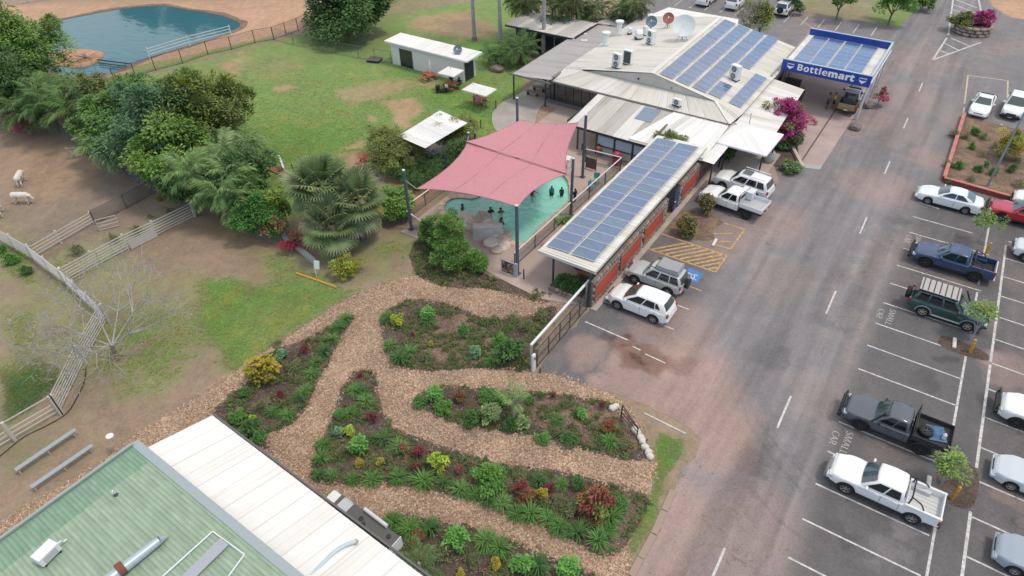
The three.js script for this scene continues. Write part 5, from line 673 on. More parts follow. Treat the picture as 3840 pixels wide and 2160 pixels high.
function bed(t, s, o) {
  const x1 = s.bodyEnd, x0 = -s.L / 2, wy = s.W / 2 - 0.02, top = s.bedTop, P = o.bedPaint || o.paint, wx = s.wheels[0];
  if (o.tray) { // flat tray with drop sides
    const tm = o.tray; part('tray_deck', bx(x1 - x0 - 0.08, 0.08, s.W + 0.02, (x0 + x1) / 2 - 0.02, s.deckY, 0), tm, t); const h = o.trayH ?? 0.28; for (const sd of [1, -1]) part('tray_side', bx(x1 - x0 - 0.1, h, 0.04, (x0 + x1) / 2 - 0.02, s.deckY + h / 2 + 0.03, sd * (s.W / 2)), o.traySide || tm, t); part('tray_gate', bx(0.04, h, s.W, x0 + 0.02, s.deckY + h / 2 + 0.03, 0), o.traySide || tm, t);
    part('headboard', merge([bx(0.05, 0.06, s.W, x1 - 0.08, s.deckY + 0.95, 0), bx(0.05, 0.95, 0.06, x1 - 0.08, s.deckY + 0.47, s.W / 2 - 0.05), bx(0.05, 0.95, 0.06, x1 - 0.08, s.deckY + 0.47, -s.W / 2 + 0.05), bx(0.03, 0.5, s.W - 0.2, x1 - 0.08, s.deckY + 0.25, 0)]), o.headboard || blackPlastic, t);
    part('chassis', merge([bx(x1 - x0 - 0.2, 0.16, 0.1, (x0 + x1) / 2, 0.55, 0.4), bx(x1 - x0 - 0.2, 0.16, 0.1, (x0 + x1) / 2, 0.55, -0.4)]), blackPlastic, t); for (const sd of [1, -1]) part('mudguard', new THREE.CylinderGeometry(s.wr + 0.08, s.wr + 0.08, 0.3, 12, 1, true, -Math.PI / 2.6, Math.PI / 1.3).rotateX(-Math.PI / 2).rotateY(0).translate(wx, s.wr + 0.05, sd * (s.W / 2 - 0.17)), blackPlastic, t);
    for (const sd of [1, -1]) part('tail_light', bx(0.05, 0.1, 0.3, x0 + 0.0, s.deckY - 0.1, sd * (s.W / 2 - 0.2)), lampRed, t); return;
  }
  const sh = new THREE.Shape(); sh.moveTo(x0, s.sill + 0.16); sh.lineTo(wx - s.arch, s.sill + 0.1); sh.absarc(wx, s.wy, s.arch, Math.PI, 0, true); sh.lineTo(x1, s.sill); sh.lineTo(x1, top); sh.lineTo(x0, top); const sg = new THREE.ExtrudeGeometry(sh, { depth: 0.09, bevelEnabled: true, bevelSize: 0.015, bevelThickness: 0.02, bevelSegments: 2, curveSegments: 14 });
  for (const sd of [1, -1]) part('bed_side', sg, P, t, [0, 0, sd > 0 ? wy - 0.11 : -wy + 0.02]);
  part('tailgate', rbx(0.08, top - 0.5, s.W * 0.88, 0.03, x0 + 0.04, (top + 0.5) / 2, 0), o.gatePaint || P, t); const dk = part('bed_floor', bx(x1 - x0 - 0.1, 0.05, s.W - 0.3, (x0 + x1) / 2, s.deckY, 0), o.liner || beddark, t); part('bed_ribs', merge([...Array(6).keys()].map((k) => bx(x1 - x0 - 0.2, 0.03, 0.05, (x0 + x1) / 2, s.deckY + 0.035, -0.6 + k * 0.24))), o.liner || beddark, dk);
  part('front_bed_wall', bx(0.06, top - s.deckY, s.W - 0.2, x1 - 0.03, (top + s.deckY) / 2, 0), P, t); part('inner_arch', merge([1, -1].map((sd) => bx(0.9, 0.3, 0.25, wx, s.deckY + 0.12, sd * (wy - 0.25)))), o.liner || P, t);
  part('rear_bumper', rbx(0.2, 0.18, s.W * 0.9, 0.05, x0 - 0.04, 0.5, 0), o.rbumper || blackPlastic, t); for (const sd of [1, -1]) part('tail_light', rbx(0.1, 0.36, 0.16, 0.03, x0 + 0.03, top - 0.3, sd * (wy - 0.06)), lampRed, t); part('rear_plate', bx(0.03, 0.12, 0.37, x0 - 0.1, 0.62, 0), plateMat, t);
  if (o.sportsBar) { const y = top + 0.42; part('sports_bar', merge([tube([[x1 - 0.12, top - 0.05, wy - 0.14], [x1 - 0.15, y, wy - 0.24], [x1 - 0.15, y, 0], [x1 - 0.15, y, -wy + 0.24], [x1 - 0.12, top - 0.05, -wy + 0.14]], 0.04, 8, 40), tube([[x1 - 0.16, y, wy - 0.24], [x1 - 0.6, y - 0.15, wy - 0.2], [x1 - 0.85, top - 0.03, wy - 0.1]], 0.035, 6, 16), tube([[x1 - 0.16, y, -wy + 0.24], [x1 - 0.6, y - 0.15, -wy + 0.2], [x1 - 0.85, top - 0.03, -wy + 0.1]], 0.035, 6, 16)]), blackPlastic, t); }
}
const S = {
  sedan: () => ({ L: 4.8, W: 1.82, sill: 0.24, wheels: [-1.36, 1.4], arch: 0.37, wy: 0.33, wr: 0.32, tw: 0.21, top: [[-2.4, 0.86], [-2.25, 0.97], [-1.7, 1.02], [0.7, 0.98], [1.6, 0.9], [2.15, 0.78], [2.38, 0.62], [2.4, 0.5]], noseTaper: 0.26, tailTaper: 0.16, lampY: 0.68, tailY: 0.84, grilleY: 0.56, grilleH: 0.12, cabin: { xf0: 1.02, xf1: 0.18, xr0: -1.85, xr1: -1.05, wb: 0.8, wr: 0.61, yb: 0.95, yr: 1.46 }, rearV: 0.14, rearCut: 0.1, windows: [[0.1, 0.5], [0.53, 0.97]] }),
  suv: () => ({ L: 4.6, W: 1.84, sill: 0.3, wheels: [-1.32, 1.32], arch: 0.43, wy: 0.37, wr: 0.375, tw: 0.24, top: [[-2.3, 0.8], [-2.22, 1.04], [-2.0, 1.12], [0.7, 1.1], [1.4, 1.05], [1.95, 0.95], [2.2, 0.78], [2.3, 0.5]], noseTaper: 0.32, tailTaper: 0.2, lampY: 0.78, tailY: 1.0, cabin: { xf0: 1.16, xf1: 0.2, xr0: -2.22, xr1: -1.82, wb: 0.84, wr: 0.65, yb: 1.07, yr: 1.77 }, rearV: 0.25, rearCut: 0.06, windows: [[0.09, 0.24, 0.3, 0.8], [0.25, 0.57, 0.2, 0.84], [0.59, 0.97, 0.16, 0.84]] }),
  wagon: () => ({ L: 4.75, W: 1.86, sill: 0.42, wheels: [-1.33, 1.36], arch: 0.46, wy: 0.4, wr: 0.4, tw: 0.26, top: [[-2.37, 1.0], [-2.32, 1.12], [0.85, 1.14], [1.6, 1.08], [2.1, 0.98], [2.3, 0.82], [2.37, 0.55]], noseTaper: 0.2, tailTaper: 0.08, lampY: 0.9, lampH: 0.2, tailY: 1.05, grilleY: 0.88, cabin: { xf0: 0.98, xf1: 0.42, xr0: -2.3, xr1: -2.02, wb: 0.84, wr: 0.67, yb: 1.1, yr: 1.84 }, rearV: 0.16, windows: [[0.02, 0.28], [0.3, 0.6], [0.63, 0.97]] }),
  bigsuv: () => ({ L: 4.9, W: 1.9, sill: 0.34, wheels: [-1.4, 1.42], arch: 0.44, wy: 0.39, wr: 0.39, tw: 0.26, top: [[-2.45, 0.95], [-2.4, 1.1], [0.85, 1.12], [1.6, 1.08], [2.2, 0.96], [2.42, 0.75], [2.45, 0.6]], noseTaper: 0.2, tailTaper: 0.1, lampY: 0.86, tailY: 1.0, cabin: { xf0: 1.06, xf1: 0.36, xr0: -2.38, xr1: -2.08, wb: 0.86, wr: 0.69, yb: 1.08, yr: 1.8 }, windows: [[0.03, 0.26], [0.28, 0.58], [0.61, 0.97]] }),
  ute: () => ({ L: 5.3, W: 1.86, sill: 0.44, wheels: [-1.55, 1.62], arch: 0.46, wy: 0.4, wr: 0.4, tw: 0.26, bodyEnd: -1.0, bed: true, bedTop: 1.2, deckY: 0.78, top: [[-1.0, 1.12], [0.95, 1.12], [1.7, 1.09], [2.4, 0.99], [2.6, 0.84], [2.65, 0.6]], noseTaper: 0.17, lampY: 0.88, lampH: 0.22, grilleY: 0.82, grilleH: 0.26, cabin: { xf0: 1.22, xf1: 0.52, xr0: -0.98, xr1: -0.86, wb: 0.84, wr: 0.68, yb: 1.09, yr: 1.76 }, windows: [[0.04, 0.45], [0.49, 0.97]] }),
  trayute: () => ({ L: 5.4, W: 1.86, sill: 0.46, wheels: [-1.5, 1.6], arch: 0.47, wy: 0.42, wr: 0.42, tw: 0.27, bodyEnd: -0.75, bed: true, bedTop: 1.2, deckY: 0.98, top: [[-0.75, 1.14], [0.95, 1.14], [1.7, 1.11], [2.45, 1.01], [2.65, 0.86], [2.7, 0.6]], noseTaper: 0.17, lampY: 0.9, lampH: 0.22, grilleY: 0.84, grilleH: 0.28, cabin: { xf0: 1.22, xf1: 0.54, xr0: -0.73, xr1: -0.62, wb: 0.84, wr: 0.68, yb: 1.11, yr: 1.8 }, windows: [[0.04, 0.45], [0.49, 0.97]] }),
};
const white = () => paint(0.78, 0.79, 0.79), silver = () => paint(0.5, 0.53, 0.55, 0.3);
function bullbar(t, s, m) { const x = s.L / 2 + 0.12, w = s.W * 0.42; part('bull_bar', merge([rbx(0.22, 0.26, s.W * 0.96, 0.06, x - 0.02, 0.58, 0), tube([[x, 0.62, w], [x + 0.02, 1.05, w * 0.8], [x + 0.02, 1.05, -w * 0.8], [x, 0.62, -w]], 0.04, 8, 30), tube([[x - 0.08, 0.66, w + 0.2], [x - 0.02, 0.98, w + 0.08], [x, 0.95, w * 0.7]], 0.035, 6, 12), tube([[x - 0.08, 0.66, -w - 0.2], [x - 0.02, 0.98, -w - 0.08], [x, 0.95, -w * 0.7]], 0.035, 6, 12)]), m, t); }
function roofRack(t, s, m, slats) { const c = s.cabin, y = c.yr + 0.12, l = c.xf1 - c.xr1 - 0.3, cx = (c.xf1 + c.xr1) / 2; const l1 = []; for (const sd of [1, -1]) l1.push(bx(l, 0.05, 0.05, cx, y, sd * c.wr * 0.92)); part('roof_rack', merge(l1), m, t); for (let k = 0; k < slats; k++) part('rack_bar', bx(0.05, 0.04, c.wr * 1.84, cx - l / 2 + (k + 0.5) * l / slats, y + 0.01, 0), m, t); }
// bays nearest the aisle, front to back
{ const s = S.ute(), t = vehicle({ name: 'pickup_truck', label: 'white dual-cab pickup with black sports bar, parked nearest the camera', category: 'pickup', at: [4.42, -27.2], s, paint: white(), liner: std(0.55, 0.56, 0.56, 0.6), sportsBar: true, grille: std(0.3, 0.3, 0.31, 0.3, { metalness: 0.5 }), group: 'vehicles in the car park' }); bullbar(t, s, blackPlastic); t.getObjectByName('bull_bar').scale.set(0.98, 0.72, 0.75); t.getObjectByName('bull_bar').material = std(0.2, 0.2, 0.21, 0.5); }
{ const s = S.trayute(), t = vehicle({ name: 'pickup_truck', label: 'dark grey dual-cab pickup with black flat tray carrying a spare wheel', category: 'pickup', at: [4.1, -31.9], s, paint: paint(0.075, 0.09, 0.115), rim: rimDark, tray: beddark, trayH: 0.3, flares: blackPlastic, mirror: blackPlastic, group: 'vehicles in the car park' }); bullbar(t, s, blackPlastic); part('snorkel', merge([bar([1.2, 1.1, -0.95], [0.75, 1.85, -0.82], 0.05), rbx(0.12, 0.2, 0.14, 0.03, 0.75, 1.9, -0.82)]), blackPlastic, t); }
{ const s = S.ute(); s.wr = 0.42; s.wy = 0.42; s.arch = 0.5; const t = vehicle({ name: 'pickup_truck', label: 'navy blue lifted dual-cab pickup with its tray open', category: 'pickup', at: [4.7, -49.95], s, paint: paint(0.022, 0.05, 0.125), rim: rimDark, flares: blackPlastic, sportsBar: true, gatePaint: std(0.6, 0.62, 0.62, 0.4), rbumper: std(0.55, 0.56, 0.57, 0.3, { metalness: 0.6 }), step: blackPlastic, group: 'vehicles in the car park' }); bullbar(t, s, blackPlastic); }
{ const s = S.wagon(), t = vehicle({ name: 'four_wheel_drive', label: 'dark green four-wheel drive with roof platform parked nose-in under a sapling', category: 'car', at: [5.15, -44.1], turn: 0, s, paint: paint(0.012, 0.06, 0.048), roofPaint: paint(0.03, 0.075, 0.065), flares: std(0.2, 0.23, 0.25, 0.6), step: std(0.55, 0.56, 0.56, 0.5), rim: std(0.42, 0.36, 0.26, 0.5), group: 'vehicles in the car park' }); wheel(t, -2.52, 0.1, 0.4, 0.26, rimDark, 'spare_wheel').rotation.y = Math.PI / 2; t.getObjectByName('spare_wheel').position.y = 1.05; const m = std(0.42, 0.4, 0.38, 0.8); part('roof_platform', rbx(2.35, 0.06, 1.42, 0.02, -0.88, 1.97, 0), m, t); for (let k = 0; k < 7; k++) part('platform_slat', bx(0.05, 0.03, 1.38, -1.9 + k * 0.34, 2.02, 0), darkTrim, t); for (const [x, z] of [[-1.98, 0.66], [-1.98, -0.66], [0.2, 0.66], [0.2, -0.66]]) part('platform_leg', bx(0.06, 0.18, 0.06, x, 1.9, z), blackPlastic, t); part('snorkel', bar([1.05, 1.1, -0.95], [0.62, 1.9, -0.8], 0.05), blackPlastic, t); }
vehicle({ name: 'sedan', label: 'white four-door sedan parked beside the red-walled planter', category: 'car', at: [3.3, -59.05], s: S.sedan(), paint: paint(0.74, 0.79, 0.78), handles: white(), group: 'vehicles in the car park' });
// second row, noses at the median
{ const s = S.bigsuv(), t = vehicle({ name: 'four_wheel_drive', label: 'white four-wheel drive with black bull bar at the right edge', category: 'car', at: [11.25, -36.85], s, paint: white(), rim: rimDark, group: 'vehicles in the car park' }); bullbar(t, s, blackPlastic); }
vehicle({ name: 'sedan', label: 'silver sedan at the right edge across from the white pickup', category: 'car', at: [11.35, -32.0], s: S.sedan(), paint: paint(0.55, 0.6, 0.65, 0.3), group: 'vehicles in the car park' });
vehicle({ name: 'sedan', label: 'blue-grey sedan in the bottom right corner', category: 'car', at: [11.9, -26.9], s: S.sedan(), paint: paint(0.3, 0.36, 0.42, 0.3), group: 'vehicles in the car park' });
{ const s = S.bigsuv(); vehicle({ name: 'four_wheel_drive', label: 'pale silver four-wheel drive with dark lower body at the right edge', category: 'car', at: [10.6, -54.5], s, paint: paint(0.62, 0.68, 0.7), bumper: std(0.1, 0.12, 0.15, 0.5), flares: std(0.06, 0.07, 0.09, 0.6), group: 'vehicles in the car park' }); }
{ const s = S.ute(), t = vehicle({ name: 'pickup_truck', label: 'bright red pickup at the right edge behind a sapling', category: 'pickup', at: [8.75, -59.35], s, paint: paint(0.42, 0.012, 0.03), rim: rimDark, group: 'vehicles in the car park' }); bullbar(t, s, blackPlastic); }
{ const s = S.bigsuv(); vehicle({ name: 'four_wheel_drive', label: 'white car with black rear mostly hidden behind the red pickup', category: 'car', at: [10.0, -62.0], turn: Math.PI, s, paint: white(), bumper: blackPlastic, group: 'vehicles in the car park' }); }
// bays along the shed, noses to the wall
vehicle({ name: 'suv', label: 'white compact SUV parked nearest the gate by the red wall', category: 'car', at: [-12.35, -33.75], s: S.suv(), paint: white(), step: blackPlastic, group: 'vehicles along the shed' });
{ const s = S.wagon(); s.L = 4.5; s.top = s.top.map(([x, y]) => [x * 0.95, y]); const t = vehicle({ name: 'four_wheel_drive', label: 'silver four-wheel drive with grey roof bag beside the blue badge', category: 'car', at: [-12.6, -36.85], s, paint: paint(0.46, 0.5, 0.49), step: blackPlastic, bumper: paint(0.62, 0.64, 0.62), group: 'vehicles along the shed' }); const b = new THREE.BoxGeometry(1.75, 0.36, 1.3, 8, 3, 6), p = b.attributes.position; for (let i = 0; i < p.count; i++) { const x = p.getX(i), y = p.getY(i), z = p.getZ(i); if (y > 0) p.setXYZ(i, x * 0.93, y + (fbm(x * 3 + 4, z * 3, 3) - 0.5) * 0.14 - Math.abs(z) * 0.06, z * 0.93); } b.computeVertexNormals(); part('roof_bag', b.translate(-0.95, 2.1, 0), std(0.3, 0.31, 0.32, 0.85), t); t.scale.setScalar(0.94); roofRack(t, s, blackPlastic, 4); wheel(t, -2.36, 0.1, 0.38, 0.24, rimDark, 'spare_wheel').rotation.y = Math.PI / 2; t.getObjectByName('spare_wheel').position.y = 1.0; part('spare_cover', cyl(0.41, 0.41, 0.06, 20), blackPlastic, t, [-2.47, 1.0, 0.1], [0, 0, Math.PI / 2]); }
{ const s = S.trayute(); vehicle({ name: 'pickup_truck', label: 'white pickup with aluminium tray parked below the white SUV', category: 'pickup', at: [-11.35, -49.15], turn: Math.PI - 0.1, s, paint: white(), rim: rimDark, tray: alloyDeck, trayH: 0.3, traySide: std(0.72, 0.73, 0.74, 0.45), headboard: alloyDeck, group: 'vehicles along the shed' }); }
{ const s = S.bigsuv(), t = vehicle({ name: 'suv', label: 'white large SUV with dark sunroof nosed up to the shelter', category: 'car', at: [-11.6, -52.2], turn: Math.PI - 0.08, s, paint: white(), group: 'vehicles along the shed' }); part('sunroof', bx(0.75, 0.02, 0.8, -0.25, 1.835, 0), carGlass, t); roofRack(t, s, white(), 0); }
// by the planter
vehicle({ name: 'sedan', label: 'white sedan facing the planter, left of the pair', category: 'car', at: [3.6, -79.6], turn: -Math.PI / 2 - 0.06, s: S.sedan(), paint: white(), group: 'pair of white cars behind the planter' });
vehicle({ name: 'suv', label: 'white compact SUV facing the planter, right of the pair', category: 'car', at: [6.3, -80.7], turn: -Math.PI / 2 - 0.06, s: S.suv(), paint: white(), bumper: blackPlastic, group: 'pair of white cars behind the planter' });
// under the canopy, tail towards the road
{ const s = S.ute(); vehicle({ name: 'pickup_truck', label: 'pickup with muddy tailgate and open tray stopped under the blue canopy', category: 'pickup', at: [-7.75, -73.9], y: 0.04, turn: Math.PI / 2 + 0.03, s, paint: paint(0.5, 0.51, 0.5), bedPaint: paint(0.07, 0.07, 0.06), gatePaint: std(0.3, 0.24, 0.11, 0.7), liner: beddark, flares: blackPlastic, rim: rimDark, mirror: blackPlastic, group: 'vehicles at the bottle shop' }); }
// beyond the pub
vehicle({ name: 'suv', label: 'white car at the top edge, left of the three behind the pub', category: 'car', at: [-32.2, -97.2], turn: Math.PI / 2, s: S.suv(), paint: white(), group: 'white cars behind the pub' });
vehicle({ name: 'suv', label: 'white car at the top edge, middle of the three behind the pub', category: 'car', at: [-28.2, -97.7], turn: Math.PI / 2, s: S.suv(), paint: white(), group: 'white cars behind the pub' });
{ const s = S.wagon(), t = vehicle({ name: 'four_wheel_drive', label: 'white four-wheel drive with rear spare wheel behind the pub', category: 'car', at: [-21.8, -98.6], turn: Math.PI / 2, s, paint: white(), group: 'white cars behind the pub' }); wheel(t, -2.5, 0, 0.4, 0.26, rimDark, 'spare_wheel').rotation.y = Math.PI / 2; t.getObjectByName('spare_wheel').position.y = 1.05; roofRack(t, s, blackPlastic, 5); }
// loose loads in the trays
{ const t = thing('spare_wheel', 'spare wheel lying in the black tray of the grey pickup', 'wheel', [5.55, 1.12, -31.75], 0); const a = wheel(t, 0, 0, 0.38, 0.24, rimDark, 'tyre'); a.rotation.set(-Math.PI / 2, 0, 0); a.position.set(0, 0.06, 0); }
{ const t = thing('tarpaulin', 'crumpled blue tarp heaped in the black tray', 'tarp', [6.05, 1.08, -32.0], 0.3); const g = new THREE.PlaneGeometry(0.9, 1.1, 14, 14); g.rotateX(-Math.PI / 2); const p = g.attributes.position; for (let i = 0; i < p.count; i++) p.setY(i, 0.02 + fbm(p.getX(i) * 5 + 3, p.getZ(i) * 5, 3) * 0.4 * sst(0.6, 0.2, Math.hypot(p.getX(i), p.getZ(i)))); g.computeVertexNormals(); part('sheet', g, std(0.07, 0.16, 0.28, 0.6), t); part('bottle', merge([cyl(0.1, 0.1, 0.3, 10, 0.25, 0.1, 0.35), cyl(0.1, 0.04, 0.1, 10, 0.25, 0.4, 0.35)]), unitWhite, t); }
{ const t = thing('tool_box', 'pale grey canvas-sided box on the aluminium tray', 'box', [-10.5, 1.05, -49.5], -0.1); part('box', rbx(1.0, 0.62, 0.8, 0.04, 0, 0.33, -0.3), std(0.6, 0.62, 0.65, 0.6), t); part('lid', rbx(1.04, 0.08, 0.84, 0.02, 0, 0.66, -0.3), std(0.66, 0.68, 0.7, 0.5), t); }
{ const t = thing('tool_box', 'dark crate of gear in the muddy pickup tray', 'box', [-7.75, 0.86, -72.6], 0); part('crate', rbx(1.1, 0.5, 0.9, 0.05, 0, 0.26, 0), std(0.08, 0.085, 0.09, 0.8), t); part('bag', rbx(0.7, 0.3, 0.5, 0.12, 0.1, 0.62, 0.1, 3), std(0.14, 0.15, 0.15, 0.9), t); }

// ---------- vegetation ----------
const xz = (_, i) => i !== 1;
const leafMat = new THREE.MeshPhysicalMaterial({ vertexColors: true, color: new THREE.Color().setRGB(1.5, 1.52, 1.35), roughness: 0.75, transmission: 0.18, thickness: 0 });
const barkMat = new THREE.MeshStandardMaterial({ map: grainTex(1.5, 256, [0.22, 0.17, 0.13], 0.5, 12, 0.2), roughness: 0.95 });
const paleBark = new THREE.MeshStandardMaterial({ map: grainTex(1.5, 256, [0.37, 0.355, 0.33], 0.35, 10, 0.2), roughness: 0.9 });
const palmBark = new THREE.MeshStandardMaterial({ map: grainTex(1.2, 256, [0.34, 0.33, 0.33], 0.3, 10, 0.12), roughness: 0.9 });
class Leaves {
  constructor() { this.p = []; this.c = []; }
  tri(a, b, c, col) { this.p.push(a[0], a[1], a[2], b[0], b[1], b[2], c[0], c[1], c[2]); const f = col[0] > col[1] * 0.9 ? 0.6 : 1; for (let i = 0; i < 3; i++) this.c.push(col[0] * f, col[1] * f, col[2] * f); }
  // a pointed leaf from base o along d (length l), width w, bending down by sag
  leaf(o, d, l, w, col, sag = 0.2) { let sx = d[2], sz = -d[0], n = Math.hypot(sx, sz); if (n < 0.05) { const a = rnd() * 6.283; sx = Math.cos(a); sz = Math.sin(a); n = 1; } sx *= w / 2 / n; sz *= w / 2 / n; const t = (rnd() - 0.5) * w * 0.7, m = [o[0] + d[0] * l * 0.5, o[1] + d[1] * l * 0.5, o[2] + d[2] * l * 0.5], e = [o[0] + d[0] * l, o[1] + d[1] * l - sag * l, o[2] + d[2] * l], L = [m[0] + sx, m[1] + t, m[2] + sz], R = [m[0] - sx, m[1] - t, m[2] - sz]; this.tri(o, R, L, col); this.tri(L, R, e, col); }
  // strap leaf in three segments arching over
  strap(o, az, el, l, w, col, droop) { let p = o.slice(), e = el, W = w; const sx = -Math.sin(az) * 0.5, sz = Math.cos(az) * 0.5; for (let k = 0; k < 3; k++) { const s = l / 3, q = [p[0] + Math.cos(az) * Math.cos(e) * s, p[1] + Math.sin(e) * s, p[2] + Math.sin(az) * Math.cos(e) * s], w2 = k === 2 ? 0 : w * (1 - k * 0.2); const A = [p[0] + sx * W, p[1], p[2] + sz * W], B = [p[0] - sx * W, p[1], p[2] - sz * W]; if (k < 2) { const C = [q[0] + sx * w2, q[1], q[2] + sz * w2], D = [q[0] - sx * w2, q[1], q[2] - sz * w2]; this.tri(A, B, D, col); this.tri(A, D, C, col); } else this.tri(A, B, q, col); p = q; e -= droop; W = w2; } return p; }
  geo() { const g = new THREE.BufferGeometry(); g.setAttribute('position', new THREE.Float32BufferAttribute(this.p, 3)); g.setAttribute('color', new THREE.Float32BufferAttribute(this.c, 3)); g.computeVertexNormals(); return g; }
}
const tint = (c, a = 0.3) => { const k = 1 + (rnd() - 0.5) * 2 * a, y = (rnd() - 0.5) * a * 0.6; return [Math.max(0.005, c[0] * k * (1 + y)), c[1] * k, Math.max(0.004, c[2] * k * (1 - y))]; };
const dirRand = (up = 0) => { const a = rnd() * 6.2832, z = rnd() * 2 - 1 + up, r = Math.sqrt(Math.max(0.05, 1 - Math.min(1, z * z))); const n = Math.hypot(r, z); return [Math.cos(a) * r / n, z / n, Math.sin(a) * r / n]; };
// leafy mass: clumps in an ellipsoid (rx, ry, rz) centred at height cy; leaves sit in the outer part of each clump
function leafMass(rx, ry, rz, cy, clumps, per, cr, ll, lw, cols, o = {}) {
  const L = new Leaves();
  for (let k = 0; k < clumps; k++) {
    const d = dirRand(o.up ?? 0.25), q = Math.pow(rnd(), 0.45), f = 0.72 + 0.45 * rnd(), cx = d[0] * rx * q * f, cyy = cy + d[1] * ry * q * f, cz = d[2] * rz * q * f, r = cr * rr(0.65, 1.35), base = tint(pick(cols), 0.22);
    for (let i = 0; i < per; i++) { const e = dirRand(0.15), s = Math.pow(rnd(), 0.4) * r, p = [cx + e[0] * s, Math.max(o.floor ?? 0.05, cyy + e[1] * s * 0.8), cz + e[2] * s]; const od = [e[0] * 0.8 + d[0] * 0.4 + (rnd() - 0.5) * 0.8, e[1] * 0.5 + (o.lift ?? 0.15) + (rnd() - 0.5) * 0.6, e[2] * 0.8 + d[2] * 0.4 + (rnd() - 0.5) * 0.8], n = Math.hypot(...od); L.leaf(p, [od[0] / n, od[1] / n, od[2] / n], ll * rr(0.6, 1.3), lw * rr(0.7, 1.25), tint(base, 0.22), o.sag ?? 0.25); }
  }
  return L;
}
function limbs(h, r, n, tr, mat, parent, name = 'trunk') {
  const g = [tube([[0, -0.05, 0], [rr(-0.1, 0.1) * h * 0.3, h * 0.3, rr(-0.1, 0.1) * h * 0.3], [rr(-0.05, 0.05) * h, h * 0.62, rr(-0.05, 0.05) * h]], tr, 8, 8)];
  for (let k = 0; k < n; k++) { const a = k / n * 6.283 + rnd(), l = r * rr(0.55, 0.9), y0 = h * rr(0.3, 0.6); g.push(bar([0, y0, 0], [Math.cos(a) * l * 0.5, y0 + (h - y0) * 0.6, Math.sin(a) * l * 0.5], tr * 0.6, 6, tr * 0.4), bar([Math.cos(a) * l * 0.5, y0 + (h - y0) * 0.6, Math.sin(a) * l * 0.5], [Math.cos(a) * l, h * rr(0.95, 1.15), Math.sin(a) * l], tr * 0.4, 5, tr * 0.12)); }
  return part(name, merge(g), mat, parent);
}
function tree(label, pos, hc, rx, ry, cols, o = {}) {
  if (o.group === 'tree belt along the paddock fence') { rx *= 1.06; ry *= 1.08; } const t = thing(o.name || 'tree', label, 'tree', [pos[0], 0, pos[1]], rnd() * 6, o.group); limbs(hc, rx, o.limbs ?? 6, o.tr ?? rx * 0.05, o.bark || barkMat, t);
  part('crown', leafMass(rx, ry, rx, hc, o.clumps ?? 46, o.per ?? 260, o.cr ?? rx * 0.27, o.ll ?? 0.34, o.lw ?? 0.16, cols, o).geo(), leafMat, t); return t;
}
// feather frond: arching rachis with drooping leaflets, grows along +x
function frondGeo(len, lift, droop, leaflet, n, col, wl = 0.05, rag = 0.15) {
  const L = new Leaves(); let p = [0, 0, 0], e = lift; const seg = n, s = len / seg;
  for (let k = 0; k < seg; k++) { const q = [p[0] + Math.cos(e) * s, p[1] + Math.sin(e) * s, p[2] + (rnd() - 0.5) * 0.01]; const u = k / seg, ll = leaflet * (0.45 + 1.1 * Math.sin(Math.PI * Math.min(1, u * 0.9 + 0.12))) * rr(0.85, 1.1); L.tri([p[0], p[1], p[2] + 0.022], [p[0], p[1], p[2] - 0.022], q, tint([0.2, 0.22, 0.08], 0.15)); if (u > 0.12) for (const sd of [1, -1]) { const c = tint(col, 0.22), fw = 0.45 + 0.5 * u, d = [fw, -0.15 - 0.35 * rnd(), sd], m = Math.hypot(...d); L.leaf(p, [d[0] / m, d[1] / m, d[2] / m], ll, wl * rr(0.8, 1.2), c, 0.25 + rag * rnd()); } p = q; e -= droop / seg * (0.5 + u); }
  return L.geo();
}
// fan leaf: petiole along +x then a pleated fan of blades
function fanGeo(pet, r, n, col, droop) {
  const L = new Leaves(), e = 0.1, b = [pet, 0.02, 0]; L.tri([0, 0.03, 0.03], [0, 0.03, -0.03], b, [0.14, 0.17, 0.05]); L.tri([0, -0.02, 0], [0, 0.03, 0.03], b, [0.14, 0.17, 0.05]);
  for (let k = 0; k < n; k++) { const a = (k / (n - 1) - 0.5) * 4.3, l = r * (1 - 0.18 * Math.abs(k / (n - 1) - 0.5)) * rr(0.92, 1.05), c = tint(col, 0.16), w = r * 0.06; let p = b.slice(), el = 0.16 * Math.cos(a), W = 0.01; for (let s = 0; s < 3; s++) { const st = l * [0.45, 0.33, 0.22][s], q = [p[0] + Math.cos(a) * Math.cos(el) * st, p[1] + Math.sin(el) * st, p[2] + Math.sin(a) * Math.cos(el) * st], w2 = [w, w * 0.55, 0][s], nx = -Math.sin(a), nz = Math.cos(a), pl = (k % 2 ? 1 : -1) * 0.01; const A = [p[0] + nx * W, p[1] + pl, p[2] + nz * W], B = [p[0] - nx * W, p[1] - pl, p[2] - nz * W], C = [q[0] + nx * w2, q[1] + pl, q[2] + nz * w2], D = [q[0] - nx * w2, q[1] - pl, q[2] - nz * w2]; L.tri(A, B, D, c); L.tri(A, D, C, c); p = q; el -= droop * (s + 0.4); W = w2; } }
  return L.geo();
}
function crownOf(parent, name, geos, n, y, elLo, elHi, scale = [0.85, 1.1], off = 0.15) { for (let k = 0; k < n; k++) { const az = k * 2.39996 + rr(-0.2, 0.2), el = lerp(elHi, elLo, Math.pow(k / n, 0.9)) + rr(-0.12, 0.12); const m = part(name, pick(geos), leafMat, parent, [Math.cos(az) * off, y - k / n * 0.4, -Math.sin(az) * off]); m.rotation.set(0, az, el, 'YXZ'); m.scale.setScalar(rr(...scale)); } }
const pg = [[0.06, 0.12, 0.03], [0.075, 0.14, 0.035], [0.05, 0.105, 0.032]];
const palmFronds = [0, 1, 2].map((k) => frondGeo(2.9, 0.25, 1.5 + 0.25 * k, 0.62, 26, pg[k], 0.075));
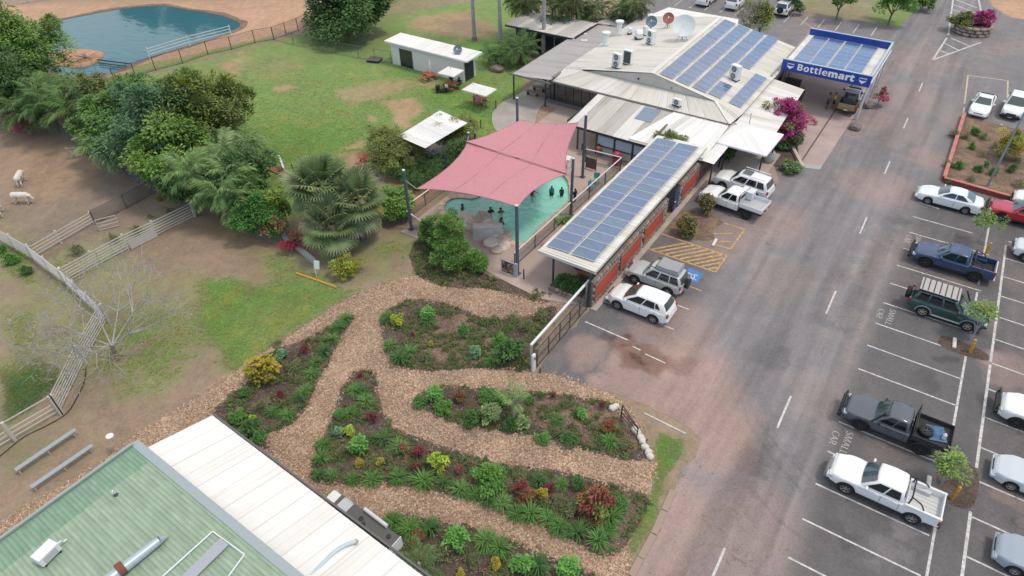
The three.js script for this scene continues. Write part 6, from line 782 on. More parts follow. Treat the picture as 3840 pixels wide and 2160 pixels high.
const paleFronds = [0, 1, 2].map((k) => frondGeo(2.3, 0.3, 1.7 + 0.25 * k, 0.6, 24, [[0.115, 0.19, 0.065], [0.10, 0.175, 0.055], [0.135, 0.2, 0.08]][k], 0.085));
const weepFronds = [0, 1, 2].map((k) => frondGeo(2.0, -0.2, 1.7, 0.5, 20, [[0.055, 0.1, 0.028], [0.07, 0.115, 0.03], [0.1, 0.1, 0.04]][k], 0.07));
const fans = [0, 1, 2, 3].map((k) => fanGeo(1.25, 1.45, 24, [[0.105, 0.15, 0.065], [0.13, 0.17, 0.085], [0.085, 0.135, 0.05], [0.16, 0.185, 0.1]][k], 0.28 + 0.07 * k));
const deadFans = [0, 1].map(() => fanGeo(1.1, 1.1, 20, [0.36, 0.22, 0.13], 0.55));
const goldFans = [0, 1].map(() => fanGeo(1.2, 1.15, 22, [0.3, 0.25, 0.06], 0.45));
function clumpPalm(label, pos, stems, h, fr, per, spread, o = {}) { const t = thing('clumping_palm', label, 'palm', [pos[0], 0, pos[1]], rnd() * 6, o.group); for (let s = 0; s < stems; s++) { const a = s / stems * 6.28 + rnd(), r = spread * Math.sqrt((s + 0.3) / stems), x = Math.cos(a) * r, z = Math.sin(a) * r, H = h * rr(0.6, 1.15), st = part('stem', bar([x * 0.4, 0, z * 0.4], [x, H, z], 0.07, 6, 0.05), barkMat, t); for (let k = 0; k < per; k++) { const az = k * 2.4 + rnd(), el = lerp(1.1, -0.35, k / per) + rr(-0.15, 0.15), m = part('frond', pick(fr), leafMat, st, [x, H, z]); m.rotation.set(0, az, el, 'YXZ'); m.scale.setScalar(rr(0.75, 1.15) * (o.sc ?? 1)); } } return t; }

// --- the dense belt of trees along the paddock fence ---
const gm = { deep: [[0.045, 0.095, 0.022], [0.06, 0.12, 0.028], [0.05, 0.11, 0.03]], mid: [[0.07, 0.15, 0.025], [0.085, 0.17, 0.03], [0.06, 0.13, 0.025]], bright: [[0.1, 0.19, 0.03], [0.13, 0.21, 0.04], [0.085, 0.17, 0.03]], blue: [[0.06, 0.13, 0.06], [0.075, 0.15, 0.075], [0.055, 0.115, 0.05]], lime: [[0.19, 0.25, 0.045], [0.15, 0.23, 0.04]] };
const belt = { group: 'tree belt along the paddock fence' };
tree('tall bright green tree at the left edge beside the pond', [-82.73, 5.5, -30.25].filter(xz), 5.5, 4.2, 3.2, gm.bright, { ...belt, clumps: 60, per: 300, ll: 0.4 });
tree('dark green tree at the left edge below the pond', [-77.61, 4, -26.31].filter(xz), 4, 3.6, 2.6, gm.deep, { ...belt, clumps: 46, per: 300 });
clumpPalm('palm clump overhanging the pond spit', [-73.99, 3.4, -26.86].filter(xz), 8, 3.4, palmFronds, 9, 2.0, belt);
clumpPalm('broad palm clump left of the belt above the pink flowers', [-69.39, 3.6, -28.12].filter(xz), 12, 3.8, palmFronds, 9, 3.0, belt);
tree('olive green tree behind the palm clump', [-68.69, 3.2, -29.57].filter(xz), 3.2, 2.8, 2.0, [[0.09, 0.125, 0.03], [0.11, 0.13, 0.035]], { ...belt, clumps: 36, per: 280 });
tree('deep green spreading tree in the left half of the belt', [-61.32, 4, -27.71].filter(xz), 4, 3.9, 2.8, gm.mid, { ...belt, clumps: 50, per: 300 });
clumpPalm('blue-green palm clump leaning over the rail fence', [-58.7, 3.6, -26.24].filter(xz), 9, 3.5, paleFronds, 9, 2.3, belt);
tree('large dark tree in the middle of the belt', [-55.62, 4.8, -27.56].filter(xz), 4.8, 4.0, 3.0, gm.blue, { ...belt, clumps: 56, per: 320 });
tree('yellow-green leafy tree on the lawn side of the belt', [-54.06, 5, -30.71].filter(xz), 5, 3.9, 2.7, [[0.12, 0.17, 0.03], [0.14, 0.19, 0.04], [0.09, 0.14, 0.025]], { ...belt, clumps: 54, per: 300, lift: 0.5, ll: 0.42 });
tree('loose tree with upright leafy sprays at the right of the belt', [-53.03, 4.8, -33.22].filter(xz), 4.8, 3.2, 2.3, [[0.11, 0.17, 0.035], [0.15, 0.19, 0.05]], { ...belt, clumps: 34, per: 170, cr: 0.75, lift: 0.7, ll: 0.4 });
tree('dark filler tree between the belt palms and the fan palm', [-44.75, 3, -27.52].filter(xz), 3, 2.6, 2.0, gm.deep, { ...belt, clumps: 36, per: 260 });
tree('dark low tree over the timber fence in the belt', [-49.27, 2.6, -25.83].filter(xz), 2.6, 2.4, 1.8, gm.deep, { ...belt, clumps: 34, per: 260 });
tree('bright mid green tree at the front of the belt', [-52.22, 3.8, -26.52].filter(xz), 3.8, 3.4, 2.5, gm.bright, { ...belt, clumps: 46, per: 300 });
clumpPalm('pale silvery palm clump at the right end of the belt', [-46.34, 4.2, -26.67].filter(xz), 12, 4.4, paleFronds, 10, 2.5, belt);
clumpPalm('drooping pale palm nearest the white yard fence', [-44.75, 3, -25.75].filter(xz), 6, 3.2, paleFronds, 10, 1.4, belt);
clumpPalm('bluish palm clump behind the pale palms', [-48.26, 3.6, -30.21].filter(xz), 7, 3.6, paleFronds, 9, 1.7, belt);
{ const p = [-57.71, 5.6, -32.17], t = thing('tall_palm', 'single tall palm rising above the middle of the belt', 'palm', [p[0], 0, p[2]], 0, belt.group); part('trunk', cyl(0.14, 0.1, 6.2, 8), palmBark, t); crownOf(t, 'frond', palmFronds, 13, 6.2, -0.4, 1.1, [0.6, 0.8]); }
// round shrub and flowering plants by the fan palm
tree('dense rounded green shrub left of the fan palm', [-41.48, 1.8, -25.95].filter(xz), 1.7, 2.1, 1.5, [[0.04, 0.13, 0.02], [0.05, 0.155, 0.025]], { name: 'shrub', clumps: 44, per: 260, cr: 0.6, ll: 0.2, lw: 0.12, limbs: 5, tr: 0.07 });
tree('lime green open shrub beside the fan palm fronds', [-40.89, 2.4, -27.23].filter(xz), 2.3, 1.2, 1.1, gm.lime, { name: 'shrub', clumps: 24, per: 120, cr: 0.4, ll: 0.24, lw: 0.14, tr: 0.05 });
tree('orange flowering bush by the rail wall', [-39.36, 1.5, -25.88].filter(xz), 1.4, 0.9, 1.0, [[0.12, 0.2, 0.04], [0.55, 0.26, 0.14], [0.5, 0.2, 0.12], [0.1, 0.18, 0.03]], { name: 'shrub', clumps: 22, per: 70, cr: 0.35, ll: 0.14, lw: 0.11, tr: 0.04 });
tree('crimson flowering bush under the fan palm', [-37.61, 1, -25.65].filter(xz), 0.9, 0.9, 0.7, [[0.42, 0.02, 0.09], [0.3, 0.02, 0.06], [0.07, 0.12, 0.03]], { name: 'shrub', clumps: 18, per: 70, cr: 0.3, ll: 0.13, lw: 0.1, tr: 0.03 });
tree('pink oleander at the left edge under the trees', [-75.61, 1.5, -24.86].filter(xz), 1.5, 2.2, 1.2, [[0.5, 0.08, 0.2], [0.1, 0.15, 0.06], [0.12, 0.16, 0.08], [0.4, 0.06, 0.15]], { name: 'shrub', clumps: 36, per: 90, cr: 0.55, ll: 0.2, lw: 0.12, tr: 0.05 });
// the big fan palm
function fanPalm(label, pos, h, n, sc, dead, gold) { const t = thing('fan_palm', label, 'palm', [pos[0], 0, pos[1]], 0); part('trunk', merge([cyl(0.26, 0.2, h, 10), cyl(0.34, 0.28, h * 0.5, 9, 0, h * 0.5, 0)]), barkMat, t); crownOf(t, 'frond', fans, n, h + 0.15, -1.0, 1.4, [0.85 * sc, 1.15 * sc], 0.18); crownOf(t, 'dead_frond', deadFans, dead, h - 0.3, -1.35, -0.95, [0.8 * sc, sc], 0.15); if (gold) crownOf(t, 'golden_frond', goldFans, gold, h - 0.1, -0.8, -0.3, [0.8 * sc, sc], 0.2); return t; }
fanPalm('large green fan palm between the lawn and the garden path', [-36.9, 4.6, -28.63].filter(xz), 4.5, 34, 1.02, 6, 0); fanPalm('lowest and nearest of the three clustered fan palms', [-34.7, 2.7, -27.39].filter(xz), 2.6, 24, 0.95, 5, 0); fanPalm('second fan palm with golden fronds towards the pool', [-34.24, 3.7, -29.69].filter(xz), 3.6, 30, 1.0, 5, 5);
tree('yellow-green bush at the foot of the fan palm', [-32.1, 0.8, -25.79].filter(xz), 0.8, 1.05, 0.75, [[0.34, 0.32, 0.03], [0.26, 0.28, 0.03], [0.2, 0.25, 0.03]], { name: 'shrub', clumps: 26, per: 110, cr: 0.35, ll: 0.16, lw: 0.09, tr: 0.03 });
tree('leafy green shrub between the fan palms and the pool fence', [-34.54, 1.1, -33.59].filter(xz), 1.1, 1.9, 0.9, [[0.08, 0.17, 0.03], [0.1, 0.2, 0.035]], { name: 'shrub', clumps: 34, per: 130, cr: 0.5, ll: 0.26, lw: 0.16, tr: 0.05 });
// hedges round the pavilion: clipped below, shaggy and flowering above
for (const [px, lab, r, h] of [[[-39.02, 1.7, -39.8], 'shaggy yellow-green hedge swallowing the near side of the pavilion', 2.9, 1.5], [[-36.75, 1.7, -45.49], 'hedge behind the pavilion roof towards the lawn', 2.4, 1.6], [[-34.03, 1.5, -42.73], 'dark hedge at the pool side of the pavilion', 1.7, 1.4], [[-41.33, 1.7, -40.37], 'rounded left end of the pavilion hedge', 2.0, 1.6]]) tree(lab, [px[0], px[2]], h, r, h * 0.85, lab.startsWith('dark') ? gm.deep : [[0.17, 0.2, 0.05], [0.21, 0.23, 0.07], [0.13, 0.165, 0.04], [0.24, 0.25, 0.1]], { name: 'hedge', clumps: Math.round(30 * r), per: 190, cr: 0.6, ll: 0.15, lw: 0.1, limbs: 7, tr: 0.06, floor: 0.1, group: 'hedge around the pavilion' });
tree('clipped dark green base of the pavilion hedge', [-36.59, 0.9, -39.07].filter(xz), 0.8, 3.1, 0.75, [[0.035, 0.085, 0.02], [0.05, 0.11, 0.025]], { name: 'hedge', clumps: 90, per: 160, cr: 0.5, ll: 0.13, lw: 0.09, tr: 0.06, floor: 0.05, group: 'hedge around the pavilion' });
// trees along the far edge
const far = { group: 'trees behind the pub' };
tree('dark dome-shaped tree at the top edge by the yard gate', [-67.04, 4, -62.28].filter(xz), 4, 5.6, 3.8, gm.deep, { clumps: 80, per: 300, cr: 1.4, ll: 0.5, lw: 0.26, floor: 0.3 });
for (const [p, h, s, lab] of [[[-47.04, 4, -73.26], 4.4, 1.5, 'weeping palm clump at the top edge, leftmost of four'], [[-41.74, 5, -73.06], 5.4, 1.7, 'weeping palm clump behind the palm trunks, second of four'], [[-39.55, 4, -75.65], 4.6, 2.0, 'weeping palm clump behind the annexe, third of four'], [[-35.24, 4.2, -76.99], 5.0, 1.9, 'weeping palm clump beside the pub roof, rightmost of four']]) clumpPalm(lab, [p[0], p[2]], 9, h, weepFronds, 12, s, { ...far, sc: 1.05 });
[[[-51.74, 0, -68.83], 11, 'tall bare palm trunk on the far lawn, leftmost of four'], [[-48.29, 0, -69.58], 11.5, 'tall palm trunk beside the lawn shrubs, second of four'], [[-46.42, 0, -72.93], 12, 'tall palm trunk before the annexe, third of four'], [[-41.7, 0, -69.05], 12, 'tall grey palm trunk nearest the pub, rightmost of four']].forEach(([p, h, lab]) => { const t = thing('tall_palm', lab, 'palm', [p[0], 0, p[2]], 0, 'tall palms by the annexe'); part('trunk', merge([cyl(0.27, 0.21, h * 0.35, 12), cyl(0.21, 0.19, h * 0.65, 12, 0, h * 0.35, 0)]), palmBark, t); part('root_collar', cyl(0.4, 0.28, 0.5, 12), barkMat, t); crownOf(t, 'frond', palmFronds, 12, h, -0.5, 1.1, [0.9, 1.15]); });
clumpPalm('leafy palm clump left of the annexe', [-45.17, 1.3, -63.34].filter(xz), 7, 1.3, palmFronds, 7, 1.2, { sc: 0.55 }); clumpPalm('drooping palm clump with orange flower in front of the annexe', [-42.65, 1.6, -65.37].filter(xz), 10, 1.9, palmFronds, 9, 1.5, { sc: 0.75 });
tree('thin grey-leaved tree behind the solar roof', [-23.02, 3.2, -86.17].filter(xz), 3.2, 2.0, 2.0, [[0.19, 0.19, 0.13], [0.24, 0.24, 0.17], [0.16, 0.18, 0.08]], { clumps: 30, per: 90, cr: 0.6, ll: 0.25, lw: 0.07, bark: paleBark, tr: 0.05, floor: 0.4 }); tree('yellow-green tree at the far light pole', [-21.54, 2.8, -86.8].filter(xz), 2.8, 1.4, 2.0, [[0.22, 0.25, 0.05], [0.17, 0.22, 0.05]], { clumps: 26, per: 130, cr: 0.5, ll: 0.25, lw: 0.12, tr: 0.05, floor: 0.4 });
tree('dark shrub beside the far white four-wheel drive', [-21.27, 1.8, -99.48].filter(xz), 1.8, 1.8, 1.6, gm.deep, { name: 'shrub', clumps: 30, per: 150, tr: 0.06 });
tree('overhanging green tree at the top edge of the grass strip', [-9.08, 3.2, -100.51].filter(xz), 3.2, 2.4, 1.4, [[0.07, 0.16, 0.025], [0.09, 0.19, 0.03]], { clumps: 34, per: 170, cr: 0.7, ll: 0.3 }); tree('green branch tip at the top edge left of the grass strip', [-15.24, 3, -99.46].filter(xz), 3, 2.0, 1.0, gm.mid, { clumps: 26, per: 150, cr: 0.6, ll: 0.28 }); tree('bright shrub on the bank by the far road', [-6.41, 1.6, -109.03].filter(xz), 1.5, 1.6, 1.2, gm.bright, { name: 'shrub', clumps: 24, per: 140, tr: 0.05 });
[-50, 430, 510, 590].forEach((px, i) => { const p = [[-117.93, 0, -64.45], [-110.19, 0, -66.43], [-104.18, 0, -68.7], [-97.16, 0, -69.21]][i]; tree(['first', 'second', 'third', 'fourth'][i] + ' from the left of the tall trees on the far pond bank', [p[0], p[2]], 5.5, 3.6, 3.2, gm.deep, { clumps: 40, per: 160, cr: 1.2, ll: 0.5, lw: 0.28, group: 'trees on the far pond bank' }); });
// bougainvilleas
const bg = [[0.5, 0.02, 0.25], [0.42, 0.015, 0.2], [0.55, 0.05, 0.3]];
{ const t = tree('magenta bougainvillea bush beside the white entry shelter', [-11.42, 2.1, -63.05].filter(xz), 2.0, 2.6, 1.9, [...bg, [0.48, 0.06, 0.13], [0.09, 0.13, 0.035]], { name: 'bougainvillea', clumps: 70, per: 120, cr: 0.48, ll: 0.16, lw: 0.13, up: 0.5, tr: 0.08 }); part('lower_leaves', leafMass(1.4, 1.0, 1.4, 1.1, 34, 110, 0.45, 0.17, 0.1, [[0.08, 0.12, 0.03], [0.2, 0.06, 0.06], [0.05, 0.09, 0.02]], { floor: 0.05 }).geo(), leafMat, t); }
tree('small coral bougainvillea by the canopy posts', [-5.32, 1.3, -75.5].filter(xz), 1.2, 0.75, 0.7, [[0.55, 0.06, 0.13], [0.5, 0.12, 0.15], [0.2, 0.14, 0.06]], { name: 'bougainvillea', clumps: 16, per: 50, cr: 0.25, ll: 0.15, lw: 0.12, tr: 0.03 });
tree('dark green shrubs under the bougainvillea', [-10.97, 0.9, -61.88].filter(xz), 0.9, 1.5, 0.8, gm.deep, { name: 'shrub', clumps: 26, per: 130, cr: 0.45, ll: 0.18, tr: 0.04 });
tree('low grey-green bush at the drive-through kerb end', [-9, 0.45, -57.6].filter(xz), 0.4, 0.8, 0.4, [[0.1, 0.16, 0.05], [0.2, 0.24, 0.16], [0.08, 0.14, 0.03]], { name: 'shrub', clumps: 18, per: 90, cr: 0.3, ll: 0.16, tr: 0.03 });
tree('climber growing inside the entry shelter', [-14.13, 1.2, -56].filter(xz), 1.2, 0.7, 1.0, gm.deep, { name: 'shrub', clumps: 20, per: 100, cr: 0.3, ll: 0.16, tr: 0.04 });
// planter of the far traffic island, and the red-walled planter
tree('green bougainvillea half of the stone island planter', [-1.16, 1.5, -102.98].filter(xz), 1.5, 1.5, 0.7, [[0.13, 0.15, 0.04], [0.1, 0.12, 0.03], [0.16, 0.17, 0.05]], { name: 'bougainvillea', clumps: 34, per: 120, cr: 0.42, ll: 0.18, tr: 0.06, group: 'bougainvilleas in the stone planter' }); tree('magenta bougainvillea half of the stone island planter', [0.65, 1.6, -104.22].filter(xz), 1.6, 1.4, 0.7, [...bg, [0.5, 0.04, 0.4], [0.25, 0.08, 0.1]], { name: 'bougainvillea', clumps: 34, per: 120, cr: 0.4, ll: 0.17, tr: 0.06, group: 'bougainvilleas in the stone planter' });
tree('yellow flowering shrub in the red-walled planter', [6.4, 1.5, -69.81].filter(xz), 1.5, 1.5, 1.1, [[0.4, 0.36, 0.03], [0.3, 0.3, 0.03], [0.22, 0.25, 0.04]], { name: 'shrub', clumps: 40, per: 110, cr: 0.4, ll: 0.17, lw: 0.12, tr: 0.05 });
// vines spilling over the shed roof
tree('green vine growing over the far end of the barbecue shed', [-18.6, 2.9, -52.58].filter(xz), 2.75, 1.5, 0.45, [[0.1, 0.14, 0.04], [0.13, 0.17, 0.05]], { name: 'climbing_vine', clumps: 40, per: 90, cr: 0.3, ll: 0.16, lw: 0.09, tr: 0.04 }); tree('green vine at the pool side of the barbecue shed', [-20.2, 2.6, -36.94].filter(xz), 2.4, 0.6, 0.5, [[0.12, 0.19, 0.05], [0.1, 0.16, 0.04]], { name: 'climbing_vine', clumps: 16, per: 90, cr: 0.25, ll: 0.16, lw: 0.09, tr: 0.03 }); tree('green vine behind the upper pool railing', [-20.05, 1.5, -44.77].filter(xz), 1.4, 0.8, 0.8, [[0.12, 0.18, 0.05], [0.1, 0.16, 0.04]], { name: 'climbing_vine', clumps: 22, per: 90, cr: 0.28, ll: 0.16, lw: 0.09, tr: 0.03 });
// leafy thicket at the pool waterfall
for (const [p, h, r, lab] of [[[-27.29, 2, -31.73], 2.0, 1.6, 'tall bright green bush behind the pool waterfall'], [[-26.22, 1.2, -30.47], 1.2, 1.35, 'feathery bush in front of the waterfall rocks'], [[-29.35, 1, -31.78], 1.1, 0.6, 'slim upright bush left of the waterfall thicket'], [[-24.44, 0.8, -31.36], 0.8, 0.85, 'arching bush below the waterfall wall']]) tree(lab, [p[0], p[2]], h, r, h * 0.8, [[0.09, 0.19, 0.035], [0.11, 0.22, 0.045], [0.075, 0.155, 0.03]], { name: 'shrub', clumps: Math.round(26 * r), per: 150, cr: 0.36, ll: 0.2, lw: 0.09, lift: 0.6, tr: 0.04, group: 'thicket at the pool waterfall' });
tree('yellow-flecked low croton below the thicket', [-25.41, 0.4, -30.52].filter(xz), 0.4, 0.4, 0.35, [[0.42, 0.32, 0.05], [0.2, 0.2, 0.05]], { name: 'shrub', clumps: 12, per: 50, cr: 0.18, ll: 0.14, tr: 0.02 });
// planter greenery under the shed
tree('dark leafy planting in the stone-edged shed planter', [-17.38, 0.7, -32.75].filter(xz), 0.7, 0.95, 0.5, [[0.035, 0.1, 0.025], [0.05, 0.13, 0.03]], { name: 'shrub', clumps: 34, per: 90, cr: 0.28, ll: 0.2, lw: 0.07, lift: 0.5, tr: 0.03 });
// shrubs in the bays beside the shed
tree('olive shrub growing by the white tray pickup', [-12.96, 0.9, -47.35].filter(xz), 0.9, 0.6, 0.8, [[0.2, 0.19, 0.06], [0.16, 0.17, 0.05], [0.28, 0.2, 0.06]], { name: 'shrub', clumps: 20, per: 80, cr: 0.28, ll: 0.16, tr: 0.03 }); tree('olive shrub in the yellow-marked bay', [-13.05, 0.9, -43.59].filter(xz), 0.9, 0.65, 0.85, [[0.19, 0.18, 0.06], [0.15, 0.16, 0.05], [0.26, 0.2, 0.06]], { name: 'shrub', clumps: 22, per: 80, cr: 0.28, ll: 0.16, tr: 0.03 });
// saplings in the median islands
for (const [p, h, lab] of [[[6.08, 2.2, -54.66], 2.0, 'sapling in the median beside the red pickup'], [[6.92, 2.2, -42.49], 2.2, 'sapling in the median over the green four-wheel drive bonnet'], [[6.81, 2, -29.06], 2.0, 'sapling in the median beside the white pickup tray']]) tree(lab, [p[0], p[2]], h, 1.05, 0.45, [[0.13, 0.2, 0.05], [0.1, 0.17, 0.04], [0.15, 0.22, 0.055]], { name: 'sapling', clumps: 16, per: 42, cr: 0.32, ll: 0.22, lw: 0.1, limbs: 6, tr: 0.035, bark: paleBark, lift: 0.1, group: 'saplings in the median' });
// --- leafless tree by the yard fence ---
{
  const p = [-38.51, 0, -11.32], t = thing('bare_tree', 'leafless grey tree with wide twigs in front of the white rail fence', 'tree', [p[0], 0, p[2]]), H = [], T = [];
  const grow = (o, d, l, r, n) => { const e = [o[0] + d[0] * l, o[1] + d[1] * l, o[2] + d[2] * l]; (n > 2 ? H : T).push(bar(o, e, Math.max(r, 0.013), n > 2 ? 6 : 3, Math.max(0.009, r * 0.62))); if (!n) return; const k = n > 3 ? 4 : 3; for (let i = 0; i < k; i++) { const q = dirRand(0.15), m = [d[0] * 0.8 + q[0] * 0.75, Math.max(-0.1, d[1] * 0.62 + q[1] * 0.45), d[2] * 0.8 + q[2] * 0.75], s = Math.hypot(...m); grow(e, [m[0] / s, m[1] / s, m[2] / s], l * rr(0.6, 0.86), r * 0.6, n - 1); } };
  part('trunk', merge([bar([0, 0, 0], [-0.12, 1.1, -0.1], 0.16, 8, 0.12)]), barkMat, t);
  for (let k = 0; k < 8; k++) { const a = k / 8 * 6.283 + rnd() * 0.4, d = [Math.cos(a) * 0.85, 0.5 + 0.35 * rnd(), Math.sin(a) * 0.85], s = Math.hypot(...d); grow([-0.12, 1.05, -0.1], d.map((q) => q / s), rr(1.7, 2.5), 0.065, 4); }
  part('branches', merge(H), paleBark, t); part('twigs', merge(T), paleBark, t);
  const L = new Leaves(); for (let i = 0; i < 500; i++) { const a = rnd() * 6.28, r = Math.sqrt(rnd()) * 4.5; L.leaf([Math.cos(a) * r, rr(0.9, 2.6), Math.sin(a) * r], dirRand(), 0.14, 0.08, tint([0.2, 0.2, 0.05], 0.4)); } part('sparse_leaves', L.geo(), leafMat, t);
}
// --- garden plants: a few models of each kind, one copy per plant ---
function tuftGeo(n, l, w, col, el0 = 0.5, el1 = 1.4, dr = 0.5) { const L = new Leaves(); for (let i = 0; i < n; i++) L.strap([rr(-0.06, 0.06), 0, rr(-0.06, 0.06)], rnd() * 6.283, rr(el0, el1), l * rr(0.7, 1.15), w, tint(col, 0.3), dr * rr(0.7, 1.3)); return L.geo(); }
function bushGeo(r, h, cols, ll = 0.12, lw = 0.08, n = 30, per = 60) { return leafMass(r, h * 0.55, r, h * 0.55, n, per, r * 0.32, ll, lw, cols, { floor: 0.02 }).geo(); }
const kinds = {
  tuft: { g: [0, 1, 2, 3].map((k) => tuftGeo(110, 0.74, 0.04, [[0.055, 0.13, 0.025], [0.07, 0.16, 0.03], [0.045, 0.11, 0.025], [0.08, 0.17, 0.04]][k])), name: 'grass_tuft', cat: 'plant', say: 'strap-leaved green tufts' },
  bush: { g: [0, 1, 2].map((k) => bushGeo(0.5, 0.75, [[[0.045, 0.13, 0.022], [0.06, 0.155, 0.03]], [[0.06, 0.16, 0.025], [0.08, 0.19, 0.03]], [[0.05, 0.12, 0.03], [0.04, 0.1, 0.02]]][k])), name: 'leafy_bush', cat: 'shrub', say: 'rounded leafy green bushes' },
  pale: { g: [0].map(() => bushGeo(0.5, 0.75, [[0.2, 0.27, 0.11], [0.27, 0.33, 0.17], [0.12, 0.2, 0.06]], 0.11, 0.08)), name: 'variegated_bush', cat: 'shrub', say: 'pale variegated bushes' },
  blue: { g: [0].map(() => bushGeo(0.4, 0.9, [[0.09, 0.19, 0.1], [0.12, 0.22, 0.13]], 0.13, 0.09)), name: 'blue_green_shrub', cat: 'shrub', say: 'blue-green shrubs' },
  lime: { g: [0, 1].map(() => bushGeo(0.42, 0.8, [[0.22, 0.29, 0.03], [0.28, 0.32, 0.04], [0.16, 0.24, 0.03]], 0.16, 0.11, 20, 40)), name: 'lime_shrub', cat: 'shrub', say: 'lime yellow shrubs' },
  gold: { g: [0, 1].map(() => bushGeo(0.42, 0.8, [[0.5, 0.38, 0.03], [0.38, 0.33, 0.04], [0.26, 0.26, 0.04]], 0.14, 0.1, 22, 45)), name: 'golden_croton', cat: 'shrub', say: 'golden crotons' },
  red: { g: [0, 1, 2].map((k) => { const L = new Leaves(); for (let s = 0; s < 4; s++) { const x = rr(-0.15, 0.15), z = rr(-0.15, 0.15), h = rr(0.3, 0.75); L.tri([x, 0, z], [x + 0.03, 0, z], [x, h, z], [0.12, 0.08, 0.06]); for (let i = 0; i < 18; i++) L.strap([x, h - i * 0.012, z], i * 2.4, rr(-0.1, 1.1), rr(0.26, 0.4), 0.07, tint([[0.2, 0.022, 0.035], [0.14, 0.02, 0.03], [0.28, 0.06, 0.05]][k], 0.4), 0.4); } return L.geo(); }), name: 'red_cordyline', cat: 'plant', say: 'burgundy red cordylines' },
  croton: { g: [0].map(() => bushGeo(0.85, 1.25, [[0.28, 0.07, 0.045], [0.36, 0.16, 0.05], [0.12, 0.03, 0.03], [0.14, 0.2, 0.04], [0.4, 0.13, 0.08]], 0.2, 0.09, 46, 60)), name: 'red_croton', cat: 'shrub', say: 'large red and orange crotons' },
  herb: { g: [0, 1].map((k) => leafMass(0.6, 0.5, 0.6, 0.65, 22, 20, 0.22, 0.26, 0.16, [[0.075, 0.2, 0.035], [0.095, 0.235, 0.05]], { floor: 0.03, lift: 0.05 }).geo()), name: 'broadleaf_plant', cat: 'plant', say: 'bright broad-leaved plants' },
  scrub: { g: [0, 1].map(() => leafMass(0.45, 0.3, 0.45, 0.3, 16, 34, 0.2, 0.11, 0.05, [[0.14, 0.15, 0.07], [0.1, 0.14, 0.05], [0.2, 0.18, 0.09]], { floor: 0.02 }).geo()), name: 'straggly_shrub', cat: 'plant', say: 'straggly olive low shrubs' },
};
const ords = ['first', 'second', 'third', 'fourth', 'fifth', 'sixth', 'seventh', 'eighth', 'ninth', 'tenth', 'eleventh', 'twelfth', 'thirteenth', 'fourteenth', 'fifteenth', 'sixteenth', 'seventeenth', 'eighteenth', 'nineteenth', 'twentieth', 'twenty-first', 'twenty-second', 'twenty-third', 'twenty-fourth', 'twenty-fifth', 'twenty-sixth', 'twenty-seventh', 'twenty-eighth', 'twenty-ninth', 'thirtieth'];
function plantBed(where, rows) {
  const by = {}; for (const r of rows) (by[r[2]] ||= []).push(r);
  for (const [k, list] of Object.entries(by)) { const K = kinds[k]; list.sort((a, b) => (a[0] * CY - a[1] * SY) - (b[0] * CY - b[1] * SY)); list.forEach(([x, z, , sc], i) => { const say = list.length > 1 ? `${ords[i]} from the left of the ${K.say} in ${where}` : `only one of the ${K.say} in ${where}`; single(K.name, K.g[i % K.g.length], leafMat, say, K.cat, [x, 0.02, z], rnd() * 6.28, `${K.say} in ${where}`); const m = scene.children[scene.children.length - 1], f = K.say.includes('tuft') ? 1.12 : vs; m.scale.set(sc * f * rr(0.85, 1.15), sc * f * rr(0.85, 1.2), sc * f * rr(0.85, 1.15)); }); }
}
const vs = 0.82, T_ = 'tuft', B_ = 'bush', R_ = 'red', L_ = 'lime', Y_ = 'gold', H_ = 'herb', U_ = 'blue', P_ = 'pale', C_ = 'croton', S_ = 'scrub';
plantBed('the left lens-shaped bed', [[-28.7, -22, T_, 0.9], [-28.5, -21, T_, 0.95], [-28, -20, T_, 0.9], [-27.6, -18.9, T_, 1], [-27.4, -17.9, T_, 0.9], [-26.8, -17.1, T_, 0.9], [-26.2, -15.9, T_, 0.9], [-26.1, -15.3, T_, 0.8], [-25.6, -14, T_, 0.9], [-26.6, -13.7, T_, 0.85], [-29.1, -15.3, Y_, 2.3], [-29.5, -17.1, U_, 1.0], [-28.7, -18.2, R_, 1.1], [-27.1, -14.9, R_, 0.9], [-26.6, -12.2, B_, 1.3], [-29.1, -13.8, B_, 0.8], [-25.8, -12, B_, 1.0], [-27.8, -12.3, B_, 0.9], [-27.1, -12.7, L_, 0.6], [-30.7, -17.8, S_, 0.9], [-28.2, -16.9, S_, 1.1], [-28.5, -15.5, S_, 1], [-27.4, -13.6, S_, 1.0], [-27, -16.4, S_, 0.9], [-28.8, -19.5, S_, 0.8]]);
plantBed('the round upper island bed', [[-25.5, -23.6, L_, 1.0], [-26.3, -23.5, T_, 1], [-24.1, -25.2, H_, 0.9], [-23.7, -24.8, T_, 1.1], [-21.1, -25.1, B_, 1.05], [-19.3, -24, U_, 1.1], [-24.4, -21.7, T_, 0.9], [-23.1, -21.1, T_, 1.4], [-22.9, -21.8, T_, 1.0], [-21.6, -22.1, S_, 1.1], [-22.1, -24.2, S_, 0.8], [-20.3, -23.2, S_, 1.1], [-17.3, -25.1, B_, 2.2], [-18, -24, T_, 0.9], [-18.4, -25.7, B_, 1.0], [-22.2, -23.2, Y_, 0.5], [-25, -25.1, S_, 1.0], [-23.1, -26.3, S_, 0.8], [-17.7, -27.9, S_, 1.3], [-19, -28, S_, 1.3], [-17.6, -29.3, S_, 1.2], [-20.1, -27.3, S_, 1.0], [-19.9, -25.6, S_, 0.8], [-23.7, -23.2, R_, 0.6]]);
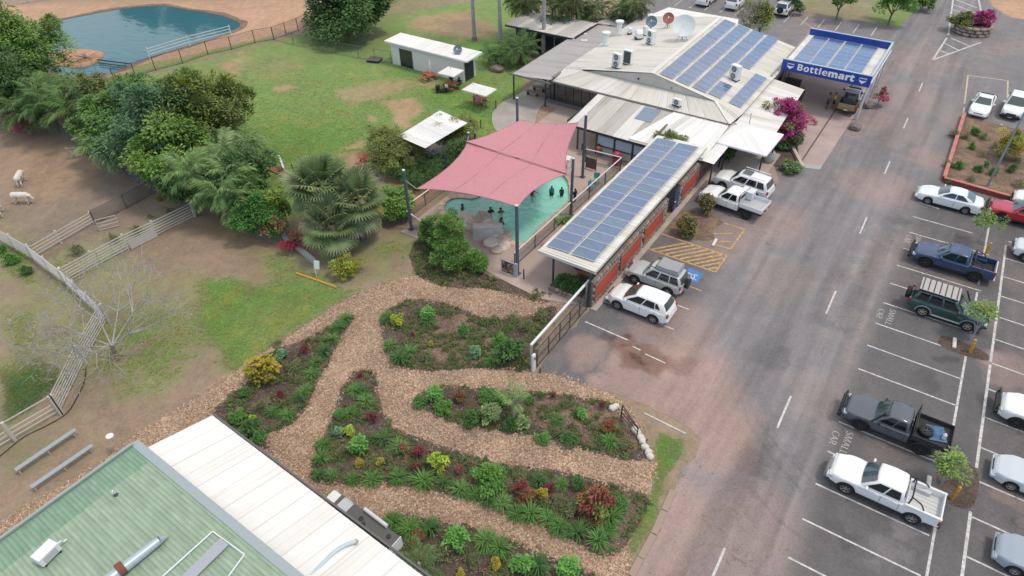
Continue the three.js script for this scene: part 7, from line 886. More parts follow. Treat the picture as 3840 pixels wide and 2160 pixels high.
plantBed('the middle teardrop bed', [[-19.6, -19, B_, 1.0], [-19.2, -19.8, H_, 0.9], [-18.2, -19.3, B_, 1.2], [-17.9, -20.5, C_, 0.55], [-16.7, -21.4, B_, 1.1], [-16.3, -19.6, B_, 1.2], [-15.6, -20.3, P_, 1.4], [-15.6, -21.6, B_, 0.9], [-14.1, -20.4, B_, 1.1], [-13.7, -20.8, P_, 1.0], [-14.2, -22.6, B_, 0.7], [-12.2, -22.3, T_, 0.7], [-11.1, -23.3, H_, 0.6], [-12.1, -20.7, B_, 0.85], [-10.8, -21.3, B_, 1.15], [-9.4, -23.4, C_, 0.6], [-10.4, -24.5, R_, 0.9], [-8.9, -22.5, T_, 0.9], [-13.3, -23.7, R_, 0.6], [-8, -22.8, S_, 1.1], [-8.7, -23.5, S_, 0.9], [-10.2, -22.9, S_, 0.7], [-12.4, -23.6, S_, 0.7]]);
plantBed('the long curved bed', [[-23.7, -17.6, T_, 0.9], [-23.2, -17.9, T_, 0.9], [-22.5, -17.3, T_, 0.9], [-24.2, -18.6, R_, 0.7], [-23, -15.7, B_, 0.8], [-22.7, -16.1, T_, 0.9], [-21.2, -16.5, R_, 1.15], [-21.7, -15.1, L_, 0.85], [-22.2, -14.7, U_, 0.8], [-19.7, -15.8, T_, 1.0], [-22.4, -13.7, T_, 0.85], [-21.7, -12.9, T_, 1], [-20.4, -14.5, H_, 1.0], [-18.6, -15.8, T_, 1.1], [-17.4, -16, R_, 1.4], [-18.2, -15.8, R_, 1.0], [-16, -16, L_, 1.3], [-19.7, -13.8, Y_, 0.7], [-18.8, -14.5, Y_, 0.6], [-16.9, -15.3, R_, 0.9], [-21.1, -12.1, T_, 0.8], [-20.5, -12.5, T_, 0.8], [-19.4, -12.9, T_, 0.95], [-18.4, -13.4, T_, 1.05], [-17.3, -14.3, T_, 1.05], [-16.1, -14.9, T_, 1.15], [-15.1, -15.4, T_, 0.9], [-14.1, -15.5, T_, 1.05], [-13.3, -15.7, T_, 0.95], [-12.5, -15.8, T_, 0.95], [-13.1, -16.8, B_, 1.8], [-11.4, -17.1, R_, 1.5], [-10.9, -17, C_, 0.7], [-10.9, -18.2, T_, 0.95], [-10.3, -17.6, Y_, 0.8], [-10.2, -18.1, R_, 0.9], [-9.8, -18.7, T_, 0.7], [-9, -19.1, B_, 0.8], [-7.6, -18.4, C_, 1.15], [-6.8, -19.3, B_, 1.0], [-6.7, -18.3, T_, 1.2], [-10.8, -15.9, T_, 0.95], [-10.2, -16.3, T_, 1.1], [-9.3, -16.5, T_, 1.0], [-8.6, -16.5, T_, 1.1], [-7.7, -16.7, T_, 1.2], [-6.6, -16.8, T_, 1.2], [-6.6, -17.5, T_, 1.1], [-6.7, -18.8, T_, 1.1], [-12.8, -16, T_, 0.9], [-11.8, -16, T_, 1.0], [-14.8, -16.4, R_, 0.8], [-18.7, -15.1, S_, 0.9], [-21.1, -13.9, S_, 0.9], [-16.7, -16.1, S_, 0.9], [-12.2, -16.9, S_, 1.0], [-9.4, -17.6, S_, 1.1], [-8.5, -17.6, S_, 1.0], [-20.6, -15.5, S_, 0.9], [-20.6, -13, S_, 0.7], [-7.5, -17.5, S_, 0.9]]);
plantBed('the bottom bed', [[-15.8, -12.1, T_, 1], [-14.9, -12.3, T_, 1.1], [-14, -12.9, T_, 1.05], [-14.3, -12.2, C_, 0.45], [-12.4, -13, H_, 1.15], [-11.3, -13.8, T_, 1.1], [-11.2, -13.8, T_, 1.0], [-10.5, -13.9, T_, 1.1], [-10.2, -13.1, Y_, 0.8], [-9, -13.7, H_, 0.95], [-8.4, -14.1, T_, 1.1], [-7.1, -14.7, H_, 1.0], [-11.2, -12.6, S_, 1.1], [-12.7, -12.1, S_, 1.2], [-11.3, -11.8, Y_, 0.6], [-9.5, -13.2, S_, 1], [-13.3, -11.2, S_, 1.0]]);
// young palm in the teardrop bed
{ const p = [-14.25, 0, -20.9], t = thing('young_palm', 'young palm with a few arching fronds in the teardrop bed', 'palm', [p[0], 0, p[2]]); part('trunk', cyl(0.08, 0.05, 2.0, 8), palmBark, t); const yf = [0, 1].map(() => frondGeo(1.2, 0.5, 1.3, 0.28, 18, [0.14, 0.2, 0.07], 0.06)); crownOf(t, 'frond', yf, 7, 2.0, 0.0, 1.0, [0.8, 1.1], 0.03); }
{ const p = [-12.6, 2, -9.74], t = thing('young_palm', 'palm frond tips rising past the white roof at the bottom edge', 'palm', [p[0], 0, p[2] - 0.8]); part('trunk', cyl(0.1, 0.07, 1.9, 8), palmBark, t); crownOf(t, 'frond', palmFronds, 10, 1.9, -0.2, 1.1, [0.4, 0.55], 0.05); }
// planter groundcover plants in the red-walled bed
plantBed('the red-walled planter', [[3.7, -73.5, B_, 1.0], [2.2, -72.1, S_, 1.3], [3.2, -72.2, S_, 1.2], [4.6, -73.1, S_, 1.3], [3.8, -70.3, B_, 0.8], [2.5, -65.7, S_, 1.2], [3.3, -65.8, B_, 0.9], [4.8, -66.3, B_, 0.9], [5.3, -67.4, U_, 0.7], [5.9, -66.2, B_, 1.0], [7.3, -67.7, B_, 1.0], [8, -65.2, S_, 1.1], [6.4, -69.8, S_, 1.0], [2.9, -62.8, B_, 0.8], [4.5, -64.1, S_, 1], [5.6, -71.4, S_, 1.1], [4.8, -69.2, S_, 0.9], [7.5, -69.6, S_, 1.0]].map((r) => [r[0], r[1], r[2], r[3]]));
// seedlings, weeds and dead stalks over the bed soil: one uncountable mass
{
  const L = new Leaves(); for (let i = 0; i < 9; i++) L.strap([rr(-0.06, 0.06), 0, rr(-0.06, 0.06)], rnd() * 6.28, rr(0.3, 1.4), rr(0.12, 0.26), 0.035, [1, 1, 1], 0.5);
  const g = L.geo(); g.deleteAttribute('color'); const N = 7000, im = new THREE.InstancedMesh(g, new THREE.MeshStandardMaterial({ roughness: 0.9 }), N), m = new THREE.Matrix4(), q = new THREE.Quaternion(), c = new THREE.Color(), up = new THREE.Vector3(0, 1, 0); let k = 0;
  for (const [B, [a, b, x1, z1]] of bedBoxes) { const n = (x1 - a) * (z1 - b) * 42; for (let i = 0; i < n && k < N; i++) { const x = rr(a, x1), z = rr(b, z1); if (!inPoly(x, z, B) || fbm(x * 1.1, z * 1.1, 3) + rr(-0.06, 0.06) < 0.535) continue; const s = rr(0.5, 1.6); m.compose(new THREE.Vector3(x, 0.02, z), q.setFromAxisAngle(up, rnd() * 6.28), new THREE.Vector3(s, s * rr(0.6, 1.3), s)); im.setMatrixAt(k, m); const d = rnd(), t = rr(0.6, 1.3); d < 0.6 ? c.setRGB(0.075 * t, 0.13 * t, 0.035 * t) : d < 0.85 ? c.setRGB(0.16 * t, 0.16 * t, 0.07 * t) : c.setRGB(0.2 * t, 0.13 * t, 0.08 * t); im.setColorAt(k++, c); } }
  im.count = k; im.name = 'bed_ground_cover'; tag(im, 'low weeds, seedlings and dead stalks covering the garden bed soil', 'ground cover', null, 'stuff'); im.castShadow = im.receiveShadow = true; scene.add(im);
}
// weeds under the bare tree and along fences
plantBed('the yard grass', [[-51.5, -16.4, S_, 1.5], [-54.9, -13, B_, 1.2], [-52.4, -12.9, B_, 1.0], [-56.6, -13.1, B_, 1.1], [-49.9, -20.5, S_, 1.4], [-50.2, -23.6, S_, 1.3], [-50.6, -18.8, S_, 1.2], [-52.7, -25, Y_, 0.8], [-53, -24.4, Y_, 0.6], [-51.3, -22.4, Y_, 0.5]]);
// grass blades over the greener ground: one uncountable mass
{
  const L = new Leaves(); for (let i = 0; i < 7; i++) L.strap([rr(-0.05, 0.05), 0, rr(-0.05, 0.05)], rnd() * 6.28, rr(0.7, 1.4), rr(0.06, 0.11), 0.012, [1, 1, 1], 0.5);
  const g = L.geo(); g.deleteAttribute('color'); const N = 110000, im = new THREE.InstancedMesh(g, new THREE.MeshStandardMaterial({ roughness: 0.9 }), N), m = new THREE.Matrix4(), q = new THREE.Quaternion(), c = new THREE.Color(), up = new THREE.Vector3(0, 1, 0), o = [0, 0, 0]; let k = 0, tries = 0;
  const avoid = [asphaltEdge, mulchEdge, ...bedEdges, pondEdge];
  while (k < N && tries++ < 900000) { const u = rnd(), z = -14 - 78 * Math.pow(u, 1.2), x = rr(-1, 1) * (14 + (-z) * 0.62); groundColourFast(x, z, o); if (o[1] <= o[0] * 1.02 || rnd() < sst(-45, -88, z)) continue; const X = x * CY + z * SY, Z = -x * SY + z * CY; if (X > -33 && X < -14 && Z < -31 && Z > -90) continue; if (avoid.some((A) => inPoly(X, Z, A))) continue; const s = rr(0.6, 1.5); m.compose(new THREE.Vector3(X, 0, Z), q.setFromAxisAngle(up, rnd() * 6.28), new THREE.Vector3(s, s, s)); im.setMatrixAt(k, m); const t = rr(0.85, 1.15); c.setRGB(o[0] * t * 1.5, o[1] * t * 1.42, o[2] * t * 1.4); im.setColorAt(k, c); k++; }
  im.count = k; im.name = 'lawn_grass'; tag(im, 'short grass blades growing over the green lawns', 'grass', null, 'stuff'); im.receiveShadow = true; scene.add(im);
}
function groundColourFast(x, z, o) { const i = Math.floor((x - GX0) / (GX1 - GX0) * GW), j = Math.floor((z - GZ0) / (GZ1 - GZ0) * GH), d = groundTex.image.data, k = (Math.min(GH - 1, Math.max(0, j)) * GW + Math.min(GW - 1, Math.max(0, i))) * 4; for (let q = 0; q < 3; q++) o[q] = Math.pow(d[k + q] / 255, 2.2); }

// ---------- shade sails and their poles ----------
{
  const poleM = std(0.085, 0.11, 0.15, 0.5), cap = std(0.6, 0.62, 0.62, 0.5);
  const poles = [['near', [-21.54, -32.45], 5.95, 0.13, 'steel sail pole nearest the pool gate'], ['left', [-31.8, -32.65], 5.4, 0.12, 'steel sail pole at the left corner of the pool deck'], ['right', [-22.03, -41.13], 5.25, 0.12, 'steel sail pole on the deck at the pool beach'], ['back', [-24.11, -46.89], 5.95, 0.13, 'tall steel sail pole in front of the bar windows'], ['far', [-30.8, -46.7], 5.9, 0.12, 'steel sail pole by the curved concrete path'], ['mid', [-31.1, -39.9], 5.5, 0.1, 'steel sail pole behind the sail beside the pavilion']];
  for (const [, p, h, r, lab] of poles) { const t = thing('sail_pole', lab, 'pole', [p[0], 0.03, p[1]], 0, 'shade sail poles'); part('shaft', cyl(r, r * 0.95, h, 14), poleM, t); part('cap', cyl(r * 1.02, r * 0.9, 0.06, 14, 0, h, 0), cap, t); part('base_plate', bx(0.45, 0.04, 0.45, 0, 0.04, 0), poleM, t); }
  const A = [-21.64, 5.65, -32.77], B = [-30.46, 4.4, -32.39], C = [-30.69, 5.1, -39.2], D = [-22.21, 4.15, -40.54], E = [-30.53, 3.9, -46.77], F = [-24.44, 5.5, -46.22];
  const sailTex = grainTex(2.5, 512, [0.57, 0.25, 0.28], 0.1, 24, 0.08), sailMat = new THREE.MeshPhysicalMaterial({ map: sailTex, roughness: 0.9, transmission: 0.12, thickness: 0 });
  const patch = (a, b, c, d, i0, i1, iu) => { const cur = (u0, v0) => [0.5 + (u0 - 0.5) * (1 - iu * 4 * v0 * (1 - v0)), v0 + 2 * u0 * (1 - u0) * (i0 * (1 - v0) * (1 - v0) - i1 * v0 * v0)]; const n = 26, pos = [], uv = [], idx = []; for (let i = 0; i <= n; i++) for (let j = 0; j <= n; j++) { const u0 = i / n, v0 = j / n, [u, v] = cur(u0, v0); const p = mix3(mix3(a, b, u), mix3(d, c, u), v), w = (Math.sin(u * 23 + v * 9) + Math.sin(v * 31 - u * 5)) * 0.008; pos.push(p[0], p[1] + w, p[2]); uv.push(u * 9, v * 9); } for (let i = 0; i < n; i++) for (let j = 0; j < n; j++) { const k = i * (n + 1) + j; idx.push(k, k + 1, k + n + 2, k, k + n + 2, k + n + 1); } const g = new THREE.BufferGeometry(); g.setAttribute('position', new THREE.Float32BufferAttribute(pos, 3)); g.setAttribute('uv', new THREE.Float32BufferAttribute(uv, 2)); g.setIndex(idx); g.computeVertexNormals(); return { g, at: (u0, v0) => { const [u, v] = cur(u0, v0); return mix3(mix3(a, b, u), mix3(d, c, u), v); } }; };
  const s1 = patch(A, B, C, D, 0.16, 0.03, 0.13), s2 = patch([D[0], D[1] + 0.12, D[2] + 0.1], [C[0] - 0.05, C[1] + 0.12, C[2] + 0.12], E, F, 0.0, 0.14, 0.1);
  const hem = (s, m, t, seams) => { const e = []; for (const [f, n] of [[(q) => s.at(q, 0), 1], [(q) => s.at(q, 1), 1], [(q) => s.at(0, q), 1], [(q) => s.at(1, q), 1]]) e.push(tube([...Array(9).keys()].map((k) => f(k / 8)), 0.025, 5, 24)); part('hem', merge(e), m, t); };
  const hemM = std(0.42, 0.17, 0.2, 0.9), ropeM = std(0.5, 0.48, 0.46, 0.6);
  const t1 = thing('shade_sail', 'larger pink shade sail stretched over the pool', 'shade sail', [0, 0, 0], 0, 'pink shade sails'); part('fabric', s1.g, sailMat, t1); hem(s1, hemM, t1); part('seam', merge([0.33, 0.66].map((q) => tube([...Array(7).keys()].map((k) => { const p = s1.at(q, k / 6); return [p[0], p[1] + 0.008, p[2]]; }), 0.012, 4, 20))), hemM, t1);
  const t2 = thing('shade_sail', 'smaller pink shade sail behind, towards the bar', 'shade sail', [0, 0, 0], 0, 'pink shade sails'); part('fabric', s2.g, sailMat, t2); hem(s2, hemM, t2); part('seam', merge([0.33, 0.66].map((q) => tube([...Array(7).keys()].map((k) => { const p = s2.at(q, k / 6); return [p[0], p[1] + 0.008, p[2]]; }), 0.012, 4, 20))), hemM, t2);
  part('tie', merge([bar(A, [-21.54, 5.85, -32.45], 0.02), bar(B, [-31.8, 4.6, -32.65], 0.02), bar(C, [-31.1, 5.3, -39.9], 0.02), bar(D, [-22.03, 4.35, -41.13], 0.02)]), ropeM, t1); part('tie', merge([bar(E, [-30.8, 4.1, -46.7], 0.02), bar(F, [-24.11, 5.7, -46.89], 0.02), bar([D[0], D[1] + 0.1, D[2]], [-22.03, 4.5, -41.13], 0.02)]), ropeM, t2);
}
// ---------- fences ----------
const whitePaint = std(0.52, 0.5, 0.45, 0.85), agedTimber = new THREE.MeshStandardMaterial({ map: grainTex(2, 256, [0.17, 0.155, 0.15], 0.4, 12, 0.2), roughness: 0.95 });
const railGeo = new THREE.BoxGeometry(1, 0.09, 0.05), postGeo = new THREE.BoxGeometry(0.14, 1, 0.14);
function railFence(label, pts, h, rails, mat, o = {}) {
  const t = thing(o.name || 'rail_fence', label, 'fence', [0, 0, 0], 0, o.group); const rw = o.rw ?? 0.068, rt = o.rt ?? 0.045;
  for (let i = 0; i < pts.length; i++) { const [x, z] = pts[i]; const w = o.pw ?? 0.14; part('post', bx(w, h + 0.08, w, x, (h + 0.08) / 2, z), o.postMat || mat, t); if (i === pts.length - 1) break; const [x2, z2] = pts[i + 1]; const L = Math.hypot(x2 - x, z2 - z), n = o.gap ? Math.max(1, Math.round(L / o.gap)) : 1; for (let k = 1; k < n; k++) { const q = k / n; part('post', bx(w, h + 0.05, w, lerp(x, x2, q), (h + 0.05) / 2, lerp(z, z2, q)), o.postMat || mat, t); } for (let r = 0; r < rails; r++) { if (o.skip && o.skip(i, r)) continue; const y = lerp(o.lo ?? 0.3, h - 0.04, rails > 1 ? r / (rails - 1) : 1), dx = x2 - x, dz = z2 - z; const nx = -dz / L * (w / 2), nz = dx / L * (w / 2); const rg = o.round ? bar([x, y, z], [x2, y, z2], o.round, 6) : sbar([x + nx, y, z + nz], [x2 + nx, y, z2 + nz], rt, rw); part('rail', rg, mat, t); } }
  return t;
}
const wireM = std(0.16, 0.165, 0.17, 0.6, { metalness: 0.3 });
// chain mesh: fine diagonal wires joined into one panel
function wirePanel(parent, a, b, h, step, r, mat, lo = 0.05) { const L = Math.hypot(b[0] - a[0], b[1] - a[1]), dx = (b[0] - a[0]) / L, dz = (b[1] - a[1]) / L, pos = []; const strip = (s0, y0, s1, y1) => { const A = [a[0] + dx * s0, y0, a[1] + dz * s0], B = [a[0] + dx * s1, y1, a[1] + dz * s1], e = Math.hypot(s1 - s0, y1 - y0), ox = (y1 - y0) / e * r, oy = (s1 - s0) / e * r; const p = [[A[0] - dx * ox, A[1] + oy, A[2] - dz * ox], [A[0] + dx * ox, A[1] - oy, A[2] + dz * ox], [B[0] + dx * ox, B[1] - oy, B[2] + dz * ox], [B[0] - dx * ox, B[1] + oy, B[2] - dz * ox]]; pos.push(...p[0], ...p[1], ...p[2], ...p[0], ...p[2], ...p[3]); }; for (let s = -h; s < L; s += step) { const s0 = Math.max(0, s), s1 = Math.min(L, s + h); if (s1 > s0) { strip(s0, lo + (s0 - s), s1, lo + (s1 - s)); strip(s0, lo + h - (s0 - s), s1, lo + h - (s1 - s)); } } const g = new THREE.BufferGeometry(); g.setAttribute('position', new THREE.Float32BufferAttribute(pos, 3)); g.computeVertexNormals(); g.setAttribute('uv', new THREE.Float32BufferAttribute(new Float32Array(pos.length / 3 * 2), 2)); return part('wire_mesh', g, mat, parent); }
function meshFence(label, pts, h, gap, o = {}) { const t = thing('mesh_fence', label, 'fence', [0, 0, 0], 0, o.group), pm = o.postMat || wireM; for (let i = 0; i < pts.length - 1; i++) { const a = pts[i], b = pts[i + 1], L = Math.hypot(b[0] - a[0], b[1] - a[1]), n = Math.max(1, Math.round(L / gap)); for (let k = i ? 1 : 0; k <= n; k++) part('post', cyl(o.pr ?? 0.035, o.pr ?? 0.035, h + 0.05, 6, lerp(a[0], b[0], k / n), 0, lerp(a[1], b[1], k / n)), pm, t); part('top_rail', bar([a[0], h, a[1]], [b[0], h, b[1]], o.rr ?? 0.025, 6), o.railMat || pm, t); part('bottom_rail', bar([a[0], 0.08, a[1]], [b[0], 0.08, b[1]], 0.02, 5), pm, t); wirePanel(t, a, b, h - 0.12, o.step ?? 0.14, o.wr ?? 0.004, o.wire || wireM); } return t; }
const yard = { group: 'white rail fences of the cattle yard', lo: 0.3 };
railFence('white rail fence along the upper side of the cattle race', [[-53.9, -14.2], [-54.1, -16.4], [-54.4, -19.4]], 1.15, 4, whitePaint, yard);
railFence('white rail fence with a sheeted gate below the cattle race', [[-48.9, -13.9], [-48.9, -16.2], [-48.8, -18.8], [-48.5, -21.1], [-48.2, -24.5]], 1.4, 6, whitePaint, { ...yard, lo: 0.2 }).userData.kind;
{ const t = thing('sheeted_gate', 'solid white sheet panel in the yard rail fence', 'gate'), [a, b] = [[-48.7, -18.9], [-48.5, -21]]; part('sheet', sbar([a[0] + 0.12, 0.42, a[1]], [b[0] + 0.12, 0.42, b[1]], 0.04, 0.62), whitePaint, t); part('frame', merge([sbar([a[0] + 0.12, 0.78, a[1]], [b[0] + 0.12, 0.78, b[1]], 0.05, 0.06), sbar([a[0] + 0.12, 0.08, a[1]], [b[0] + 0.12, 0.08, b[1]], 0.05, 0.06)]), whitePaint, t); }
railFence('weathered white rail fence seen end-on running down the yard', [[-63, -14.2], [-58.9, -14], [-53.7, -14.1], [-48.7, -13.8], [-42.5, -13.1]], 1.45, 6, std(0.55, 0.53, 0.5, 0.9), { ...yard, gap: 2.4 });
railFence('white rail fence behind the bare tree', [[-42.3, -13.1], [-39.9, -10], [-37.2, -6.9]], 1.6, 7, whitePaint, { ...yard, pw: 0.17, rw: 0.07 });
railFence('white rail fence leaving the frame at the lower left', [[-37.2, -6.8], [-37.5, -4.3], [-37.8, -1.8]], 1.6, 5, whitePaint, { ...yard, pw: 0.17, rw: 0.07, skip: (i, r) => r === 3 });
{ const t = thing('yard_gate', 'open white tube gate at the head of the cattle race', 'gate'), [a, b] = [[-53, -19], [-52.3, -20.3]]; part('frame', merge([bar([a[0], 0.05, a[1]], [a[0], 1.1, a[1]], 0.035), bar([b[0], 0.05, b[1]], [b[0], 1.1, b[1]], 0.03)]), whitePaint, t); for (let r = 0; r < 4; r++) part('rail', bar([a[0], 0.12 + r * 0.32, a[1]], [b[0], 0.12 + r * 0.32, b[1]], 0.028), whitePaint, t); }
meshFence('dark net fence running from the yard gate to the tree belt', [[-54.2, -19.4], [-54.2, -22.2], [-54.3, -25.3]], 1.3, 2.4, { wr: 0.009, step: 0.1, postMat: darkSteel, wire: std(0.12, 0.125, 0.13, 0.9) });
railFence('old grey timber fence in the shade under the tree belt', [[-80.3, -27.2], [-72.6, -26.7], [-65.4, -26], [-60.1, -25.3], [-57.2, -25.3], [-53.4, -25.1], [-48.1, -24.6]], 1.35, 5, agedTimber, { rw: 0.12, gap: 2.3 });
railFence('low grey rail fence stub joining the timber fence', [[-66.5, -24.4], [-65.5, -26.1]], 1.1, 4, std(0.42, 0.36, 0.31, 0.9), {});
meshFence('black mesh fence between the lawn and the pond', [[-79.2, -37], [-78.3, -41.6], [-77.3, -44.6], [-77, -48], [-75.8, -50.6], [-75.1, -53.7], [-73.9, -55.7], [-73.6, -59.6], [-74.5, -64], [-75.2, -69.3]], 1.6, 2.6, { postMat: darkTrim, wr: 0.006, wire: std(0.06, 0.065, 0.07, 0.7), pr: 0.05 });
meshFence('pale wire mesh fence crossing the lawn to the cabin', [[-73.7, -55.6], [-67, -56], [-60.2, -56.8], [-55.7, -57.6]], 1.5, 2.8, { wr: 0.004, step: 0.16 });
meshFence('grey mesh fence at the top edge beyond the dome tree', [[-73.5, -68.3], [-71.7, -73.7], [-68.3, -80.4]], 1.6, 2.6, { wr: 0.008 });
railFence('white three-rail fence standing at the pond edge', [[-82, -43.4], [-81.3, -48.6], [-79.8, -53.8]], 1.3, 3, std(0.6, 0.66, 0.7, 0.6), { pw: 0.1, rw: 0.07, lo: 0.55 });
railFence('pale rail fence at the top left corner beyond the pond', [[-119.4, -42.6], [-116.9, -47], [-114.7, -51.2]], 1.3, 4, std(0.5, 0.46, 0.44, 0.8), {});
railFence('grey rail gate at the top edge beside the dome tree', [[-79.8, -66.9], [-77.9, -67.3]], 1.4, 5, std(0.36, 0.36, 0.38, 0.8), { pw: 0.1 });
{ const t = thing('intake_pipes', 'dark pipes running from the pond bank to the earth spit', 'pipe'); const a = [-86.74, 0.25, -39.55], b = [-82.12, 0.3, -40.78], c = [-85.82, 0.2, -39.11], d = [-81.77, 0.25, -40.16]; part('pipe', bar(a, b, 0.07, 6), darkTrim, t); part('pipe', bar(c, d, 0.07, 6), darkTrim, t); }
{ const t = thing('branch_pile', 'heap of dead branches on the earth spit', 'branches', [-88.11, 0, -38.73]); const g = []; for (let i = 0; i < 26; i++) { const a = rnd() * 6.28, l = rr(0.5, 1.6), x = rr(-1, 1), z = rr(-0.7, 0.7); g.push(bar([x, 0.1 + rnd() * 0.3, z], [x + Math.cos(a) * l, rr(0.1, 0.9), z + Math.sin(a) * l], 0.04, 4, 0.02)); } part('sticks', merge(g), barkMat, t); }
// entry gate fence beside the shed
{
  const t = thing('entry_gate', 'sliding mesh gate with thick white top rail beside the shed', 'gate'), x = -15.42;
  part('top_rail', bx(0.14, 0.12, 7.4, -15.75, 1.95, -28.8), std(0.7, 0.72, 0.73, 0.5), t); for (const z of [-25.3, -26.7, -28.1, -29.4, -30.7, -31.7]) part('upright', bx(0.06, 1.55, 0.06, x, 0.83, z), darkSteel, t);
  for (const y of [0.1, 0.85, 1.58]) part('gate_rail', bx(0.05, 0.05, 6.5, x, y, -28.5), darkSteel, t); wirePanel(t, [x + 0.03, -25.3], [x + 0.03, -31.7], 1.45, 0.1, 0.005, wireM, 0.1);
  for (const z of [-25.15, -32.3]) part('rail_post', bx(0.12, 1.95, 0.12, -15.75, 0.97, z), std(0.35, 0.36, 0.37, 0.6), t);
  const e = part('end_post', rbx(0.16, 1.45, 0.28, 0.03, -15.45, 0.72, -24.95), std(0.74, 0.75, 0.74, 0.5), t); part('keypad', bx(0.02, 0.2, 0.12, -15.36, 1.1, -24.95), darkTrim, e);
  const b = thing('gate_stop', 'short rusty bollard at the end of the entry gate', 'bollard', [-15.0, 0, -25.0]); part('shaft', cyl(0.05, 0.05, 0.4, 8), std(0.12, 0.07, 0.05, 0.9), b); part('cap', cyl(0.055, 0.03, 0.03, 8, 0, 0.4, 0), darkTrim, b);
}
// pool fences: glass-clear panels under a white top rail
function poolFence(label, pts, h) { const t = thing('pool_fence', label, 'fence', [0, 0.06, 0], 0, 'pool fences'); for (let i = 0; i < pts.length - 1; i++) { const a = pts[i], b = pts[i + 1], L = Math.hypot(b[0] - a[0], b[1] - a[1]), n = Math.max(1, Math.round(L / 2.4)); part('top_rail', sbar([a[0], h, a[1]], [b[0], h, b[1]], 0.08, 0.05), std(0.74, 0.76, 0.76, 0.4), t); part('bottom_rail', sbar([a[0], 0.12, a[1]], [b[0], 0.12, b[1]], 0.04, 0.04), slateSteel, t); for (let k = i ? 1 : 0; k <= n; k++) part('post', bx(0.06, h, 0.06, lerp(a[0], b[0], k / n), h / 2, lerp(a[1], b[1], k / n)), slateSteel, t); const bars = []; const m = Math.round(L / 0.11); for (let k = 1; k < m; k++) bars.push(bx(0.014, h - 0.12, 0.014, lerp(a[0], b[0], k / m), h / 2 + 0.05, lerp(a[1], b[1], k / m))); part('balusters', merge(bars), slateSteel, t); } return t; }
poolFence('long pool fence with white rail between pool and shed', [[-22.15, -33.0], [-22.0, -41.3], [-21.8, -49.6]], 1.3); poolFence('short pool fence with white rail below the bar windows', [[-21.8, -49.7], [-25.2, -49.4]], 1.3); poolFence('left pool fence with white rail beside the hedge', [[-33.0, -33.4], [-33.0, -38.5], [-32.9, -43.5]], 1.25); poolFence('short pool fence at the deck corner below the left sail pole', [[-32.95, -33.2], [-30.6, -32.6]], 1.25);
{ const t = thing('pool_gate', 'brown laser-cut pool gate beside the near sail pole', 'gate', [0, 0.06, 0]); const rust = new THREE.MeshStandardMaterial({ map: tex(128, 128, (i, j, o) => { const n = fbm(i / 128 * 9, j / 128 * 9, 3) > 0.56; o[0] = n ? 0.34 : 0.085; o[1] = n ? 0.25 : 0.05; o[2] = n ? 0.2 : 0.04; }), roughness: 0.9 }); part('screen', bx(1.0, 1.05, 0.03, -22.1, 0.65, -32.0), rust, t); part('frame', merge([bx(0.06, 1.25, 0.06, -22.63, 0.62, -32), bx(0.06, 1.25, 0.06, -21.57, 0.62, -32.02), bx(1.1, 0.05, 0.06, -22.1, 1.2, -32)]), std(0.4, 0.42, 0.45, 0.5), t); part('latch_box', bx(0.2, 1.2, 0.16, -21.42, 0.6, -32.1), std(0.36, 0.4, 0.45, 0.5), t); }
{ const t = thing('pool_gate', 'dark patterned screen gate below the tall sail pole', 'gate', [0, 0.06, 0]); const rust = std(0.1, 0.085, 0.07, 0.9); part('screen', bx(0.95, 1.05, 0.03, -24.1, 0.65, -48.4), rust, t); part('frame', merge([bx(0.06, 1.25, 0.06, -24.6, 0.62, -48.4), bx(0.06, 1.25, 0.06, -23.6, 0.62, -48.4)]), darkSteel, t); }
{ const t = thing('bollard', 'thin dark bollard on the walkway beside the pool gate', 'bollard', [-20.83, 0.06, -32.2]); part('shaft', cyl(0.05, 0.05, 0.85, 8), darkTrim, t); part('cap', cyl(0.055, 0.02, 0.04, 8, 0, 0.85, 0), darkTrim, t); }
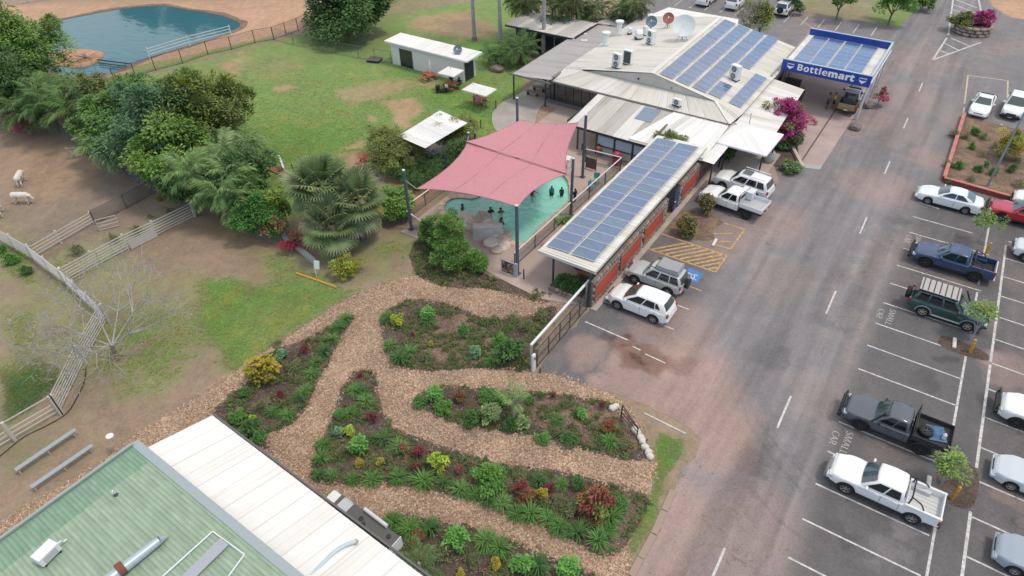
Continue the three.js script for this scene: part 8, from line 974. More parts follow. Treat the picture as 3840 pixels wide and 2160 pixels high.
// waterfall of the pool: boulders and rendered wall
{
  const t = thing('pool_waterfall', 'pale rock waterfall feature at the near side of the pool', 'waterfall', [0, 0, 0]), rockT = grainTex(2, 512, [0.62, 0.56, 0.5], 0.35, 10, 0.15), rm = [new THREE.MeshStandardMaterial({ map: rockT, roughness: 0.95 }), new THREE.MeshStandardMaterial({ map: rockT, color: new THREE.Color().setRGB(0.8, 0.74, 0.7), roughness: 0.95 }), new THREE.MeshStandardMaterial({ map: rockT, color: new THREE.Color().setRGB(1.15, 1.1, 1.05), roughness: 0.95 })];
  const rock = (s) => { const g = new THREE.IcosahedronGeometry(1, 3), p = g.attributes.position; for (let i = 0; i < p.count; i++) { const x = p.getX(i), y = p.getY(i), z = p.getZ(i), f = 0.75 + 0.5 * fbm(x * 1.6 + s * 7 + z, y * 1.6 + z * 1.3 + s, 3); p.setXYZ(i, x * f, y * f, z * f); } g.computeVertexNormals(); return g; };
  const R = [rock(1), rock(2), rock(3)]; const list = [[-28.4, -35.9, 1.0, 0.55, 0.6], [-27.3, -36.1, 0.9, 0.7, 0.7], [-26.4, -35.9, 0.9, 0.6, 0.6], [-25.5, -35.5, 0.8, 0.5, 0.6], [-24.8, -35.0, 0.7, 0.35, 0.6], [-24.2, -34.7, 0.6, 0.3, 0.5], [-25.2, -34.4, 0.7, 0.35, 0.6], [-24.4, -34.0, 0.5, 0.22, 0.5], [-29.2, -35.7, 0.7, 0.35, 0.5], [-27.9, -35.4, 0.8, 0.5, 0.6], [-24.9, -35.9, 0.5, 0.3, 0.4]];
  list.forEach(([x, z, a, b, c], i) => { const m = part('boulder', R[i % 3], rm[i % 3], t, [x, b * 0.55, z], [0, i * 1.7, 0]); m.scale.set(a, b * 1.15, c); });
  const w = new THREE.BoxGeometry(2.3, 1.25, 0.75, 10, 6, 4), p = w.attributes.position; for (let i = 0; i < p.count; i++) { const x = p.getX(i), y = p.getY(i), z = p.getZ(i), n = (fbm(x * 2 + 3, y * 2 + z * 2, 3) - 0.5) * 0.25; p.setXYZ(i, x + n * 0.4, y + (y > 0 ? n * 0.8 + x * 0.04 : 0), z + n * 0.5); } w.computeVertexNormals(); part('rendered_wall', w, new THREE.MeshStandardMaterial({ map: grainTex(2, 256, [0.52, 0.52, 0.50], 0.25, 8, 0.1), roughness: 0.9 }), t, [-25.9, 0.65, -34.9], [0, 0.55, 0]);
}
// ---------- poles and lights ----------
{ const [x, z] = [5.8, -63.9]; const t = thing('street_light', 'grey street light pole standing in the red-walled planter', 'street light', [x, 0, z]); part('pole', cyl(0.1, 0.06, 9, 10), std(0.28, 0.34, 0.4, 0.4, { metalness: 0.4 }), t); part('arm', bar([0, 8.9, 0], [1.4, 9.2, 0.4], 0.045), std(0.28, 0.34, 0.4, 0.4), t); part('lamp_head', rbx(0.7, 0.12, 0.3, 0.04, 1.7, 9.2, 0.5), std(0.4, 0.42, 0.44, 0.5), t); part('base_plate', bx(0.4, 0.05, 0.4, 0, 0.03, 0), std(0.2, 0.22, 0.24, 0.6), t); }
{ const p = [-22.53, 0, -90.24], t = thing('street_light', 'pale light pole rising behind the solar roof', 'street light', [p[0], 0, p[2]]); part('pole', cyl(0.16, 0.1, 9, 10), std(0.5, 0.54, 0.57, 0.5), t); part('arm', bar([0, 8.9, 0], [1.2, 9.1, 0], 0.05), std(0.5, 0.54, 0.57, 0.5), t); part('lamp_head', rbx(0.6, 0.12, 0.3, 0.04, 1.4, 9.1, 0), std(0.5, 0.54, 0.57, 0.5), t); }
{ const p = [-31.67, 0, -7.09], t = thing('garden_light', 'small white disc lamp on a stake beside the green roof', 'lamp', [p[0], 0, p[2]]); part('stake', cyl(0.03, 0.025, 1.5, 8), std(0.55, 0.53, 0.5, 0.6), t); part('disc', cyl(0.2, 0.2, 0.06, 16, 0, 1.5, 0), std(0.8, 0.79, 0.76, 0.5), t); part('footing', bx(0.3, 0.12, 0.3, 0, 0.06, 0), std(0.3, 0.13, 0.1, 0.9), t); }
const boll = std(0.55, 0.3, 0.03, 0.5);
for (const [p, lab, lean] of [[[6.7, 0, -53.15], 'yellow bollard behind the navy pickup', 0], [[7.04, 0, -41.25], 'yellow bollard beside the green four-wheel drive', 0.08], [[7.59, 0, -29.01], 'yellow bollard beside the white pickup tailgate', 0.0]]) { const t = thing('bollard', lab, 'bollard', [p[0], 0, p[2]], 0, 'yellow bollards in the median'); part('shaft', cyl(0.09, 0.09, 1.05, 12), boll, t); part('cap', cyl(0.09, 0.05, 0.04, 12, 0, 1.05, 0), boll, t); part('band', cyl(0.094, 0.094, 0.08, 12, 0, 0.8, 0), std(0.6, 0.45, 0.1, 0.5), t); t.rotation.z = lean; }
for (const [p, lab] of [[[6.09, 0, -41.54], 'white concrete wheel stop by the green four-wheel drive'], [[6.42, 0, -29.3], 'white concrete wheel stop at the white pickup tray'], [[-10.8, 0, -43.76], 'broken concrete wheel stop in the yellow bay']]) single('wheel_stop', rbx(0.22, 0.14, 1.0, 0.04, 0, 0.07, 0), std(0.62, 0.6, 0.56, 0.85), lab, 'wheel stop', [p[0], 0.012, p[2]], 0.08, 'concrete wheel stops');
// median soil islands
setting('median_island', flat(smooth([[5.3, -41.9], [7.2, -41.9], [8.0, -41.6], [8.0, -41.0], [5.4, -40.9]], 24, 0.05), 0.02), soilMat); setting('median_island', flat(smooth([[6.9, -31.8], [8.3, -31.7], [8.5, -28.9], [7.1, -28.8]], 24, 0.06), 0.02), soilMat);
setting('gravel_patch', flat(smooth([[-14.6, -46.5], [-12.6, -47.2], [-11.2, -46.9], [-11.6, -45.2], [-11.0, -43.9], [-12.6, -43.3], [-14.5, -43.5]], 30, 0.2), 0.022), paleSoil);
// red-walled planter: rendered wall on two sides and soil
{
  const t = thing('planter_wall', 'low brick-red rendered wall around the car park planter', 'wall'), red = new THREE.MeshStandardMaterial({ map: grainTex(3, 256, [0.25, 0.06, 0.05], 0.2, 10, 0.1), roughness: 0.9 }), tops = new THREE.MeshStandardMaterial({ map: grainTex(3, 256, [0.48, 0.19, 0.16], 0.2, 10, 0.1), roughness: 0.9 });
  const w = (a, b, n) => { const L = Math.hypot(b[0] - a[0], b[1] - a[1]), k = Math.round(L / 1.6); for (let i = 0; i < k; i++) { const p = mix3([a[0], 0, a[1]], [b[0], 0, b[1]], i / k), q = mix3([a[0], 0, a[1]], [b[0], 0, b[1]], (i + 0.985) / k); part('wall_block', sbar([p[0], 0.2, p[2]], [q[0], 0.2, q[2]], 0.24, 0.4), red, t); part('coping', sbar([p[0], 0.43, p[2]], [q[0], 0.43, q[2]], 0.3, 0.06), tops, t); } };
  w([2.35, -77.2], [2.5, -62.9]); w([2.5, -62.75], [7.7, -62.4]); setting('planter_soil', flat([[2.5, -77.2], [14, -76.5], [14, -62], [2.5, -62.8]], 0.06), new THREE.MeshStandardMaterial({ map: soilTex, color: new THREE.Color().setRGB(1.7, 1.55, 1.4), roughness: 0.97 }));
}
// stone planter of the traffic island, boulders at the canopy posts
{ const t = thing('stone_planter', 'round stone-walled planter on the far traffic island', 'planter'), c = [0.14, -102.24]; const n = 14, r = 1.75; for (let row = 0; row < 3; row++) for (let k = 0; k < n; k++) { const a = (k + (row % 2) * 0.5) / n * 6.283, m = part('stone', pick(stoneGeos), pick(stoneMats), t, [c[0] + Math.cos(a) * r * 1.1, 0.2 + row * 0.38, c[1] - 0.9 + Math.sin(a) * r], [0, -a, 0]); m.scale.set(0.4, 0.37, 0.82); } part('soil', cyl(1.7, 1.6, 0.9, 18, c[0], 0, c[1] - 0.9), soilMat, t); }
[[[-6.08, 0, -68.85], 'grey boulder at the foot of the near canopy post'], [[-6.06, 0, -74.51], 'grey boulder at the foot of the middle canopy post']].forEach(([p, lab], i) => { single('boulder', stoneGeos[i], stoneMats[1], lab, 'boulder', [p[0], 0.28, p[2]], i, 'boulders at the canopy posts').scale.set(1.1, 0.65, 0.95); });
{ const t = thing('kerb_wall', 'pale low wall edging the bougainvillea bed beside the drive', 'wall'), a = [-11.29, -63.7], b = [-8.19, -58.36]; for (let k = 0; k < 6; k++) { const p = mix3([a[0], 0, a[1]], [b[0], 0, b[1]], k / 6), q = mix3([a[0], 0, a[1]], [b[0], 0, b[1]], (k + 0.98) / 6); part('wall_block', sbar([p[0], 0.2, p[2]], [q[0], 0.2, q[2]], 0.28, 0.4), std(0.5, 0.43, 0.35, 0.9), t); } setting('planting_soil', flat([[-11.0, -63.5], [-10.2, -63.6], [-8.6, -59.2], [-10.4, -57.6], [-11.6, -59]], 0.07), soilMat); }
{ const p = [-11.18, 0, -58.15], t = thing('stone_urn', 'pale round concrete urn beside the shelter', 'urn', [p[0], 0.05, p[2]]); part('barrel', new THREE.LatheGeometry([[0.0, 0], [0.4, 0], [0.5, 0.3], [0.48, 0.75], [0.36, 0.95], [0.4, 1.0], [0, 1.0]].map(([a, b]) => new THREE.Vector2(a, b)), 16), std(0.42, 0.4, 0.36, 0.9), t); part('rim', new THREE.TorusGeometry(0.38, 0.04, 6, 16).rotateX(Math.PI / 2).translate(0, 1.0, 0), std(0.46, 0.44, 0.4, 0.9), t); }
// garden gate and its row of white stones at the end of the teardrop bed
{ const t = thing('garden_gate', 'dark metal gate leaning at the end of the teardrop bed', 'gate'), a = [-9.18, -24.52], b = [-7.83, -23.82]; part('frame', merge([bar([a[0], 0, a[1]], [a[0], 1.15, a[1]], 0.035), bar([b[0], 0, b[1]], [b[0], 0.75, b[1]], 0.035)]), darkTrim, t); for (const y of [0.15, 0.4, 0.65]) part('rail', bar([a[0], y + 0.35 * y, a[1]], [b[0], y, b[1]], 0.025), darkTrim, t); part('top_rail', bar([a[0], 1.12, a[1]], [b[0], 0.74, b[1]], 0.03), darkTrim, t); }
[[-9.9, -24.8], [-9.8, -25], [-7.9, -24], [-7.6, -23.8], [-7.4, -23.6], [-7.1, -23.3], [-6.8, -23.1], [-6.6, -22.9], [-8.1, -24.1]].forEach(([x, z], i) => { const m = single('white_stone', stoneGeos[i % 4], std(0.6, 0.56, 0.5, 0.95), `${ords[i]} of the whitewashed stones edging the teardrop bed, counted from the gate`, 'stone', [x, 0.14, z], i * 1.3, 'whitewashed edging stones'); m.scale.set(0.42, 0.32, 0.36); });
// kerb along the road at the bottom
{ const t = thing('road_kerb', 'dusty concrete gutter between the verge and the road', 'kerb'), P = [[-4.5, -16.2], [-4.5, -17.3], [-4.5, -18.8], [-4.6, -20.3], [-4.7, -21.7]]; for (let i = 0; i < P.length - 1; i++) part('kerb_stone', sbar([P[i][0], 0.05, P[i][1]], [P[i + 1][0] * 0.97 + P[i][0] * 0.03, 0.05, P[i + 1][1] * 0.97 + P[i][1] * 0.03], 0.34, 0.04), std(0.33, 0.25, 0.2, 0.95), t); }
// ---------- furniture ----------
const benchM = std(0.36, 0.42, 0.45, 0.45, { metalness: 0.4 });
for (const [a, b, lab] of [[[-35.04, 0.45, -3.19], [-34.93, 0.45, -6.56], 'long grey plank bench nearer the yard fence'], [[-33.23, 0.45, -3.09], [-33.06, 0.45, -6.44], 'long grey plank bench nearer the green roof']]) { const t = thing('plank_bench', lab, 'bench', [0, 0, 0], 0, 'pair of plank benches'); part('seat', sbar(a, b, 0.28, 0.05), benchM, t); for (const q of [0.03, 0.5, 0.94]) { const p = mix3(a, b, q); part('leg', bx(0.22, 0.42, 0.06, p[0], 0.21, p[2]), std(0.5, 0.44, 0.36, 0.8), t); } }
{ const t = thing('garden_hose', 'dark hose curving past the yard fence', 'hose'); part('hose', tube([[-39.6, -9.8], [-38.6, -9.1], [-37.7, -8.1], [-37, -7], [-37.1, -5.9], [-37.4, -4.7], [-37.2, -3.2], [-37.2, -2]].map(([x, z]) => [x, 0.03, z]), 0.035, 5, 60), darkTrim, t); part('coupling', cyl(0.05, 0.05, 0.12, 8, -39.5, 0, -9.6), darkTrim, t); }
const orange = std(0.42, 0.1, 0.04, 0.7), slatG = new THREE.BoxGeometry(1.5, 0.04, 0.13);
function picnic(label, pos, turn) { const t = thing('picnic_table', label, 'picnic table', pos, turn, 'orange picnic tables'); for (let k = 0; k < 5; k++) part('top_slat', slatG, orange, t, [0, 0.73, -0.3 + k * 0.15]); for (const sd of [1, -1]) for (let k = 0; k < 2; k++) part('seat_slat', slatG, orange, t, [0, 0.45, sd * (0.68 + k * 0.14)]); for (const x of [-0.5, 0.5]) part('trestle', merge([bar([x, 0, -0.6], [x, 0.7, -0.15], 0.03), bar([x, 0, 0.6], [x, 0.7, 0.15], 0.03), bar([x, 0.4, -0.8], [x, 0.4, 0.8], 0.03)]), darkSteel, t); return t; }
picnic('orange picnic table without umbrella beside the white cabin', [-49.0, 0, -56.3], -0.35); picnic('red picnic table under the near white umbrella', [-45.3, 0, -55.6], 0.1); picnic('orange picnic table under the oblong white umbrella', [-40.6, 0, -54.4], 0.25); picnic('faded red picnic table at the end of the hedge', [-42.0, 0, -38.6], 0.3);
const canvas = new THREE.MeshPhysicalMaterial({ color: new THREE.Color().setRGB(0.82, 0.81, 0.77), roughness: 0.9, transmission: 0.15, thickness: 0 });
function umbrella(label, pos, turn, w, d, h, poles, category = 'umbrella') { const t = thing('umbrella', label, category, pos, turn, 'white market umbrellas'); const pk = h + 0.35; const c = [[-w / 2, h, -d / 2], [w / 2, h, -d / 2], [w / 2, h, d / 2], [-w / 2, h, d / 2]], r = w > d * 1.3 ? [[-w / 4, pk, 0], [w / 4, pk, 0]] : [[0, pk, 0], [0, pk, 0]]; const quads = [[c[0], c[1], r[1], r[0]], [c[1], c[2], r[1], r[1]], [c[2], c[3], r[0], r[1]], [c[3], c[0], r[0], r[0]]]; for (const q of quads) part('canopy_panel', merge([panel4(q[0], q[1], q[2], q[3], 0), panel4(q[0], q[1], [q[1][0], q[1][1] - 0.12, q[1][2]], [q[0][0], q[0][1] - 0.12, q[0][2]], 0)]), canvas, t); for (const x of poles) part('pole', cyl(0.03, 0.03, pk, 8, x, 0, 0), darkSteel, t); part('finial', cyl(0.04, 0.02, 0.1, 8, r[0][0], pk, 0), darkSteel, t); return t; }
umbrella('square white umbrella over the red picnic table', [-45.2, 0, -55.6], 0.05, 2.1, 2.0, 2.05, [0]); umbrella('oblong white umbrella on two poles nearest the concrete path', [-40.0, 0, -53.6], 0.0, 3.0, 2.0, 2.0, [-0.75, 0.75]);
{ const t = thing('umbrella', 'furled white umbrella standing in the bare picnic table', 'umbrella', [-49.0, 0, -56.6], 0, 'white market umbrellas'); part('pole', cyl(0.03, 0.03, 2.3, 8), unitWhite, t); part('furled_canopy', new THREE.LatheGeometry([[0.03, 1.0], [0.14, 1.1], [0.1, 1.5], [0.12, 1.7], [0.05, 2.2], [0.02, 2.3]].map(([a, b]) => new THREE.Vector2(a, b)), 10), canvas, t); }
{ const t = thing('mobility_scooter', 'black mobility scooter parked beside the umbrella table', 'scooter', [-45.7, 0, -54.4], 0.6); wheel(t, -0.45, 0.25, 0.18, 0.1, rimDark); wheel(t, -0.45, -0.25, 0.18, 0.1, rimDark); wheel(t, 0.5, 0.0, 0.18, 0.1, rimDark); part('deck', rbx(1.1, 0.14, 0.5, 0.05, 0, 0.28, 0), blackPlastic, t); part('seat', rbx(0.45, 0.5, 0.5, 0.08, -0.4, 0.62, 0), blackPlastic, t); part('tiller', merge([bar([0.4, 0.3, 0], [0.25, 1.0, 0], 0.05), bar([0.25, 0.98, -0.28], [0.25, 0.98, 0.28], 0.025)]), blackPlastic, t); part('basket', rbx(0.3, 0.25, 0.35, 0.03, 0.55, 0.75, 0), unitWhite, t); }
{ const t = thing('white_shells', 'row of three white moulded shells on posts beside the fan palms', 'lawn fixture', [-47.27, 0, -33.64]); for (let k = 0; k < 3; k++) part('shell', rbx(0.75, 0.5, 0.18, 0.08, -0.7 + k * 0.8, 1.05, k * 0.05, 3), std(0.66, 0.7, 0.74, 0.5), t, null, [0.25, -0.5, 0.1]); part('post', merge([bar([-0.4, 0, 0.1], [-0.4, 0.9, 0.2], 0.05), bar([0.6, 0, -0.3], [0.6, 0.9, -0.2], 0.05)]), darkSteel, t); part('brick_base', bx(1.9, 0.12, 0.8, -0.6, 0.06, 0.4), std(0.27, 0.12, 0.07, 0.9), t); }
{ const t = thing('yellow_beam', 'long yellow timber beam lying at the edge of the lawn', 'beam'), a = [-35.38, 0.08, -23.72], b = [-31.74, 0.08, -24.14]; part('beam', sbar(a, b, 0.14, 0.12), std(0.5, 0.3, 0.05, 0.85), t); part('end_block', bx(0.18, 0.1, 0.18, b[0], 0.05, b[2]), std(0.4, 0.24, 0.06, 0.9), t); }
{ const t = thing('notice_sign', 'small white sign on a post by the yellow bush', 'sign', [-33.83, 0, -24.27]); part('post', cyl(0.03, 0.03, 1.0, 8), unitWhite, t); part('board', rbx(0.4, 0.7, 0.04, 0.05, 0, 1.0, 0, 2), std(0.72, 0.74, 0.75, 0.5), t, [0, 0, 0], [-0.25, 0.6, 0]); }
{ const t = thing('garden_wall', 'low grey concrete wall behind the flowering bushes', 'wall'), a = [-39.58, -26.34], b = [-35, -25.33]; for (let k = 0; k < 5; k++) { const p = mix3([a[0], 0, a[1]], [b[0], 0, b[1]], k / 5), q = mix3([a[0], 0, a[1]], [b[0], 0, b[1]], (k + 0.98) / 5); part('wall_block', sbar([p[0], 0.22, p[2]], [q[0], 0.22, q[2]], 0.25, 0.44), std(0.42, 0.42, 0.42, 0.9), t); } }
{ const p = [-40.2, 0, -64.68], t = thing('garden_boulder', 'round grey stone trough before the palm clump', 'boulder', [-43.92, 0, -62.41]); part('stone', stoneGeos[1], stoneMats[1], t, [0, 0.25, 0]).scale.set(1.7, 0.7, 1.2); }
// bar terrace: chairs, drums, bins, posters
{ const t = thing('rubbish_bin', 'round red dome-lidded bin in front of the bar windows', 'bin', [-22.6, 0.06, -50.4]); part('drum', cyl(0.36, 0.36, 0.85, 14), std(0.45, 0.02, 0.04, 0.5), t); part('dome_lid', new THREE.SphereGeometry(0.38, 14, 7, 0, 6.3, 0, 1.57).translate(0, 0.95, 0), std(0.42, 0.04, 0.06, 0.4), t); part('opening', bx(0.3, 0.16, 0.1, 0, 0.9, 0.34), darkTrim, t); }
for (const [x, z, lab] of [[-22.6, -46.6, 'teal plastic chair nearest the tall sail pole'], [-22.4, -45.4, 'teal plastic chair beside the pool fence']]) { const t = thing('plastic_chair', lab, 'chair', [x, 0.06, z], rnd() * 6, 'teal poolside chairs'), m = std(0.1, 0.36, 0.38, 0.5); part('seat', rbx(0.5, 0.05, 0.5, 0.02, 0, 0.43, 0), m, t); part('backrest', rbx(0.5, 0.5, 0.05, 0.02, 0, 0.7, -0.24), m, t); for (const [a, b] of [[1, 1], [1, -1], [-1, 1], [-1, -1]]) part('leg', bar([a * 0.24, 0, b * 0.24], [a * 0.2, 0.42, b * 0.2], 0.02), m, t); }
{ const t = thing('bar_table', 'white table with a red stool beside the sail edge', 'table', [-26.4, 0.06, -47.6], 0.2); part('table_top', rbx(1.2, 0.05, 0.8, 0.02, 0, 0.95, 0), unitWhite, t); part('side_panel', bx(0.06, 0.9, 0.7, 0.4, 0.47, 0), unitWhite, t); part('side_panel', bx(0.06, 0.9, 0.7, -0.4, 0.47, 0), std(0.2, 0.2, 0.2, 0.7), t); const s = thing('bar_stool', 'small red stool beside the white terrace table', 'stool', [-27.2, 0.06, -47.4]); part('seat', cyl(0.2, 0.18, 0.06, 12, 0, 0.6, 0), std(0.5, 0.03, 0.03, 0.5), s); for (let k = 0; k < 4; k++) part('leg', bar([Math.cos(k * 1.57) * 0.2, 0, Math.sin(k * 1.57) * 0.2], [Math.cos(k * 1.57) * 0.1, 0.6, Math.sin(k * 1.57) * 0.1], 0.02), std(0.4, 0.03, 0.03, 0.5), s); }
for (const [z, lab] of [[-58.9, 'timber bench step in front under the left verandah'], [-60.2, 'timber bench step behind under the left verandah']]) { const t = thing('timber_bench', lab, 'bench', [-36.3, 0.05, z], 0.05, 'verandah benches'); part('seat', bx(2.6, 0.08, 0.45, 0, 0.45, 0), std(0.26, 0.17, 0.11, 0.8), t); for (const x of [-1.1, 0, 1.1]) part('leg', bx(0.1, 0.42, 0.4, x, 0.21, 0), std(0.15, 0.1, 0.07, 0.9), t); }
for (const [x, z, lab] of [[-38.4, -54.2, 'thin dark bollard by the outer edge of the curved path'], [-37.2, -49.8, 'thin dark bollard at the near end of the curved path']]) { const t = thing('bollard', lab, 'bollard', [x, 0, z], 0, 'path bollards'); part('shaft', cyl(0.05, 0.05, 0.9, 8), darkTrim, t); part('cap', cyl(0.05, 0.02, 0.04, 8, 0, 0.9, 0), darkTrim, t); }
// long bench inside the shed
{ const t = thing('barbecue_bench', 'long tan bench top inside the near end of the shed', 'bench', [-16.7, 0.06, -35.2]); part('counter', rbx(1.5, 0.08, 2.3, 0.02, 0, 0.82, 0), std(0.36, 0.19, 0.06, 0.7), t); part('cabinet', bx(1.3, 0.78, 2.1, 0, 0.39, 0), std(0.12, 0.1, 0.09, 0.9), t); }
// outdoor kitchen against the white roof edge
{
  const t = thing('outdoor_kitchen', 'dark outdoor kitchen bench with sink along the white roof edge', 'kitchen bench', [0, 0, 0]), dk = std(0.12, 0.12, 0.13, 0.6), y = 0.92;
  part('bench_top', rbx(4.3, 0.06, 0.75, 0.02, -16.75, y, -11.25), std(0.1, 0.095, 0.09, 0.5), t); part('cabinet', bx(4.1, 0.86, 0.65, -16.75, 0.45, -11.2), dk, t); part('back_pipe', bar([-17.1, y + 0.12, -11.65], [-15.5, y + 0.12, -11.62], 0.11, 10), std(0.62, 0.62, 0.63, 0.4), t);
  part('sink', merge([bx(0.62, 0.05, 0.06, -18.1, y + 0.05, -11.56), bx(0.62, 0.05, 0.06, -18.1, y + 0.05, -10.96), bx(0.06, 0.05, 0.62, -18.4, y + 0.05, -11.26), bx(0.06, 0.05, 0.62, -17.8, y + 0.05, -11.26), bx(0.56, 0.02, 0.56, -18.1, y + 0.04, -11.26)]), std(0.55, 0.56, 0.58, 0.3, { metalness: 0.5 }), t); for (const [x, z] of [[-16.9, -11.2], [-16.6, -11.05], [-15.1, -11.3]]) part('burner', cyl(0.12, 0.12, 0.05, 12, x, y + 0.03, z), darkTrim, t); part('end_panel', bx(0.04, 0.95, 0.8, -14.62, 0.48, -11.25), whiteSteel, t);
  swing(t, -0.046, -19, -11.3); const f = thing('bar_fridge', 'small white fridge at the end of the outdoor kitchen', 'fridge', [-18.95, 0, -11.25]); part('cabinet', rbx(0.55, 1.0, 0.55, 0.03, 0, 0.5, 0), unitWhite, f); part('door', rbx(0.53, 0.96, 0.04, 0.015, 0, 0.5, -0.29), unitWhite, f); part('handle', bx(0.03, 0.3, 0.03, 0.2, 0.6, -0.33), darkTrim, f);
}
{ const t = thing('pallet_stack', 'stack of dark pallets beside the white cabin', 'pallets', [-58.0, 0, -57.2], 0.3); for (let k = 0; k < 6; k++) part('slat', bx(1.6, 0.05, 0.16, 0, 0.3, -0.6 + k * 0.24), agedTimber, t); part('frame', bx(1.5, 0.26, 1.2, 0, 0.14, 0), darkTrim, t); }
{ const t = thing('wheelie_bin', 'dark wheelie bin beside the far canopy corner', 'bin', [-17.5, 0, -84.2], 0.3); for (const x of [-0.5]) part('bin', rbx(0.6, 1.05, 0.7, 0.06, x, 0.52, 0), std(0.05, 0.09, 0.1, 0.6), t); part('lid', rbx(0.64, 0.06, 0.74, 0.02, -0.5, 1.08, 0), darkTrim, t); }

// ---------- people and animals ----------
const smin = (a, b, k) => { const h = Math.max(k - Math.abs(a - b), 0) / k; return Math.min(a, b) - h * h * k * 0.25; };
// field of tapered capsules [a, b, ra, rb] joined smoothly, meshed on a cubic grid around centre c with half size s
function bodyMesh(caps, c, s, res = 56, k = 0.05) {
  const mc = new MarchingCubes(res, undefined, false, false, 60000); mc.isolation = 0; const f = mc.field, n = mc.size ?? res, hs = n / 2, pre = caps.map(([a, b, ra, rb]) => { const d = [b[0] - a[0], b[1] - a[1], b[2] - a[2]]; return { a, d, l2: d[0] * d[0] + d[1] * d[1] + d[2] * d[2] + 1e-9, ra, rb }; });
  for (let z = 0; z < n; z++) for (let y = 0; y < n; y++) for (let x = 0; x < n; x++) { const px = c[0] + (x - hs) / hs * s, py = c[1] + (y - hs) / hs * s, pz = c[2] + (z - hs) / hs * s; let m = 1e3; for (const q of pre) { const ax = px - q.a[0], ay = py - q.a[1], az = pz - q.a[2]; let t = (ax * q.d[0] + ay * q.d[1] + az * q.d[2]) / q.l2; t = t < 0 ? 0 : t > 1 ? 1 : t; const dx = ax - q.d[0] * t, dy = ay - q.d[1] * t, dz = az - q.d[2] * t, D = Math.sqrt(dx * dx + dy * dy + dz * dz) - lerp(q.ra, q.rb, t); m = m > 900 ? D : smin(m, D, k); } f[x + y * n + z * n * n] = -m; }
  mc.update(); const cnt = mc.count, pos = new Float32Array(mc.positionArray.slice(0, cnt * 3)), nor = new Float32Array(mc.normalArray.slice(0, cnt * 3)); for (let i = 0; i < cnt; i++) { pos[i * 3] = pos[i * 3] * s + c[0]; pos[i * 3 + 1] = pos[i * 3 + 1] * s + c[1]; pos[i * 3 + 2] = pos[i * 3 + 2] * s + c[2]; const l = Math.hypot(nor[i * 3], nor[i * 3 + 1], nor[i * 3 + 2]) || 1; nor[i * 3] /= l; nor[i * 3 + 1] /= l; nor[i * 3 + 2] /= l; }
  const g = new THREE.BufferGeometry(); g.setAttribute('position', new THREE.BufferAttribute(pos, 3)); g.setAttribute('normal', new THREE.BufferAttribute(nor, 3)); g.setAttribute('uv', new THREE.BufferAttribute(new Float32Array(cnt * 2), 2)); g.computeVertexNormals(); return mergeVertices(g.deleteAttribute('normal') && g, 1e-4).toNonIndexed();
}
// poses: joints in metres, facing +x
const poses = {
  stand: { head: [0.02, 1.62, 0], neck: [0, 1.44, 0], chest: [0, 1.28, 0], hip: [0, 0.95, 0], sh: [[0, 1.4, 0.18], [0, 1.4, -0.18]], el: [[-0.03, 1.12, 0.24], [0.05, 1.12, -0.24]], wr: [[0.1, 0.88, 0.24], [0.2, 0.92, -0.2]], kn: [[0.03, 0.5, 0.11], [0.0, 0.5, -0.11]], an: [[0.0, 0.09, 0.12], [-0.06, 0.09, -0.12]] },
  sit: { head: [0.08, 1.22, 0], neck: [0.03, 1.04, 0], chest: [0, 0.88, 0], hip: [-0.05, 0.55, 0], sh: [[0.01, 1.0, 0.18], [0.01, 1.0, -0.18]], el: [[0.14, 0.78, 0.25], [0.14, 0.78, -0.25]], wr: [[0.38, 0.78, 0.12], [0.38, 0.78, -0.14]], kn: [[0.4, 0.52, 0.12], [0.4, 0.52, -0.12]], an: [[0.42, 0.09, 0.12], [0.38, 0.09, -0.12]] },
  wade: { head: [0.03, 1.6, 0], neck: [0, 1.43, 0], chest: [0, 1.26, 0], hip: [-0.02, 0.94, 0], sh: [[0, 1.38, 0.17], [0, 1.38, -0.17]], el: [[0.1, 1.14, 0.3], [0.12, 1.14, -0.3]], wr: [[0.3, 1.08, 0.34], [0.34, 1.08, -0.3]], kn: [[0.08, 0.5, 0.12], [-0.06, 0.5, -0.12]], an: [[0.04, 0.09, 0.14], [-0.16, 0.09, -0.12]] },
};
const poseCache = {};
function fingers(w, e) { const d = v3(w).sub(v3(e)).normalize(), side = new THREE.Vector3(-d.z, 0, d.x).normalize(), up = side.clone().cross(d), g = [], L = [0.075, 0.085, 0.08, 0.065]; const o = v3(w).addScaledVector(d, 0.075); L.forEach((l, i) => { const a = o.clone().addScaledVector(side, (i - 1.5) * 0.02), b = a.clone().addScaledVector(d, l * 0.6).addScaledVector(up, -0.01), c = b.clone().addScaledVector(d, l * 0.4).addScaledVector(up, -0.025); g.push(bar(a.toArray(), b.toArray(), 0.009, 5, 0.0085), bar(b.toArray(), c.toArray(), 0.0085, 5, 0.007)); }); const t0 = v3(w).addScaledVector(side, 0.03).addScaledVector(d, 0.02), t1 = t0.clone().addScaledVector(side, 0.035).addScaledVector(d, 0.045); g.push(bar(t0.toArray(), t1.toArray(), 0.011, 5, 0.008)); return g; }
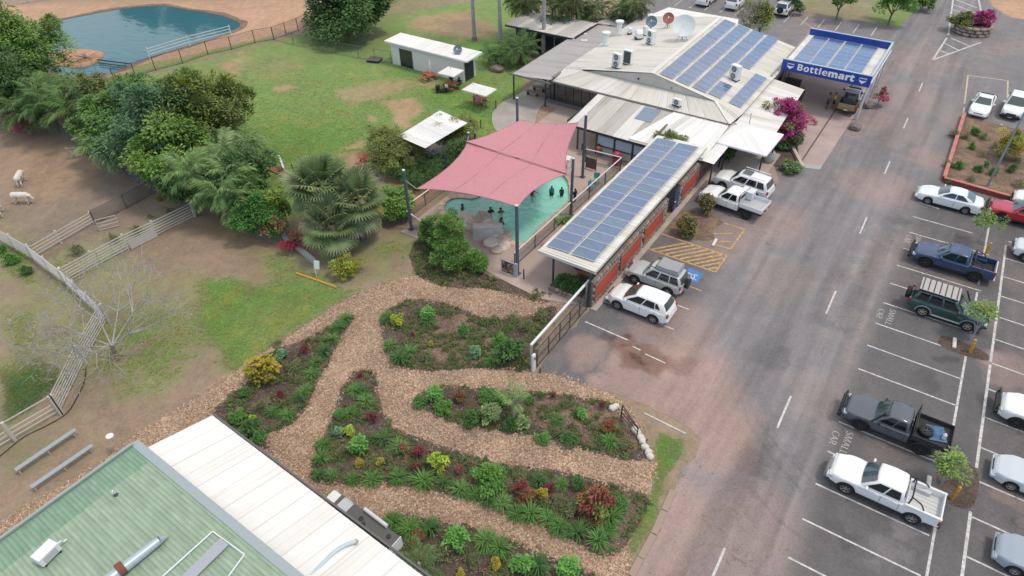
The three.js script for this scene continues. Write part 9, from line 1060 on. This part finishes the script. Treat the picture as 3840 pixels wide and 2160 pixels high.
function figure(pose) {
  if (poseCache[pose]) return poseCache[pose]; const J = poses[pose], ex = (p, q, l) => { const d = v3(q).sub(v3(p)).normalize().multiplyScalar(l); return [q[0] + d.x, q[1] + d.y, q[2] + d.z]; };
  const cap = [[J.head, [J.head[0] + 0.01, J.head[1] + 0.06, 0], 0.085, 0.092], [J.neck, J.head, 0.055, 0.06], [J.neck, J.chest, 0.09, 0.135], [J.chest, [J.hip[0], J.hip[1] + 0.12, 0], 0.14, 0.115], [[J.hip[0], J.hip[1] + 0.05, 0.06], [J.hip[0], J.hip[1] + 0.05, -0.06], 0.115, 0.115]];
  for (let i = 0; i < 2; i++) { const sg = i ? -1 : 1; cap.push([[J.chest[0], J.sh[i][1], sg * 0.08], J.sh[i], 0.075, 0.06], [J.sh[i], J.el[i], 0.052, 0.042], [J.el[i], J.wr[i], 0.042, 0.029], [J.wr[i], ex(J.el[i], J.wr[i], 0.08), 0.034, 0.026], [[J.hip[0], J.hip[1], sg * 0.09], J.kn[i], 0.088, 0.058], [J.kn[i], J.an[i], 0.056, 0.038], [J.an[i], [J.an[i][0] + 0.15, 0.04, J.an[i][2] + sg * 0.03], 0.042, 0.03]); }
  const body = merge([bodyMesh(cap, [0.05, 0.85, 0], 0.98, 60, 0.05), ...fingers(J.wr[0], J.el[0]), ...fingers(J.wr[1], J.el[1]), new THREE.ConeGeometry(0.018, 0.04, 6).rotateZ(-1.2).translate(J.head[0] + 0.1, J.head[1] + 0.015, 0), new THREE.SphereGeometry(0.022, 6, 5).scale(0.6, 1.3, 0.5).translate(J.head[0], J.head[1] + 0.02, 0.092), new THREE.SphereGeometry(0.022, 6, 5).scale(0.6, 1.3, 0.5).translate(J.head[0], J.head[1] + 0.02, -0.092)]);
  const torso = [[J.neck.map((v, i) => i === 1 ? v - 0.06 : v), J.chest, 0.11, 0.152], [J.chest, [J.hip[0], J.hip[1] + 0.06, 0], 0.157, 0.142]]; const legs = [[[J.hip[0], J.hip[1] + 0.07, 0.06], [J.hip[0], J.hip[1] + 0.07, -0.06], 0.128, 0.128]];
  for (let i = 0; i < 2; i++) { const sg = i ? -1 : 1, m = [0, 1, 2].map((q) => lerp(J.sh[i][q], J.el[i][q], 0.6)), kk = [0, 1, 2].map((q) => lerp([J.hip[0], J.hip[1], sg * 0.09][q], J.kn[i][q], 0.75)); torso.push([[J.chest[0], J.sh[i][1], sg * 0.08], J.sh[i], 0.09, 0.074], [J.sh[i], m, 0.068, 0.066]); legs.push([[J.hip[0], J.hip[1], sg * 0.09], kk, 0.104, 0.092]); }
  const shirt = bodyMesh(torso, [0.05, 0.95, 0], 0.8, 44, 0.05), shorts = bodyMesh(legs, [0.1, 0.75, 0], 0.6, 40, 0.05);
  const hair = new THREE.SphereGeometry(0.108, 14, 9, 0, 6.3, 0, 1.75).scale(1.06, 1.0, 1.0).rotateZ(0.42).translate(J.head[0] - 0.012, J.head[1] + 0.05, 0);
  const eyes = merge([1, -1].map((s) => new THREE.SphereGeometry(0.012, 6, 5).translate(J.head[0] + 0.088, J.head[1] + 0.045, s * 0.034)).concat([bx(0.01, 0.008, 0.045, J.head[0] + 0.088, J.head[1] - 0.03, 0)]));
  return (poseCache[pose] = { body, shirt, shorts, hair, eyes });
}
const skins = [std(0.16, 0.085, 0.05, 0.6), std(0.34, 0.2, 0.135, 0.6), std(0.1, 0.052, 0.034, 0.6), std(0.46, 0.3, 0.22, 0.6)], hairM = [std(0.012, 0.01, 0.009, 0.8), std(0.06, 0.035, 0.02, 0.8)], eyeM = std(0.02, 0.015, 0.015, 0.3);
function person(label, pose, pos, turn, skin, shirt, shorts, o = {}) { const f = figure(pose), t = thing('person', label, 'person', pos, turn, o.group); part('body', f.body, skins[skin], t); if (shirt) part('shirt', f.shirt, std(...shirt, 0.9), t); if (shorts) part('shorts', f.shorts, std(...shorts, 0.9), t); part('hair', f.hair, hairM[o.hair ?? 0], t); part('eyes', f.eyes, eyeM, t); if (o.s) t.scale.setScalar(o.s); return t; }
const gSwim = { group: 'swimmers in the pool' };
person('swimmer alone in the left lobe of the pool', 'wade', [-30.2, -1.3, -37.3], 0.5, 2, null, [0.02, 0.02, 0.03], gSwim); person('swimmer in the middle of the pool, left of a close pair', 'wade', [-27.95, -1.32, -38.2], -0.6, 0, [0.03, 0.03, 0.04], [0.02, 0.02, 0.03], gSwim); person('swimmer in the middle of the pool, right of a close pair', 'wade', [-27.2, -1.34, -38.6], 2.4, 0, null, [0.02, 0.03, 0.06], gSwim); person('swimmer nearest the waterfall rocks in dark rash shirt', 'wade', [-26.3, -1.3, -37.35], 1.2, 1, [0.02, 0.025, 0.03], [0.02, 0.02, 0.03], gSwim);
person('bather under the sail edge in a brown top', 'wade', [-26.4, -1.0, -42.2], 0.2, 0, [0.12, 0.05, 0.04], [0.03, 0.03, 0.03], gSwim); person('bather in a teal shirt wading on the pool beach', 'stand', [-24.95, -0.5, -43.0], -0.8, 2, [0.03, 0.2, 0.24], [0.02, 0.03, 0.05], { ...gSwim, s: 0.8 }); person('bather in dark clothes on the pool beach beside the teal shirt', 'stand', [-24.2, -0.5, -43.4], 2.2, 0, [0.03, 0.03, 0.05], [0.03, 0.03, 0.04], { ...gSwim, s: 0.75 }); person('person in black beside the right sail pole', 'stand', [-22.7, 0.06, -43.0], 2.8, 2, [0.02, 0.02, 0.03], [0.02, 0.02, 0.03], { s: 0.75 });
person('person in a blue shirt sitting at the shed bench', 'sit', [-17.75, 0.4, -34.4], -0.4, 1, [0.02, 0.05, 0.3], [0.1, 0.1, 0.2], { s: 1 });
person('worker in a yellow hi-vis shirt beside the muddy pickup', 'stand', [-9.05, 0.04, -72.2], 0.3, 1, [0.45, 0.5, 0.04], [0.015, 0.02, 0.04]); person('person in a grey shirt beside the hi-vis worker', 'stand', [-9.55, 0.04, -71.9], -0.3, 0, [0.16, 0.17, 0.18], [0.02, 0.025, 0.04]); person('person in black walking out from the shop front', 'stand', [-12.2, 0.04, -71.6], -1.2, 0, [0.015, 0.015, 0.02], [0.02, 0.02, 0.025]);
person('person in black sitting on the left of the umbrella table', 'sit', [-45.8, 0, -56.35], -1.57 + 0.1, 1, [0.015, 0.015, 0.02], [0.02, 0.02, 0.03]); person('person in black sitting on the right of the umbrella table', 'sit', [-44.6, 0, -56.25], -1.57 + 0.1, 0, [0.02, 0.02, 0.025], [0.03, 0.03, 0.05]);
person('person in a pink top sitting near the oblong umbrella pole', 'sit', [-40.35, 0, -53.65], 1.57 + 0.25, 3, [0.5, 0.22, 0.42], [0.4, 0.2, 0.35], { hair: 1 }); person('person in a red top sitting left under the oblong umbrella', 'sit', [-41.2, 0, -55.05], -1.57 + 0.25, 1, [0.35, 0.09, 0.08], [0.3, 0.25, 0.25]);
person('bare-shouldered person sitting in the dark bar doorway', 'sit', [-26.0, 0.06, -50.4], 1.2, 3, [0.05, 0.02, 0.02], [0.3, 0.2, 0.15]); person('person in orange sitting at the bar window', 'sit', [-24.6, 0.06, -50.7], 1.57, 1, [0.42, 0.14, 0.04], [0.1, 0.1, 0.1]);
// white cattle in the paddock
function cattle(down) { const hy = down ? 0.75 : 1.15; const c = [[[-0.72, 1.02, 0], [0.0, 0.98, 0], 0.27, 0.31], [[0.0, 0.98, 0], [0.55, 1.02, 0], 0.31, 0.27], [[0.55, 1.08, 0], [0.92, down ? 0.92 : 1.2, 0], 0.2, 0.14], [[0.92, down ? 0.92 : 1.2, 0], [1.22, hy - (down ? 0.2 : 0.02), 0], 0.125, 0.075], [[-0.95, 0.98, 0], [-1.02, 0.4, 0], 0.035, 0.03]]; for (const s of [1, -1]) { c.push([[0.55, 0.9, s * 0.16], [0.58, 0.48, s * 0.17], 0.12, 0.065], [[0.58, 0.48, s * 0.17], [0.55, 0.06, s * 0.17], 0.06, 0.05]); c.push([[-0.68, 0.95, s * 0.16], [-0.6, 0.62, s * 0.18], 0.17, 0.09], [[-0.6, 0.62, s * 0.18], [-0.78, 0.4, s * 0.18], 0.085, 0.06], [[-0.78, 0.4, s * 0.18], [-0.74, 0.06, s * 0.18], 0.055, 0.048]); c.push([[0.95, down ? 0.98 : 1.25, s * 0.09], [0.9, down ? 1.0 : 1.27, s * 0.24], 0.04, 0.02]); } return bodyMesh(c, [0.08, 0.75, 0], 1.25, 62, 0.08); }
const cowMat = new THREE.MeshStandardMaterial({ map: grainTex(1, 128, [0.74, 0.7, 0.64], 0.1, 6, 0.05), roughness: 0.9 });
{ const a = cattle(true), b = cattle(false); for (const [g, p, turn, lab] of [[a, [-65.9, 0, -19.57], 2.4, 'white cow lowering its head, topmost of the three'], [a, [-62.47, 0, -17.91], 0.55, 'white cow seen from behind, middle of the three'], [b, [-62.31, 0, -15.87], -0.5, 'white cow cut off by the left edge']]) { const t = thing('cow', lab, 'cow', [p[0], 0, p[2]], turn, 'white cattle in the paddock'); t.scale.setScalar(0.86); part('body', g, cowMat, t); part('hooves', merge([[0.55, 0.17], [0.55, -0.17], [-0.74, 0.18], [-0.74, -0.18]].map(([x, z]) => cyl(0.06, 0.05, 0.08, 8, x, 0, z))), std(0.06, 0.05, 0.045, 0.8), t); } }

renderer.render(scene, camera);
